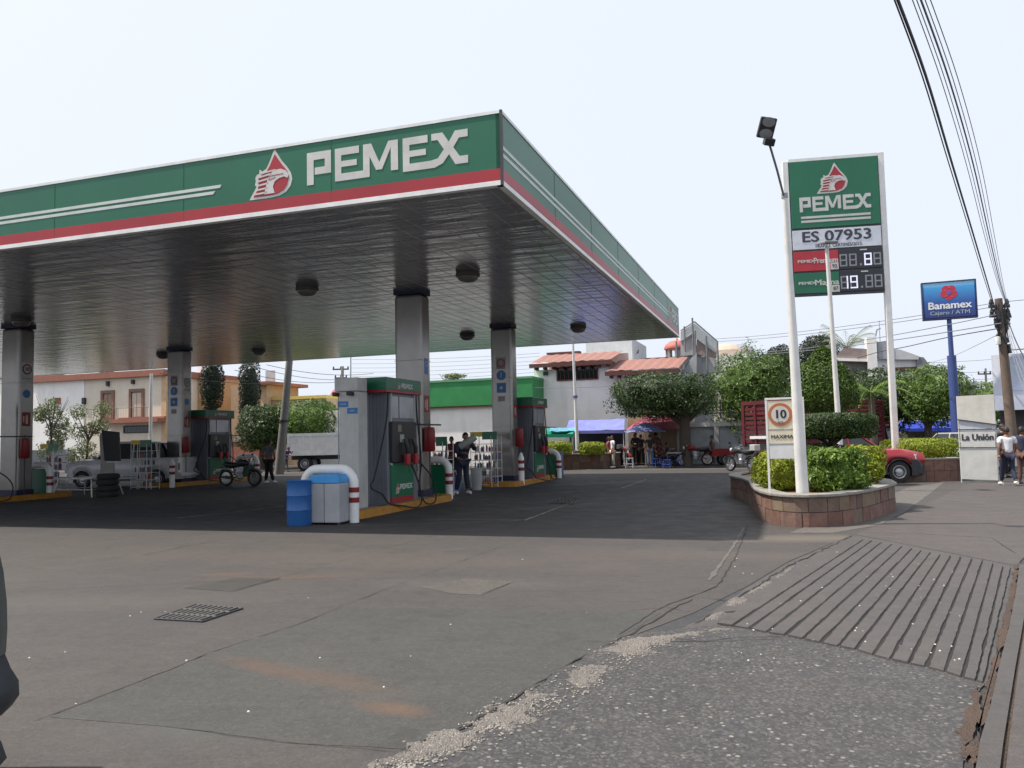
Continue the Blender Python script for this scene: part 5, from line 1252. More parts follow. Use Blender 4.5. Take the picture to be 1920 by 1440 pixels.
for k in range(8):
    a=math.pi*k/4;b.box(X0+.62*math.cos(a)-.07,X0+.62*math.cos(a)+.07,2.6+.62*math.sin(a)-.07,2.6+.62*math.sin(a)+.07,z-.1,z+.62)
o=b.build('cupola',mat('cupola_pale',(.42,.36,.34),.7),t);b=MB().lathe([(.78,.60),(.80,.68),(.72,.86),(.45,1.08),(.08,1.15),(.02,1.3)],(X0,2.6,z),16);b.build('cupola_dome',mat('dome_terracotta',(.42,.13,.10),.7),o,smooth=True)
# bird on the coping
P=at(1196,663,50);t=thing('bird','small dark bird perched on the dark roof coping beside the cupola','bird',(P.x,P.y,P.z))
MB().sphere((0,0,.10),.08,8,(.7,.7,1.2)).sphere((.03,0,.21),.045,8).tube([(0,0,.08),(-.10,0,-.03)],[.04,.015],5).tube([(.06,0,.21),(.11,0,.20)],[.014,.005],4).build('body',BLACK,t,smooth=True)
# grey block behind
t=bld('apartment_block','plain pale grey block behind the tiled roofs, under the canopy edge',36);f=FB(t,36)
f.block('wall',(1101,636,1188,850),WGREY,6,0,0)
# unfinished building with stairs
W=29;t=bld('unfinished_building','grey unfinished building with steel posts and a stepped glazed parapet, right of the cupola',W);f=FB(t,W)
f.block('wall',(1274,648,1318,850),GREYW,6,0,0);f.block('wall',(1318.5,668,1342,850),WGREY,6,.3,0);f.block('wall',(1342.5,662,1402,850),WALLW,6,.6,0)
def poly(px,m,name,w0,th,par=t,W_=W): 
    P=[gx(x,y,W_+w0) for x,y in px];b=MB();b.prism(P,(0,w0,0),X1,Z,NF,0,th);return b.build(name,m,par)
GLZ=mat('pale_glazing',(.42,.45,.47),.3)
poly([(1276,622),(1302,606),(1302,625),(1276,642)],GLZ,'stair_parapet',-.3,.08)
poly([(1302,606),(1345,642),(1345,664),(1302,632)],GLZ,'stair_parapet',-.35,.08)
poly([(1276,642),(1302,625),(1304,665),(1276,668)],mat('block_wall',(.42,.42,.43),.9,var=.15,scale=3),'stair_wall',-.2,.15)
poly([(1306,634),(1343,662),(1343,672),(1306,664)],mat('rose_block',(.33,.25,.24),.9),'upper_wall',-.15,.15)
poly([(1284,690),(1306,662),(1306,700),(1270,702)],GREYW,'stair_flank',-.9,.3)
b=MB()
for px,y0,y1 in((1298,596,730),(1303,620,740),(1324,630,735),(1283,612,660),(1345,640,700),(1268,640,690)):
    X0,z1_=gx(px,y0,W-.6);_,z0_=gx(px,y1,W-.6);b.tube([(X0,-.6,z0_),(X0,-.6,z1_)],.055,6)
for (xa,ya,xb,yb) in((1276,620,1302,603),(1302,603,1345,640),(1284,690,1308,660),(1276,640,1300,624)):
    X0,z0_=gx(xa,ya,W-.6);X1b,z1_=gx(xb,yb,W-.6);b.tube([(X0,-.6,z0_),(X1b,-.6,z1_)],.045,5)
b.build('steel_frame',mat('steel_grey',(.16,.17,.18),.6),t)
P=gx(1361,662,W+3);b=MB().lathe([(1.15,-.6),(1.2,.1),(1.0,.35),(.3,.55),(.02,.6)],(P[0],3,P[1]),18);b.build('water_tank',mat('tank_beige',(.48,.38,.30),.7),t,smooth=True)
P=gx(1386,664,W+3);b=MB().lathe([(1.0,-.5),(1.0,0),(.8,.3),(.4,.48),(.02,.52)],(P[0],3,P[1]),18);b.build('water_tank',mat('tank_grey',(.28,.25,.25),.7),t,smooth=True)
poly([(1340,700),(1400,700),(1400,775),(1372,800),(1338,800)],WALLW,'side_wall',-2.2,.3)
# low white garage wall
W=24.2;t=bld('garage_wall','low pale wall with two grey garage doors behind the parked tricycle',W,'wall');f=FB(t,W)
f.block('wall',(1270,793,1460,905),mat('wall_greenish',(.40,.44,.43),.85,dirt=.3,scale=1),.5,0,0);f.block('lintel',(1268,791,1460,799),mat('lintel_pale',(.55,.55,.53),.8),.7,-.2)
f.block('garage_door',(1296,806,1340,872),mat('door_grey',(.36,.39,.40),.6,dirt=.2),.08,-.08,.03);f.block('garage_door',(1350,806,1400,872),mat('door_grey',(.36,.39,.40),.6),.08,-.08,.03)
f.block('pillar',(1340.5,798,1349.5,872),GREYW,.3,-.25,.03)
f.block('canopy_slab',(1262,770,1300,792),GREYW,.3,.6);
b=MB();X0,z=gx(1352,775,W);b.tube([(X0,-.3,z-.3),(X0,-.3,z+.7)],.04,5).tube([(X0-.8,-.3,z),(X0+.8,-.3,z+.1)],.05,5).box(X0+.3,X0+1.6,-.4,-.1,z-.25,z+.1);b.build('service_meter',DARK,t)
# houses on the right, beyond the trees
W=31;t=bld('town_house','white house with a grey-brown sloping roof and square chimney tower',W,'house');f=FB(t,W)
f.block('wall',(1572,672,1628,800),mat('taupe_wall',(.26,.235,.21),.85),6,.3,0);f.block('wall',(1646,664,1722,800),WALLW,6,.2,0);f.block('chimney_tower',(1628,632,1646,800),WALLW,1.4,-.3,0)
def poly2(px,m,name,w0,th): 
    P=[gx(x,y,W+w0) for x,y in px];b=MB();b.prism(P,(0,w0,0),X1,Z,NF,0,th);return b.build(name,m,t)
poly2([(1564,672),(1582,652),(1626,654),(1627,674)],mat('roof_taupe',(.25,.20,.18),.85,var=.2,scale=5),'sloping_roof',-.1,1.5)
poly2([(1564,676),(1564,671),(1628,673),(1628,678)],WALLW,'eave',-.25,.3)
poly2([(1646,664),(1664,652),(1690,656),(1724,668),(1722,674),(1646,674)],mat('roof_pale',(.50,.50,.49),.8),'gable',-.1,.4)
poly2([(1718,668),(1732,670),(1746,688),(1744,696),(1720,696)],mat('roof_grey_dark',(.20,.20,.20),.85),'side_roof',-.05,2)
poly2([(1718,676),(1742,694),(1742,780),(1718,780)],GREYW,'side_wall',.1,2)
f.block('window_strip',(1600,688,1627,700),GLASS,.1,.15);f.block('window_strip',(1678,688,1718,696),mat('window_brown',(.12,.05,.04),.6),.1,.05)
b=MB();X0,z=gx(1641,632,W);b.box(X0+.1,X0+.7,-.2,.5,z-1.3,z-.3);b.tube([(X0,0,z),(X0+.1,0,z+.4),(X0+.3,0,z+.5)],.05,5);b.build('roof_equipment',GREY,t)
t=bld('town_house','grey flat-roofed building far behind the blue sign post',33,'house');f=FB(t,33)
f.block('wall',(1792,721,1830,850),mat('grey_brown_wall',(.24,.24,.23),.85),4,0,0);f.block('parapet',(1790,718,1832,723),GREY,4.2,-.1)
P=at(1900,870,33);t=thing('shop_building','white building with a pale awning behind the brown utility pole','building',(P.x,P.y,0),face_cam(1900,33)-.15)
b=MB().box(-.55,4,.0,4,2.9,4.6);b.build('upper_wall',mat('white_wall_b',(.62,.64,.70),.8,dirt=.1),t);b=MB().box(-.4,4,.2,4,0,2.9);b.build('shopfront',mat('shop_dark',(.07,.065,.07),.8),t)
b=MB();b.prism([(-.6,2.75),(3,2.75),(3,2.9),(-.6,2.9)],(0,0,0),X1,Z,NF,.6,1.2);b.prism([(-.62,2.3),(3,2.3),(3,2.75),(-.62,2.75)],(0,0,0),X1,Z,NF,.6,.05);b.build('awning',mat('awning_pale_blue',(.42,.45,.55),.7),t)
for k in range(3):
    b=MB().box(.1+k*.75,.6+k*.75,-.05,-.005,3.1,4.5);b.build('vertical_panel',mat('panel_bluewhite',(.5,.55,.66),.5),t)
b=MB().tube([(.05,-.4,2.9),(.05,-.4,4.75),(3,-.4,4.75)],.05,6);b.build('gutter_pipe',GREY,t,smooth=False)
# ================================================================ STALLS AND AWNINGS
def sag_sheet(t,corners,m,name='tarp',n=10,sag=.18,th=.012,seed=0):
    A,B_,C_,D_=[Vector(c) for c in corners];vs=[];fs=[]
    for s_ in(0,1):
        for i in range(n+1):
            for j in range(n+1):
                u,v=i/n,j/n;p=A.lerp(B_,u).lerp(D_.lerp(C_,u),v);p=p+Vector((0,0,-sag*math.sin(math.pi*u)*math.sin(math.pi*v)+.06*noise.noise(Vector((u*5,v*5,seed)))-s_*th));vs.append(p)
    k0=(n+1)**2
    for i in range(n):
        for j in range(n):
            a=i*(n+1)+j;fs.append((a,a+1,a+n+2,a+n+1));fs.append((a+k0,a+k0+n+1,a+k0+n+2,a+k0+1))
    b=MB().add(vs,fs);return b.build(name,m,t,smooth=False,recalc=False)
def stall(label,px0,px1,ytf,ytb,d,dep,m,back=None,valance=.15,cat='market stall',poles=True):
    P=at((px0+px1)/2,870,d);t=thing('market_stall',label,cat,(P.x,P.y,0),face_cam((px0+px1)/2,d)-.05)
    w_=(px1-px0)*scale_at(d)/2;zf_=at(960,ytf,d).z+(0) ;zf_=CAM_H+((821-.0219*((px0+px1)/2-960))-ytf)*scale_at(d);zb_=CAM_H+((821-.0219*((px0+px1)/2-960))-ytb)*scale_at(d+dep)
    sag_sheet(t,[(-w_,0,zf_),(w_,0,zf_),(w_,dep,zb_),(-w_,dep,zb_)],m)
    b=MB();b.prism([(-w_,zf_-valance),(w_,zf_-valance-.03),(w_,zf_),(-w_,zf_)],(0,0,0),X1,Z,NF,.01,.01);b.build('valance',m,t)
    if poles:
        for sx in(-w_+.05,w_-.05):
            for (yy,zz) in((0.03,zf_),(dep,zb_)): MB().tube([(sx,yy,0),(sx,yy,zz)],.025,6).build('pole',WIREW,t)
    if back: MB().box(-w_,w_,dep-.05,dep,.1,zf_-.1).build('back_sheet',back,t)
    return t,w_,zf_
TB=mat('tarp_blue',(.19,.21,.52),.6,var=.12,scale=2);TG=mat('tarp_green',(.0,.26,.15),.6);TN=mat('tarp_dark',(.045,.05,.075),.85)
t,w_,zf_=stall('market stall under a faded violet-blue tarp, left of the food stall',1062,1172,806,786,43,2.4,TB,TN)
b=MB().box(-w_+.2,w_-.2,.4,1.2,.75,.8).box(-w_+.25,w_-.25,.5,1.1,.03,.75);b.build('counter',TN,t)
t,w_,zf_=stall('small stall with a green and turquoise awning beside the violet tarp',1018,1076,813,803,41.5,2.2,TG,None)
sag_sheet(t,[(-w_+.3,.8,zf_+.15),(w_+.2,.8,zf_+.15),(w_+.2,2.,zf_+.35),(-w_+.3,2.,zf_+.35)],mat('tarp_turquoise',(.12,.32,.42),.6),'inner_tarp')
t,w_,zf_=stall('blue tarp stall with pale side curtain behind the clipped hedge',1690,1786,802,788,42,2.2,mat('tarp_royal',(.015,.04,.33),.6),mat('net_grey',(.13,.13,.10),.85))
b=MB().box(w_-1.1,w_+.5,1.2,1.25,.2,zf_-.2);b.build('side_curtain',mat('curtain_white',(.5,.5,.48),.8),t)
b=MB()
for k in range(8): b.tube([(-w_+.2+k*.3,.3,.9),(-w_+.2+k*.3,.3,zf_-.4)],.02,5)
b.box(-w_,w_,.2,.9,.03,1.0);b.build('goods_table',mat('goods_olive',(.16,.16,.11),.8),t)
# umbrellas
def umbrella(label,px,d,ytop,wpx,hpx,m,m2=None,name='umbrella',arch=False):
    P=at(px,860,d);t=thing(name,label,'umbrella',(P.x,P.y,0));z1=at(px,ytop,d).z;R_=wpx*scale_at(d)/2;h=hpx*scale_at(d)
    b=MB();n_=8;vs=[(0,0,z1)];fs=[]
    for r_ in range(1,5):
        for k in range(n_*2):
            a=math.pi*k/n_;f=r_/4;rr_=R_*f*(1-.05*(k%2));vs.append((rr_*math.cos(a),rr_*math.sin(a)*.85,z1-h*(1-math.cos(f*math.pi/2)) if arch else z1-h*f**1.2-(.04*(k%2)*f)))
    for k in range(n_*2): fs.append((0,1+k,1+(k+1)%(n_*2)))
    for r_ in range(3):
        for k in range(n_*2): j=(k+1)%(n_*2);a=1+r_*n_*2;fs.append((a+k,a+n_*2+k,a+n_*2+j,a+j))
    b.add(vs,fs);c=b.build('canopy',m,t,recalc=False);sm=c.modifiers.new('thick','SOLIDIFY');sm.thickness=.01
    MB().tube([(0,0,0),(0,0,z1)],.03,8).build('pole',WIREW,t)
    b=MB()
    for k in range(n_): a=2*math.pi*k/n_;b.tube([(0,0,z1-h*.9),(R_*.9*math.cos(a),R_*.9*math.sin(a)*.85,z1-h*.85)],.012,4)
    b.build('ribs',DARK,t)
umbrella('large domed dark red umbrella over the food stall, in front of the beige panel',1238,43.5,776,132,30,mat('umbrella_red',(.22,.015,.04),.6,c2=(.42,.10,.14),scale=1.2),arch=True)
umbrella('wide pale blue umbrella in front of the red one',1211,41.5,792,80,17,mat('umbrella_blue',(.26,.32,.58),.6,c2=(.14,.17,.42),scale=1.2))
P=at(1248,870,44.8);t=thing('beige_panel','beige canvas wall of the food stall beneath the red umbrella','panel',(P.x,P.y,0),-.2)
b=MB();b.prism([(-2.0,.05),(1.6,.05),(1.6,2.4),(1.1,3.0),(.2,3.25),(-.8,3.15),(-2.0,2.6)],(0,0,0),X1,Z,NF,0,.06);b.build('canvas',mat('canvas_beige',(.50,.38,.26),.85,dirt=.3),t)
def stool(label,px,py,m,h=.45,s_=.36,grp='plastic stools and tables by the food stall',name='plastic_stool',cat='stool',top=None,rz=None):
    P=gp(px,py,.03 if py<885 else 0);t=thing(name,label,cat,(P.x,P.y,P.z),random.uniform(-.4,.4) if rz is None else rz,grp)
    b=MB().box(-s_/2,s_/2,-s_/2,s_/2,h-.035,h);b.build('top' if h>.6 else 'seat',top or m,t,bevel=.01)
    for sx in(-1,1):
        for sy in(-1,1): MB().tube([(sx*s_*.5,sy*s_*.5,0),(sx*s_*.40,sy*s_*.40,h-.03)],.022,6).build('leg',m,t)
    b=MB()
    for sx in(-1,1): b.tube([(sx*s_*.46,-s_*.46,h*.4),(sx*s_*.46,s_*.46,h*.4)],.014,5);b.tube([(-s_*.46,sx*s_*.46,h*.4),(s_*.46,sx*s_*.46,h*.4)],.014,5)
    b.build('stretcher',m,t);return t
PBL=mat('plastic_blue',(.02,.08,.38),.5);PW=mat('plastic_white',(.55,.56,.58),.5)
stool('white plastic stool beside the red motorcycle at the food stall',1181,877,PW,.48)
stool('blue plastic stool left of the blue tables under the pale blue umbrella',1232,875,PBL,.42)
stool('blue plastic table with white top nearest the tree trunk',1266,874,PBL,.68,.7,name='plastic_table',cat='table',top=PW)
stool('blue plastic stool between the two blue tables',1251,877,PBL,.40)
stool('tall blue table with a white cloth in the middle of the food stall',1250,871,PBL,.85,.7,name='plastic_table',cat='table',top=PW)
stool('white open-legged work bench in front of the white pickup',165,930,WIREW,.62,1.5,grp=None,name='work_bench',cat='bench',rz=-.2)
P=gp(211,928);t=thing('display_board','grey board stand with a dark poster panel in front of the white pickup','board',(P.x,P.y,0),-.1)
sc=scale_at(27)
b=MB();b.prism([(-.35,.0),(.02,.0),(.02,2.0),(-.30,2.15),(-.50,2.0)],(0,0,0),X1,Z,NF,0,.08);b.build('board',mat('board_grey',(.30,.28,.26),.7),t)
b=MB();b.prism([(-.28,1.15),(.28,1.12),(.22,2.10),(-.40,2.18)],(0,-.02,0),X1,Z,NF,.01,.05);b.build('poster_panel',BLACK,t);b=MB().box(-.2,.35,-.05,-.02,1.08,1.12);b.build('ledge',PW,t)
p=gp(213,930);t=thing('tyre_stack','stack of dark tyres at the foot of the grey board stand','tyres',(p.x,p.y-.4,0));b=MB()
for k in range(4): b.lathe([(.16,k*.19),(.30,k*.19),(.345,k*.19+.05),(.345,k*.19+.13),(.30,k*.19+.18),(.16,k*.19+.18)],(.02*(k%2),0,0),18)
b.build('tyres',RUBBER,t,smooth=True)
# newspaper banner ------------------------------------------------------------
d=24.4;P=gp(1838,905);t=thing('newspaper_banner','tall white banner stand lettered with a newspaper name in old style type','banner stand',(P.x,P.y,0),face_cam(1840,24.5)+.03)
k_=scale_at(d);hyp=802.;zz=lambda y:CAM_H+(hyp-y)*k_
x0,x1=-29.5*k_,29.5*k_
sag=[]
SHW=mat('banner_sheet',(.60,.60,.57),.6,dirt=.15,bump=.3,bscale=3);SHW2=mat('banner_sheet_bluish',(.52,.54,.60),.6)
for sx in(x0,x1): MB().tube([(sx,.05,0),(sx,.05,zz(742))],.02,6).build('pole',WIREW,t)
MB().tube([(x0,.05,.12),(x1,.05,.12)],.018,5).tube([(.0,.05,0),(0,.05,.25)],.015,5).tube([(x0,.05,zz(826)),(x1,.05,zz(826))],.018,5).build('frame_bar',WIREW,t)
def shp(pts,name,m,off,th=.012):
    b=MB();b.prism(pts,(0,0,0),X1,Z,NF,off,th);return b.build(name,m,t)
shp([(x0,zz(786)),(x1,zz(798)),(x1,zz(741)),(x0,zz(742))],'top_sheet',mat('banner_cream',(.62,.60,.53),.6,dirt=.1),.02)
shp([(x0+.02,zz(803)),(x1-.02,zz(803)),(x1-.02,zz(790)),(x0+.02,zz(784))],'middle_sheet',SHW2,.0)
ls=shp([(x0+.03,zz(836)),(x1-.03,zz(837)),(x1-.03,zz(804)),(x0+.03,zz(803))],'lettered_sheet',SHW,.01)
shp([(x0,zz(895)),(x1-.02,zz(897)),(x1,zz(838)),(x0,zz(838))],'lower_sheet',SHW,.02)
MB().tube([(x0-.03,-.02,zz(803.4)),(x1+.03,-.02,zz(804))],.01,5).tube([(x0-.03,-.03,zz(837.2)),(x1+.03,-.03,zz(837.6))],.01,5).tube([(x0-.03,-.03,zz(785)),(x1+.1,-.03,zz(797))],.014,5).build('batten',DARK,t)
text('La Unión',.26,Vector((0,-.0,zz(819))),X1,Z,NF,INK,ls,off=.014,bold=.012,width=.80)
# ================================================================ VEHICLES (local x = forward, y = left)
def wheel(t,x,y,r,w_=.2,rim=None,side=1,hub=True):
    b=MB().lathe([(r*.62,-w_/2),(r*.93,-w_/2),(r,-w_/2+.03),(r,w_/2-.03),(r*.93,w_/2),(r*.62,w_/2),(r*.62,-w_/2)],(0,0,0),26,'y',cap=False);wl=b.build('wheel',RUBBER,t,smooth=True,loc=(x,y,r))
    s_=side;b=MB().lathe([(r*.64,-s_*w_*.1),(r*.64,s_*w_*.46),(r*.58,s_*w_*.50),(r*.50,s_*w_*.36),(r*.30,s_*w_*.34),(r*.22,s_*w_*.46),(.02,s_*w_*.48)],(0,0,0),20,'y')
    ri=b.build('rim',rim or STEEL,wl,smooth=True)
    b=MB().lathe([(r*.50,s_*w_*.37),(r*.36,s_*w_*.355)],(0,0,0),20,'y',cap=False);b.build('rim_groove',DARK,ri,smooth=True);return wl
def loft(stations,m,name,t,smooth=True):
    """stations: (x, halfwidth_low, z_low, halfwidth_mid, z_mid, halfwidth_top, z_top, crown)"""
    vs=[];fs=[]
    for (x,wl,zl,wm,zm,wt,zt,cr) in stations:
        vs+=[(x,0,zl),(x,wl,zl),(x,wm,zl+(zm-zl)*.35),(x,wm*1.01,zl+(zm-zl)*.7),(x,wm*.985,zm),(x,wt,zt),(x,wt*.6,zt+cr*.8),(x,0,zt+cr),(x,-wt*.6,zt+cr*.8),(x,-wt,zt),(x,-wm*.985,zm),(x,-wm*1.01,zl+(zm-zl)*.7),(x,-wm,zl+(zm-zl)*.35),(x,-wl,zl)]
    n_=14
    for i in range(len(stations)-1):
        for k in range(n_): j=(k+1)%n_;fs.append((i*n_+k,i*n_+j,(i+1)*n_+j,(i+1)*n_+k))
    fs.append(tuple(range(n_-1,-1,-1)));fs.append(tuple(range(len(vs)-n_,len(vs))))
    return MB().add(vs,fs).build(name,m,t,smooth=smooth)
def arch_z(x,xw,r,z0):
    dx=abs(x-xw)
    return max(z0,math.sqrt(max(0,(r*1.18)**2-dx*dx))+r) if dx<r*1.18 else z0
def pickup(label,loc_,rz,paint,name='pickup_truck',bumper=BLACK,L_=4.5,hood_z=1.02,roof_z=1.52,rim=None,hw=.84,xd=-.45):
    t=thing(name,label,'pickup truck',loc_,rz)
    r=.33;xf=L_/2-.80;xr=-L_/2+.85;xs=[];x=-L_/2
    while x<=L_/2+1e-6: xs.append(round(x,3));x+=.075
    st=[]
    for x in xs:
        z0=.30
        for xw in(xf,xr): z0=max(z0,arch_z(x,xw,r,.30))
        e=(L_/2-x)
        if x>L_/2-1.25:      # bonnet
            q=1-max(0,e)/1.25;zt=hood_z-.02-.22*max(0,q-.35)**1.6*1.2;wt=hw*(.86-.12*max(0,q-.4));wm=hw*(1-.10*max(0,q-.55)**1.2*2);cr=.05
        elif x>xd+.1: zt=hood_z+.0;wt=hw*.90;wm=hw;cr=.03
        else: zt=hood_z+.02;wt=hw*.93;wm=hw;cr=0.0
        if e<.16: z0=max(z0,.60-e*.6)
        st.append((x,wm*.92,min(z0,zt-.12),wm,max(zt-.14,z0+.05),wt,zt,cr))
    body=loft(st,paint,'body',t)
    # cabin: roof, pillars, glass
    xA,xB,xC,xD=L_/2-1.28,L_/2-1.95,xd+.15,xd
    zb=hood_z;pts=lambda s_:[(xA,s_*hw*.86,zb),(xB,s_*hw*.70,roof_z),(xC,s_*hw*.70,roof_z),(xD,s_*hw*.86,zb)]
    b=MB();Lp=pts(1);Rp=pts(-1);v=Lp+Rp;b.add(v,[(0,1,2,3),(7,6,5,4),(0,4,5,1),(2,6,7,3),(1,5,6,2)]);cab=b.build('cabin_glass',GLASS,t)
    b=MB();rz_=roof_z;b.add([(xB+.06,hw*.72,rz_-.02),(xC-.04,hw*.72,rz_-.02),(xC-.04,-hw*.72,rz_-.02),(xB+.06,-hw*.72,rz_-.02),(xB-.02,hw*.66,rz_+.045),(xC+.02,hw*.66,rz_+.045),(xC+.02,-hw*.66,rz_+.045),(xB-.02,-hw*.66,rz_+.045)],[(0,1,2,3),(4,7,6,5),(0,4,5,1),(1,5,6,2),(2,6,7,3),(3,7,4,0)])
    for s_ in(-1,1):
        b.tube([(xA+.02,s_*hw*.865,zb-.02),(xB+.02,s_*hw*.71,rz_)],.035,6);b.tube([(xD,s_*hw*.865,zb-.02),(xC,s_*hw*.71,rz_)],.05,6);m_=(xB+xD)/2+.1;b.tube([(m_,s_*hw*.87,zb-.02),(m_,s_*hw*.715,rz_)],.035,6)
    b.build('roof_and_pillars',paint,t,bevel=.012)
    for s_ in(-1,1):
        b=MB().cbox((xA-.05,s_*(hw+.09),zb+.08),(.10,.18,.14));b.build('mirror',bumper,t,bevel=.03)
        b=MB().box(xD+.2,xA-.25,s_*(hw*1.012)-.004,s_*(hw*1.012)+.004,.42,.44);b.box(xA-.30,xA-.29,s_*(hw*1.012)-.004,s_*(hw*1.012)+.004,.42,zb-.1).box(xD+.2,xD+.21,s_*hw*1.012-.004,s_*hw*1.012+.004,.42,zb-.1);d_=b.build('door_line',BLACK,t)
        b=MB().box(xD+.3,xD+.48,s_*hw*1.02-.012,s_*hw*1.02+.012,zb-.25,zb-.21);b.build('door_handle',bumper,t)
        b=MB().box(-L_/2+.2,L_/2-.9,s_*hw*.96-.02,s_*hw*.96+.02,.26,.34);b.build('sill',BLACK,t)
        b=MB();b.add([(L_/2-.30,s_*hw*.965,.71),(L_/2-.04,s_*hw*.72,.70),(L_/2-.10,s_*hw*.70,.83),(L_/2-.32,s_*hw*.945,.86)],[(0,1,2,3)]);o=b.build('headlight',mat('headlight_glass',(.55,.57,.6),.1,spec=.9),t,recalc=False);sm=o.modifiers.new('t','SOLIDIFY');sm.thickness=.05;sm.offset=0
        b=MB().box(-L_/2-.01,-L_/2+.05,s_*hw*.9-.07,s_*hw*.9+.05,.65,.92);b.build('tail_light',EXTRED,t)
        # arch trims
        for xw in(xf,xr):
            P_=[(xw+r*1.17*math.cos(a),s_*hw*1.005,r+r*1.17*math.sin(a)) for a in [math.pi*k/12 for k in range(13)]];MB().tube(P_,.022,5).build('wheel_arch',bumper if bumper is not BLACK else paint,t,smooth=True)
    b=MB();n_=15;vs=[]
    for k in range(n_):
        f=k/(n_-1)*2-1;y=f*(hw+.015);q=abs(f);xx=L_/2+.10-.30*q**4
        vs+=[(xx-.09,y,.22),(xx,y,.27),(xx+.02,y,.42),(xx+.01,y,.56),(xx-.06,y,.68),(L_/2-.44,y,.70),(L_/2-.44,y,.22)]
    fs=[]
    for k in range(n_-1):
        for j in range(7): a=k*7+j;c_=k*7+(j+1)%7;fs.append((a,c_,c_+7,a+7))
    fs.append((6,5,4,3,2,1,0));fs.append(tuple(range((n_-1)*7,n_*7)));b.add(vs,fs);b.build('front_bumper',bumper,t,smooth=True)
    b=MB().box(L_/2-.02,L_/2+.06,-hw*.55,hw*.55,.66,.78);b.build('grille',BLACK,t)
    b=MB().box(-L_/2-.12,-L_/2+.02,-hw*.95,hw*.95,.38,.55);b.build('rear_bumper',bumper,t,bevel=.03)
    # bed opening
    b=MB().box(-L_/2+.06,xd-.17,-hw*.80,hw*.80,hood_z-.01,hood_z+.024);b.build('bed_floor',BLACK,t)
    for xw in(xf,xr):
        for s_ in(-1,1): wheel(t,xw,s_*(hw-.10),r,.2,rim,s_)
    return t
wc=gp(1686,905);
red=pickup('red pickup with black front bumper parked side-on behind the rounded planter',(wc.x-1.45,wc.y+.75,0),R(-3),CARRED,bumper=mat('bumper_black',(.03,.03,.033),.55),rim=mat('rim_silver',(.45,.45,.46),.35,metal=.5),L_=4.5)
CARWH=mat('car_white',(.50,.50,.51),.3,coat=.4)
P=gp(228,914);pickup('white pickup truck standing in the shade between the two left columns',(P.x+.1,P.y+.6,0),R(180-4),CARWH,bumper=CARWH,hood_z=1.12,roof_z=1.74,L_=4.7,xd=-1.5)
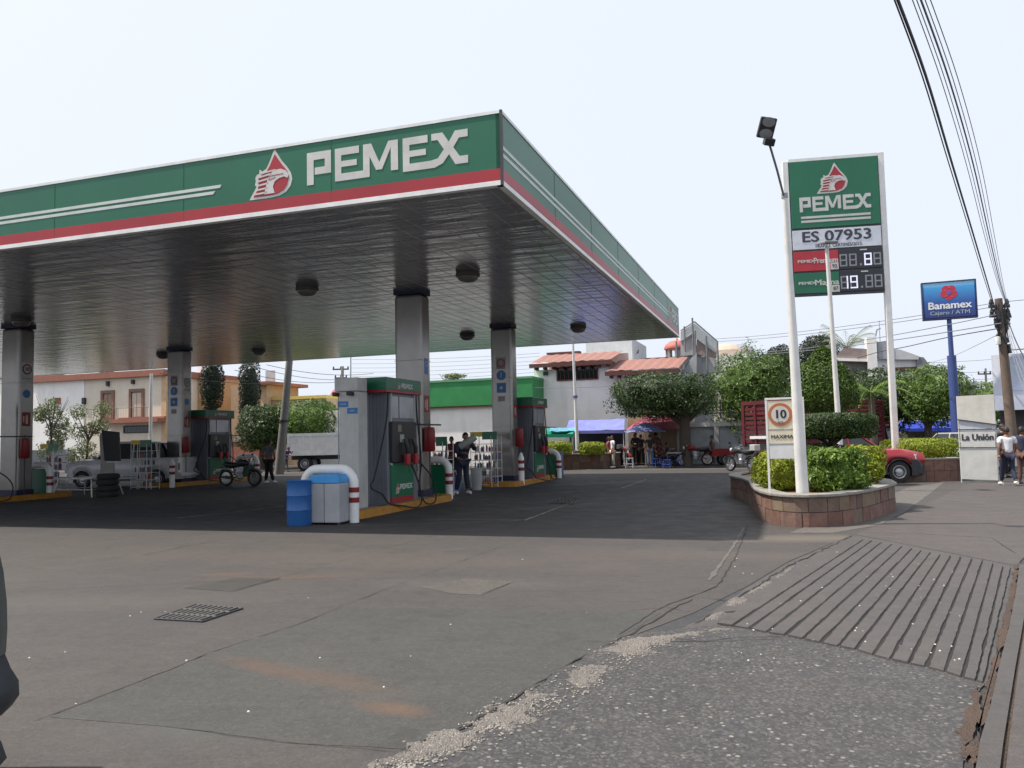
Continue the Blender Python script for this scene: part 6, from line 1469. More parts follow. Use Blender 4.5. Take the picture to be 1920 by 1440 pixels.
# stake trucks -------------------------------------------------------------
def stake_truck(label,loc_,rz,Lb,wb,zf,zt,paint,slats,cab,chassis=DARK,posts=8,plate=False,solid=False):
    t=thing('stake_truck',label,'truck',loc_,rz)
    b=MB().box(-Lb/2,Lb/2,-wb/2,wb/2,zf,zf+.12);b.box(-Lb/2,Lb/2+.3,-.45,.45,zf-.28,zf-.01);b.build('chassis',chassis,t)
    n_=slats;h=(zt-zf-.12);root=None
    for (ax,sgn) in(('y',1),('y',-1),('x',1),('x',-1)):
        b=MB()
        for k in range(n_):
            z0=zf+.13+h*k/n_;z1=z0+h/n_*(.62 if not solid else .97)
            if ax=='y': b.box(-Lb/2,Lb/2,sgn*wb/2-.02,sgn*wb/2+.02,z0,z1)
            else: b.box(sgn*Lb/2-.02,sgn*Lb/2+.02,-wb/2+.021,wb/2-.021,z0,z1)
        if ax=='y':
            for k in range(posts+1): xx=-Lb/2+Lb*k/posts;b.box(xx-.035,xx+.035,sgn*(wb/2+.04)-.02,sgn*(wb/2+.04)+.02,zf,zt+.03)
            b.box(-Lb/2-.02,Lb/2+.02,sgn*(wb/2+.04)-.021,sgn*(wb/2+.04)+.021,zt-.12,zt+.04);b.box(-Lb/2-.02,Lb/2+.02,sgn*(wb/2+.04)-.022,sgn*(wb/2+.04)+.022,zf-.03,zf+.14)
        else:
            for k in range(4): yy=-wb/2+.05+(wb-.1)*k/3;b.box(sgn*(Lb/2+.04)-.02,sgn*(Lb/2+.04)+.02,yy-.045,yy+.045,zf,zt)
            b.box(sgn*(Lb/2+.04)-.021,sgn*(Lb/2+.04)+.021,-wb/2,wb/2,zt-.14,zt+.02)
        b.build('slatted_side' if ax=='y' else 'slatted_end',paint,t)
    if plate:
        MB().box(-Lb/2-.09,-Lb/2-.065,-wb*.30,wb*.30,zf+.30,zf+.42).build('reflector_strip',WHITEB,t)
    for xw in(-Lb/2+.9,Lb/2+.9):
        for s_ in(-1,1): wheel(t,xw,s_*(wb/2-.22),.42,.26,None,s_)
    # cab
    x0=Lb/2+.15;c=MB();hwc=wb/2-.12
    c.add([(x0,hwc,.55),(x0+1.6,hwc,.55),(x0+1.65,hwc,1.15),(x0+1.15,hwc*.92,2.0),(x0,hwc*.92,2.05)]+[(x0,-hwc,.55),(x0+1.6,-hwc,.55),(x0+1.65,-hwc,1.15),(x0+1.15,-hwc*.92,2.0),(x0,-hwc*.92,2.05)],[(0,1,2,3,4),(9,8,7,6,5),(0,5,6,1),(1,6,7,2),(2,7,8,3),(3,8,9,4),(4,9,5,0)])
    cb=c.build('cab',cab,t,bevel=.05)
    for s_ in(-1,1):
        c=MB();c.add([(x0+.25,s_*(hwc+.005),1.2),(x0+1.40,s_*(hwc+.005),1.2),(x0+1.12,s_*(hwc*.93+.012),1.85),(x0+.25,s_*(hwc*.93+.012),1.88)],[(0,1,2,3)]);c.build('side_window',GLASS,cb,recalc=False)
    c=MB();c.add([(x0+1.665,hwc*.9,1.2),(x0+1.665,-hwc*.9,1.2),(x0+1.20,-hwc*.84,1.93),(x0+1.20,hwc*.84,1.93)],[(0,1,2,3)]);c.build('windscreen',GLASS,cb,recalc=False)
    MB().box(x0+1.58,x0+1.72,-hwc,hwc,.45,.62).build('bumper',DARK,t,bevel=.02)
    for s_ in(-1,1): MB().cbox((x0+1.67,s_*hwc*.75,.85),(.05,.28,.2)).build('headlight',mat('headlight_glass',(.55,.57,.6),.1),cb)
    return t
P=at(590,882,45.5);stake_truck('white stake-bodied truck on the road behind the nearest pump',(P.x,P.y+1.2,0),R(-2),3.0,2.1,.92,2.10,WHITEB,6,WHITE,posts=7,solid=True)
P1=at(1423,880,33.5);P2=at(1634,880,37.5)
v=(P2-P1);v.z=0;angt=math.atan2(v.y,v.x);ctr=(P1+P2)/2
stake_truck('dark red slatted stake truck parked behind the speed sign and clipped trees',(P1.x+math.cos(angt)*3.7+.35,P1.y+math.sin(angt)*3.7+.9,0),angt+.02,7.2,2.0,1.05,2.95,DKRED,9,DKRED,posts=8,plate=True)
# motorcycles ---------------------------------------------------------------
def moto(label,loc_,rz,c1,box=None,name='motorcycle',group=None):
    t=thing(name,label,'motorcycle',loc_,rz,group)
    for xw in(-.62,.66):
        b=MB();n_=22;m_=8;vs=[];fs=[]
        for i in range(n_):
            a=2*math.pi*i/n_
            for j in range(m_): q=2*math.pi*j/m_;rr_=.27+.048*math.cos(q);vs.append((rr_*math.cos(a),.055*math.sin(q),rr_*math.sin(a)))
        for i in range(n_):
            for j in range(m_): fs.append((i*m_+j,((i+1)%n_)*m_+j,((i+1)%n_)*m_+(j+1)%m_,i*m_+(j+1)%m_))
        w_=b.add(vs,fs).build('wheel',RUBBER,t,smooth=True,loc=(xw,0,.32))
        b=MB().lathe([(.05,-.05),(.05,.05)],(0,0,0),10,'y').lathe([(.215,-.02),(.235,-.02),(.235,.02),(.215,.02),(.215,-.02)],(0,0,0),20,'y')
        for k in range(12): a=k*math.pi/6;b.tube([(.04*math.cos(a),.02*(-1)**k,.04*math.sin(a)),(.22*math.cos(a),0,.22*math.sin(a))],.005,4)
        b.build('rim',CHROME,w_)
        P_=[(xw+.36*math.cos(a),0,.32+.36*math.sin(a)) for a in [R(30+k*13) for k in range(9)]]
        b=MB();
        for p,q in zip(P_,P_[1:]): b.add([(p[0],-.07,p[2]),(p[0],.07,p[2]),(q[0],.07,q[2]),(q[0],-.07,q[2])],[(0,1,2,3)])
        o=b.build('mudguard',c1,t,recalc=False);o.modifiers.new('s','SOLIDIFY').thickness=.01
    b=MB()
    for s_ in(-1,1): b.tube([(.66,s_*.09,.32),(.50,s_*.09,.72),(.42,s_*.08,.95)],.022,7)
    b.tube([(.42,0,.88),(.1,0,.48),(-.25,0,.45),(-.62,0,.34)],.028,7).tube([(.42,0,.9),(.05,0,.78),(-.6,0,.76)],.025,7).tube([(-.3,0,.75),(-.25,0,.45)],.022,6);b.build('frame',DARK,t,smooth=True)
    b=MB().lathe([(.03,-.15),(.12,-.10),(.13,.08),(.08,.16),(.02,.18)],(-.02,0,.42),12).cbox((-.02,0,.62),(.2,.18,.2));b.build('engine',STEEL,t,bevel=.015)
    b=MB().tube([(.38,0,.86),(.22,0,.90),(.0,0,.88),(-.10,0,.80)],[.06,.14,.13,.06],12);b.build('fuel_tank',c1,t,smooth=True)
    b=MB().tube([(-.05,0,.84),(-.3,0,.80),(-.62,0,.84),(-.74,0,.86)],[.07,.12,.12,.05],10);b.build('seat',BLACK,t,smooth=True)
    b=MB().tube([(.32,.34,1.04),(.38,.2,1.03),(.44,.06,.98),(.44,-.06,.98),(.38,-.2,1.03),(.32,-.34,1.04)],.014,7);b.build('handlebar',CHROME,t,smooth=True)
    for s_ in(-1,1):
        MB().tube([(.33,s_*.26,1.04),(.31,s_*.37,1.04)],.02,7).build('grip',BLACK,t);MB().tube([(.36,s_*.2,1.04),(.36,s_*.26,1.18)],.007,5).cbox((.36,s_*.28,1.2),(.02,.12,.07)).build('mirror',BLACK,t)
    b=MB().lathe([(.02,-.05),(.08,-.03),(.095,.04),(.0,.06)],(.53,0,.90),14,'x');b.build('headlight',mat('headlight_glass',(.55,.57,.6),.1),t,smooth=True)
    b=MB().tube([(.02,-.1,.40),(-.3,-.14,.30),(-.75,-.15,.38)],[.02,.035,.045],8);b.build('exhaust',CHROME,t,smooth=True)
    MB().cbox((-.82,0,.72),(.05,.12,.07)).build('tail_light',EXTRED,t)
    if box:
        MB().cbox((-.80,0,1.00),(.30,.32,.26)).build('top_box',box,t,bevel=.03)
    return t
P=gp(445,912);moto('dark motorcycle parked beside the pump between the left column and the standing man',(P.x+.1,P.y,0),R(-18),BLACK)
P=gp(1384,886);moto('motorcycle carrying a white box at the back end of the dark red truck',(P.x+.35,P.y+.7,0),R(118),DARK,mat('box_offwhite',(.5,.48,.45),.5))
P=gp(1172,874);moto('red motorcycle with a white fairing box facing the road at the violet tarp stall',(P.x,P.y,.03),R(-80),EXTRED,WHITEB)
# cargo tricycle
P=gp(1322,873,.03);t=moto('red cargo tricycle with a seated rider in front of the grey garage doors',(P.x-.5,P.y,.03),R(178),EXTRED,name='cargo_tricycle');t['category']='tricycle'
MB().box(-1.9,-.8,-.42,.42,.45,.50).box(-1.9,-.8,-.42,-.39,.5,.82).box(-1.9,-.8,.39,.42,.5,.82).box(-1.9,-1.87,-.39,.39,.5,.82).build('cargo_tray',EXTRED,t)
for s_ in(-1,1): wheel(t,-1.45,s_*.50,.28,.10,None,s_)
# foreground vehicle at left: silhouettes of grey-green bonnet and dark bumper --------
t=thing('parked_car','grey-green car with dark bumper, cut off by the left edge in the foreground','car',(-2.435,3.35,0),0)
GRN=mat('car_grey_green',(.04,.052,.05),.5,coat=.1)
prof=[(-.02,.10),(-.05,.18),(-.12,.22),(-.09,.30),(.0,.35),(.035,.40),(.03,.47),(-.01,.53),(-.04,.60)]
def slab(prof,name,m,L0,inner=.35,bev=.02,yw=.85):
    """profile (x offset,z) swept across y with rounded corners, closed behind"""
    vs=[];fs=[];n_=13
    for k in range(n_):
        f=k/(n_-1)*2-1;y=f*yw;cx_=-.2*abs(f)**8
        for (px_,z) in prof: vs.append((px_+cx_,y,z))
        vs.append((-L0,y,prof[-1][1]));vs.append((-L0,y,prof[0][1]))
    m_=len(prof)+2
    for k in range(n_-1):
        for j in range(m_): a=k*m_+j;b_=k*m_+(j+1)%m_;fs.append((a,b_,b_+m_,a+m_))
    fs.append(tuple(range(m_-1,-1,-1)));fs.append(tuple(range(len(vs)-m_,len(vs))))
    return MB().add(vs,fs).build(name,m,t,smooth=True)
slab(prof,'front_bumper',mat('bumper_blueblack',(.012,.015,.02),.55),.75)
slab([(-.035,.605),(-.030,.72),(-.035,.85),(-.055,1.0),(-.085,1.12),(-.9,1.2)],'bonnet',GRN,1.4)
b=MB().box(-3.9,-1.402,-.84,.84,.32,1.08);b.build('body_side',GRN,t,bevel=.08);b=MB();b.add([(-1.5,.74,1.10),(-2.1,.62,1.55),(-3.4,.62,1.55),(-3.8,.74,1.10),(-1.5,-.74,1.10),(-2.1,-.62,1.55),(-3.4,-.62,1.55),(-3.8,-.74,1.10)],[(0,1,2,3),(7,6,5,4),(0,4,5,1),(1,5,6,2),(2,6,7,3),(0,3,7,4)]);b.build('cabin',GLASS,t,bevel=.05)
for xw in(-.85,-3.2):
    for s_ in(-1,1): wheel(t,xw,s_*.74,.32,.2,None,s_)
for s_ in(-1,1): MB().cbox((-.17,s_*.45,.74),(.08,.30,.14)).build('headlight',mat('headlight_glass',(.55,.57,.6),.1),t,bevel=.02)
# distant cars
def small_car(label,px,py,rz,paint,L_=4.0):
    P=gp(px,py);t=thing('parked_car',label,'car',(P.x,P.y,0),rz);r=.31;xs=[-L_/2+k*.08 for k in range(int(L_/.08)+1)];st=[]
    for x in xs:
        z0=max(.26,arch_z(x,L_/2-.75,r,.26),arch_z(x,-L_/2+.7,r,.26));e=min(L_/2-x,x+L_/2);zt=.92-.18*max(0,1-e/.5)**2;st.append((x,.74,min(z0,zt-.15),.84*(1-.1*max(0,1-e/.35)),max(zt-.12,z0+.03),.74,zt,.04))
    loft(st,paint,'body',t)
    b=MB();b.add([(.95,.72,.92),(.35,.58,1.40),(-1.1,.58,1.42),(-1.75,.72,.94),(.95,-.72,.92),(.35,-.58,1.40),(-1.1,-.58,1.42),(-1.75,-.72,.94)],[(0,1,2,3),(7,6,5,4),(0,4,5,1),(1,5,6,2),(2,6,7,3)]);b.build('cabin_glass',GLASS,t)
    b=MB().box(-1.08,.33,-.57,.57,1.41,1.455)
    for s_ in(-1,1): b.tube([(.97,s_*.73,.9),(.35,s_*.59,1.42)],.03,5).tube([(-1.75,s_*.73,.92),(-1.1,s_*.59,1.43)],.04,5).tube([(-.35,s_*.735,.9),(-.35,s_*.59,1.42)],.03,5)
    b.build('roof_and_pillars',paint,t,bevel=.01)
    for xw in(L_/2-.75,-L_/2+.7):
        for s_ in(-1,1): wheel(t,xw,s_*.76,r,.18,None,s_)
    for s_ in(-1,1): MB().cbox((L_/2-.05,s_*.6,.66),(.08,.3,.14)).build('headlight',mat('headlight_glass',(.55,.57,.6),.1),t);MB().cbox((-L_/2+.03,s_*.66,.72),(.06,.2,.14)).build('tail_light',EXTRED,t)
    return t
small_car('pale car half hidden behind the newspaper banner beside the straight planter',1800,885,R(100),CARWH)
small_car('dark blue car on the far street behind the white pickup',150,874,R(170),mat('car_blue',(.02,.03,.08),.3,coat=.5))
# ================================================================ PEOPLE (local: facing -y)
def skinmesh(joints,edges,root=0,sub=1):
    names=list(joints);me=bpy.data.meshes.new('s');me.from_pydata([joints[n_][0] for n_ in names],[(names.index(a),names.index(b)) for a,b in edges],[])
    o=bpy.data.objects.new('s',me);col.objects.link(o);o.modifiers.new('k','SKIN')
    for i,n_ in enumerate(names):
        r=joints[n_][1];r=r if hasattr(r,'__len__') else (r,r);me.skin_vertices[0].data[i].radius=r;me.skin_vertices[0].data[i].use_root=(i==root)
    o.modifiers['k'].use_smooth_shade=True;s_=o.modifiers.new('u','SUBSURF');s_.levels=sub;s_.render_levels=sub
    bpy.context.view_layer.update();dg=bpy.context.evaluated_depsgraph_get();m2=bpy.data.meshes.new_from_object(o.evaluated_get(dg));bpy.data.objects.remove(o);return m2
EYE=mat('eye_dark',(.02,.015,.01),.3);LIP=mat('lip',(.25,.09,.07),.5)
def person(label,loc_,rz,h=1.7,top=None,bottom=None,pose='stand',skin=None,hair='short',sleeves='short',shoes=None,long_hair=False,seed=0,shorts=False,female=False,zoff=0,bulk=1.):
    rr=random.Random(seed);k=h/1.7;t=thing('person',label,'person',(loc_[0],loc_[1],loc_[2]),rz)
    skin=skin or SKIN;top=top or WHITEB;bottom=bottom or DENIM;shoes=shoes or BLACK
    V=lambda x,y,z:Vector((x*k,y*k,z*k))
    sw=.175 if female else .20
    J={'pelvis':V(0,0,.92),'chest':V(0,0,1.24),'neck':V(0,0,1.43),'head':V(0,-.01,1.55)}
    for s_,n_ in((1,'L'),(-1,'R')):
        J['sh'+n_]=V(s_*sw,0,1.38);J['el'+n_]=V(s_*(sw+.06),.02,1.10);J['wr'+n_]=V(s_*(sw+.07),-.05,.86)
        J['hip'+n_]=V(s_*.095,0,.88);J['kn'+n_]=V(s_*.10,-.01,.48);J['an'+n_]=V(s_*.105,.02,.08)
    if pose=='walk':
        J['knL']=V(.10,-.14,.50);J['anL']=V(.10,-.25,.10);J['knR']=V(-.09,.03,.48);J['anR']=V(-.09,.24,.14)
        J['elL']=V(.27,.10,1.12);J['wrL']=V(.26,.08,.88);J['elR']=V(-.27,-.06,1.12);J['wrR']=V(-.27,-.22,.93)
    if pose=='lean':   # stooping forward, carrying
        for n_ in('chest','neck','head','shL','shR','elL','elR','wrL','wrR'):
            d=J[n_]-J['pelvis'];J[n_]=J['pelvis']+Matrix.Rotation(R(22),3,'X')@d
        J['elL']=V(.26,-.26,1.18);J['wrL']=V(.16,-.44,1.30);J['elR']=V(-.26,-.22,1.12);J['wrR']=V(-.12,-.42,1.10)
        J['anL']=V(.14,-.05,.08);J['anR']=V(-.15,.12,.08)
    if pose=='hips':
        J['elL']=V(.34,.06,1.14);J['wrL']=V(.20,-.10,1.00);J['elR']=V(-.34,.06,1.14);J['wrR']=V(-.20,-.10,1.00);J['anL']=V(.15,.02,.08);J['anR']=V(-.17,-.08,.08)
    if pose=='front':  # forearms raised in front
        J['elL']=V(.25,-.02,1.11);J['wrL']=V(.16,-.26,1.14);J['elR']=V(-.25,-.02,1.11);J['wrR']=V(-.14,-.26,1.10)
    if pose=='sit':
        dz=V(0,0,-.42)
        for n_ in list(J): J[n_]=J[n_]+dz
        for s_,n_ in((1,'L'),(-1,'R')):
            J['kn'+n_]=V(s_*.14,-.42,.48);J['an'+n_]=V(s_*.15,-.40,.08);J['el'+n_]=V(s_*(sw+.05),-.10,.72);J['wr'+n_]=V(s_*.14,-.34,.66)
        for n_ in('chest','neck','head','shL','shR'): J[n_].y-=.05*k
    up_=(J['head']-J['neck']).normalized()
    # body in one surface
    r=lambda a:a*k*bulk
    bj={'pelvis':(J['pelvis'],(r(.13),r(.10))),'chest':(J['chest'],(r(.14),r(.10))),'upch':(J['chest'].lerp(J['neck'],.62),(r(.10),r(.08))),'neck':(J['neck'],r(.052)),'hd0':(J['neck'].lerp(J['head'],.55),r(.055))}
    ed=[('pelvis','chest'),('chest','upch'),('upch','neck'),('neck','hd0')]
    for n_ in'LR':
        bj['sh'+n_]=(J['sh'+n_],r(.052));bj['el'+n_]=(J['el'+n_],r(.038));bj['wr'+n_]=(J['wr'+n_],r(.026));bj['hip'+n_]=(J['hip'+n_],r(.082));bj['kn'+n_]=(J['kn'+n_],r(.055));bj['an'+n_]=(J['an'+n_],r(.038))
        ed+=[('upch','sh'+n_),('sh'+n_,'el'+n_),('el'+n_,'wr'+n_),('pelvis','hip'+n_),('hip'+n_,'kn'+n_),('kn'+n_,'an'+n_)]
    me=skinmesh(bj,ed);bm=bmesh.new();bm.from_mesh(me)
    # hands: palm and five curled fingers
    hb=MB()
    for s_,n_ in((1,'L'),(-1,'R')):
        w_=J['wr'+n_];d=(w_-J['el'+n_]).normalized();sd=Vector((0,1,0));sd=(sd-d*sd.dot(d)).normalized();nn=d.cross(sd)*s_
        hb.tube([w_-d*.01*k,w_+d*.04*k,w_+d*.085*k],[.026*k,.036*k,.030*k],8)
        for q,(o_,ln) in enumerate(((-.027,.065),(-.009,.078),(.009,.074),(.026,.058))):
            b0=w_+d*.08*k+sd*o_*k;b1=b0+d*ln*.5*k+nn*.006*k;b2=b1+(d*.7+nn*.7).normalized()*ln*.5*k;hb.tube([b0,b1,b2],[.0095*k,.0088*k,.007*k],6)
        b0=w_+d*.03*k-sd*.030*k;hb.tube([b0,b0+(d*.7-sd*.7)*.035*k,b0+(d*.95-sd*.55+nn*.2)*.06*k],[.011*k,.0105*k,.008*k],6)
    # head with face
    H_=J['head']+up_*.035*k;q_=up_.to_track_quat('Z','Y').to_matrix();
    def hp(x,y,z): return H_+Vector((x*k,y*k,z*k))
    hv=MB();n1,n2=14,10
    vs=[];fs=[]
    for i in range(n2+1):
        th=math.pi*i/n2
        for j in range(n1):
            a=2*math.pi*j/n1;x=math.sin(th)*math.cos(a);y=math.sin(th)*math.sin(a);z=math.cos(th);tp=1-.28*max(0,-z)**1.3;vs.append(hp(x*.074*tp,y*.094*(tp+.05)-.008*(z<0),z*.112))
    for i in range(n2):
        for j in range(n1): a=i*n1+j;b_=i*n1+(j+1)%n1;fs.append((a,b_,b_+n1,a+n1))
    hb.add(vs,fs);hb.tube([hp(0,-.085,.02),hp(0,-.112,-.022),hp(0,-.09,-.03)],[.008*k,.014*k,.008*k],6)
    for s_ in(-1,1): hb.sphere(hp(s_*.076,.0,-.005),.020*k,8,(.4,.8,1.2))
    me2=bpy.data.meshes.new('h');me2.from_pydata(hb.v,[],hb.f);bm.from_mesh(me2)
    for f_ in bm.faces: f_.smooth=True
    nf=len(bm.faces)
    eb=MB()
    for s_ in(-1,1): eb.sphere(hp(s_*.030,-.082,.005),.010*k,6,(1.2,.6,.7))
    me3=bpy.data.meshes.new('e');me3.from_pydata(eb.v,[],eb.f);bm.from_mesh(me3);bm.faces.ensure_lookup_table()
    for f_ in bm.faces[nf:]: f_.material_index=1
    nf=len(bm.faces);lb=MB().sphere(hp(0,-.088,-.055),.012*k,6,(2.0,.5,.5));me4=bpy.data.meshes.new('l');me4.from_pydata(lb.v,[],lb.f);bm.from_mesh(me4);bm.faces.ensure_lookup_table()
    for f_ in bm.faces[nf:]: f_.material_index=2
    me.clear_geometry();bm.to_mesh(me);bm.free();me.materials.clear();[me.materials.append(x) for x in(skin,EYE,LIP)];me.name='body'
    bo=bpy.data.objects.new('body',me);col.objects.link(bo);bo.parent=t
    # hair
    vs=[];fs=[];m_=12
    for i in range(7):
        th=math.pi*.62*i/6
        for j in range(m_):
            a=2*math.pi*j/m_;x=math.sin(th)*math.cos(a);y=math.sin(th)*math.sin(a);z=math.cos(th);yy=y
            fr=1 if y>-.2 else max(0,1-max(0,i-3)*.45);zz=z if y>-.3 else max(z,.35);vs.append(hp(x*.084,y*.103+.008,zz*.122+.004))
    for i in range(6):
        for j in range(m_): a=i*m_+j;b_=i*m_+(j+1)%m_;fs.append((a,b_,b_+m_,a+m_))
    hm=MB().add(vs,fs)
    if long_hair: hm.tube([hp(0,.06,.02),hp(0,.085,-.10),hp(0,.08,-.26)],[.085*k,.075*k,.04*k],10)
    hm.build('hair',HAIR,t,smooth=True)
    # shirt
    g=1.18;bj={'pelvis':(J['pelvis']+Vector((0,0,-.02*k)),(r(.155),r(.12))),'waist':(J['pelvis'].lerp(J['chest'],.4),(r(.145),r(.115))),'chest':(J['chest'],(r(.165),r(.12))),'upch':(J['chest'].lerp(J['neck'],.66),(r(.115),r(.09))),'nk':(J['chest'].lerp(J['neck'],.95),r(.06))}
    ed=[('pelvis','waist'),('waist','chest'),('chest','upch'),('upch','nk')]
    for n_ in'LR':
        e=J['sh'+n_].lerp(J['el'+n_],.68 if sleeves=='short' else 1.);bj['sh'+n_]=(J['sh'+n_],r(.066));bj['el'+n_]=(e,r(.056 if sleeves=='short' else .05));ed+=[('upch','sh'+n_),('sh'+n_,'el'+n_)]
        if sleeves=='long': bj['wr'+n_]=(J['el'+n_].lerp(J['wr'+n_],.93),r(.038));ed+=[('el'+n_,'wr'+n_)]
    m3=skinmesh(bj,ed);m3.materials.clear();m3.materials.append(top);o=bpy.data.objects.new('shirt',m3);col.objects.link(o);o.parent=t
    bj={'pelvis':(J['pelvis'],(r(.145),r(.112)))};ed=[]
    for n_ in'LR':
        bj['hip'+n_]=(J['hip'+n_]+Vector((0,0,-.03*k)),r(.094));kn=J['kn'+n_];bj['kn'+n_]=(kn,r(.070));ed+=[('pelvis','hip'+n_),('hip'+n_,'kn'+n_)]
        if not shorts: bj['an'+n_]=(kn.lerp(J['an'+n_],.93),r(.055));ed+=[('kn'+n_,'an'+n_)]
    m4=skinmesh(bj,ed);m4.materials.clear();m4.materials.append(bottom);o=bpy.data.objects.new('trousers' if not shorts else 'shorts',m4);col.objects.link(o);o.parent=t
    for s_,n_ in((1,'L'),(-1,'R')):
        a=J['an'+n_];b=MB().tube([a+Vector((0,.06*k,-.035*k)),a+Vector((0,-.02*k,-.035*k)),a+Vector((s_*.01,-.12*k,-.045*k)),a+Vector((s_*.015,-.17*k,-.055*k))],[.040*k,.046*k,.042*k,.022*k],9);b.build('shoe',shoes,t,smooth=True)
    return t
def cloth(n_,c): return mat('cloth_'+n_,c,.85,var=.15,scale=6,bump=.15,bscale=25)
NV=cloth('navy',(.02,.025,.05));BK=cloth('black',(.018,.018,.02));GY=cloth('grey',(.12,.12,.13));WH=cloth('white',(.72,.72,.74));PK=cloth('pink_red',(.40,.08,.12));PU=cloth('purple',(.06,.035,.18));MR=cloth('maroon',(.15,.02,.03));CR=cloth('cream',(.50,.45,.38));JN=cloth('jeans',(.10,.15,.24));OR=cloth('orange',(.5,.15,.03));BR=cloth('brown',(.12,.06,.05))
def gz(px,py,z=0): p=gp(px,py,z);return(p.x,p.y,z)
person('man in a plain white t-shirt and dark trousers walking away beside the newspaper banner',gz(1893,911),R(172),1.62,WH,NV,'walk',shoes=WHITEB,seed=1,bulk=1.1)
person('person in a dark top at the very right edge of the picture',gz(1921,908),R(120),1.62,NV,BR,'stand',sleeves='short',seed=2)
person('dark-haired person in black half hidden behind the man in the white t-shirt',gz(1884,896),R(20),1.72,BK,BK,'stand',sleeves='long',seed=3)
person('man in a dark grey shirt standing with hands at his waist, near the motorcycle',gz(504,906),R(150),1.78,GY,BK,'hips',shoes=WHITEB,seed=4,bulk=1.15)
tp=person('pump attendant in dark uniform stooping with a rolled grey board on the shoulder',gz(868,926),R(25),1.86,NV,NV,'lean',sleeves='long',shoes=WHITEB,seed=5,bulk=1.22)
person('person in maroon and dark clothes just left of the stooping attendant',gz(848,905),R(-30),1.72,MR,BK,'stand',sleeves='long',seed=6)
q=at(878,826,21.4);t=thing('rolled_board','grey rolled board carried on the shoulder of the stooping attendant','board',(q.x,q.y,q.z),0)
b=MB().tube([(-.22,-.1,-.16),(.02,-.12,-.02),(.20,-.12,.10)],[.085,.095,.085],12);b.build('roll',mat('roll_grey',(.26,.27,.25),.7),t,smooth=True)
person('person in a purple top bending beside the white truck and the leaning pole',gz(536,885),R(60),1.45,PU,GY,'lean',seed=7)
person('woman in a pink-red top standing beside the round planter at the violet tarp stall',gz(1143,876,.03),R(60),1.55,PK,BK,'stand',female=True,seed=8,long_hair=True)
person('person in a white top and pale trousers next to the woman in pink-red',gz(1150,877,.03),R(-80),1.6,WH,CR,'stand',seed=9,shoes=WHITEB)
person('dark figure in black behind the red motorcycle at the food stall',gz(1193,872,.03),R(10),1.75,BK,BK,'front',sleeves='long',seed=10,long_hair=True,female=True)
person('person in navy standing under the left part of the pale blue umbrella',gz(1203,872,.03),R(-20),1.62,NV,BK,'stand',sleeves='long',seed=11)
person('person in a black top and light blue jeans at the food stall',gz(1220,875,.03),R(178),1.62,BK,JN,'stand',seed=12)
person('taller person in a brown top under the pale blue umbrella',gz(1231,872,.03),R(150),1.72,BR,NV,'front',sleeves='long',seed=13)
person('customer in black seated at the blue table near the tree trunk',gz(1250,874,.03),R(90),1.6,BK,NV,'sit',seed=14)
person('customer in maroon seated between the stools of the food stall',gz(1240,873,.03),R(-70),1.55,MR,BK,'sit',seed=15)
person('rider in a grey shirt and dark cap sitting on the red cargo tricycle',(gp(1338,872,.03).x,gp(1338,872,.03).y,.32),R(-88),1.6,GY,BK,'sit',sleeves='short',seed=16)
person('small dark figure behind the yellow-green bushes of the round planter',gz(1032,866,.03),R(0),1.55,BR,BK,'stand',seed=17)
# ================================================================ OVERHEAD CABLES
def cable(label,pts,r=.012,m=None,sag=0.,name='overhead_cable',group='overhead cables'):
    P=[at(*p) for p in pts]
    if len(P)==2:
        a,c=P;P=[a.lerp(c,k/14)-Z*(sag*4*(k/14)*(1-k/14)) for k in range(15)]
    else:
        Q=[]
        for i in range(len(P)-1):
            p0=P[max(i-1,0)];p1=P[i];p2=P[i+1];p3=P[min(i+2,len(P)-1)]
            for k in range(6):
                u=k/6;Q.append(.5*((2*p1)+(-p0+p2)*u+(2*p0-5*p1+4*p2-p3)*u*u+(-p0+3*p1-3*p2+p3)*u**3))
        Q.append(P[-1]);P=Q
    c=P[0].copy();b=MB().tube([p-c for p in P],r,5,cap=False);o=b.build(name,m or mat('cable_dark',(.03,.03,.035),.6),None,smooth=True);o.location=c;props(o,label,'cable',group);return o
CG=mat('cable_grey',(.16,.17,.19),.6)
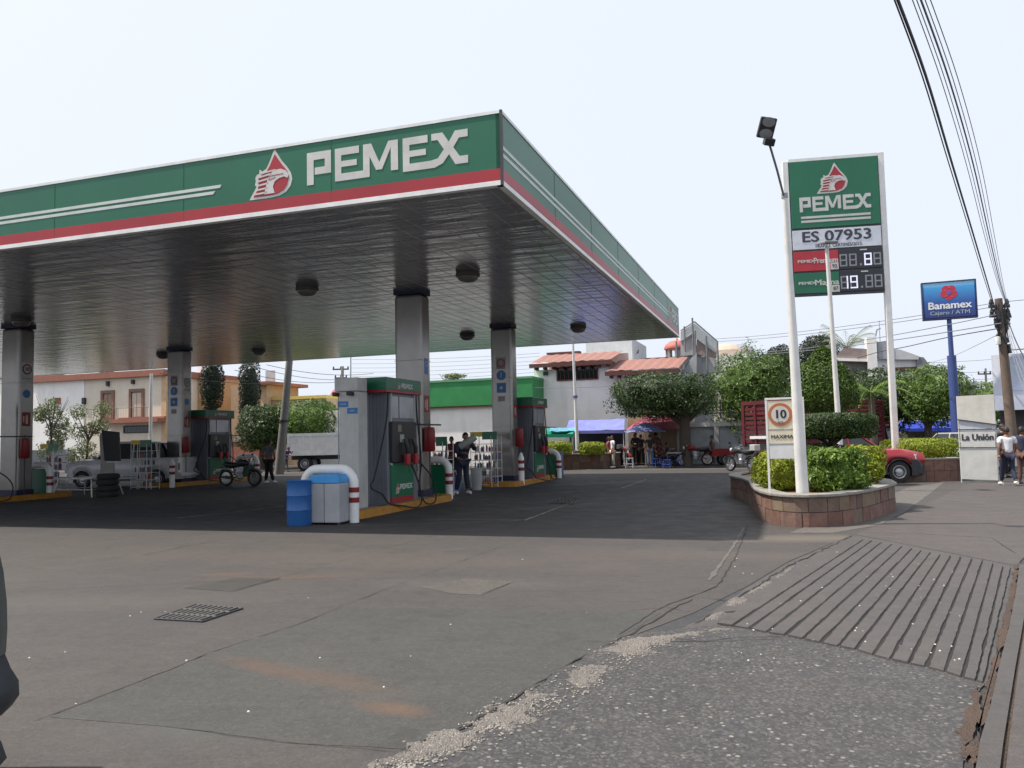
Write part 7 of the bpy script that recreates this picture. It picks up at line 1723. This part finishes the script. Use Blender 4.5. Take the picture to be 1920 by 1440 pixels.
# heavy bundle from above to the right-hand pole
cable('thickest black cable running down from the top edge to the brown utility pole',[(1668,-40,8),(1735,140,10),(1783,300,13),(1822,430,17),(1850,525,22),(1872,600,29.8)],.017)
cable('black cable twisted beside the thickest one, on its left side',[(1662,-40,8),(1729,142,10),(1777,300,13),(1817,430,17),(1846,525,22),(1870,598,29.8)],.009)
for k,(dx,rr_,lab) in enumerate(((28,.006,'first'),(36,.006,'second'),(44,.012,'third'),(52,.006,'fourth'),(62,.006,'fifth'))):
    cable('%s grey wire to the right of the thickest cable, above the pole'%lab,[(1668+dx,-40,8.5),(1738+dx*.95,150,11),(1790+dx*.8,310,14),(1830+dx*.55,440,18),(1862+dx*.3,530,23),(1884+dx*.1,572,29.8)],rr_,CG)
for k in range(4):
    cable('%s of the wires dropping from the brown pole to the right edge'%('first','second','third','fourth')[k],[(1890,600+k*9,30),(1905,640+k*16,26),(1935,700+k*26,20)],.010 if k else .018,CG if k else None)
cable('wire leaving the top of the brown pole towards the right edge',[(1890,565,30),(1935,561,30)],.012,CG)
# long spans behind
spans=[(1330,636,1876,566,58,'highest'),(1330,641,1876,573,57,'second highest'),(1400,662,1868,590,52,'third highest'),(1335,668,1878,606,50,'fourth highest')]
for x0,y0,x1_,y1,d,l in spans: cable('%s grey line crossing the sky behind the price sign posts'%l,[(x0,y0,d),(x1_,y1,d-24)],.016,CG,.25)
cable('dark thick line rising from the cone-shaped tree to the brown pole',[(1570,684,50),(1640,662,44),(1700,650,40),(1780,632,36),(1872,616,30)],.020)
for k,(a,b_) in enumerate(((680,666),(700,690),(714,704),(735,731))): cable('%s of the low distant wires between the clipped tree and the right edge'%('topmost','second','third','lowest')[k],[(1740,a,60),(1935,b_,60)],.014,CG,.1)
for k,(a,b_) in enumerate(((668,662),(676,668),(684,676),(692,683),(700,690),(708,697))): cable('%s of six thin lines over the green station wall'%('topmost','second','third','fourth','fifth','lowest')[k],[(660,a+6,64),(1012,b_,60)],.014,CG,.15)
for k,(x0,y0,x1_,y1) in enumerate(((440,676,640,712),(440,694,640,716),(500,684,700,700),(300,700,545,716))): cable('%s wire sagging past the leaning concrete pole'%('upper','lower','longer','leftmost')[k],[(x0,y0,44),(x1_,y1,56)],.016,None,.3)
cable('thin wire across the white house wall from the slim lamp post',[(1003,727,44),(1150,724,44)],.012,CG,.05)
cable('wire from the grey steel frame down to the bushy tree',[(1280,655,50),(1330,650,50),(1400,646,54)],.014,CG)
cable('slanting wire from the far pole up to the brown pole',[(1690,690,60),(1775,672,55),(1876,625,31)],.012,CG)
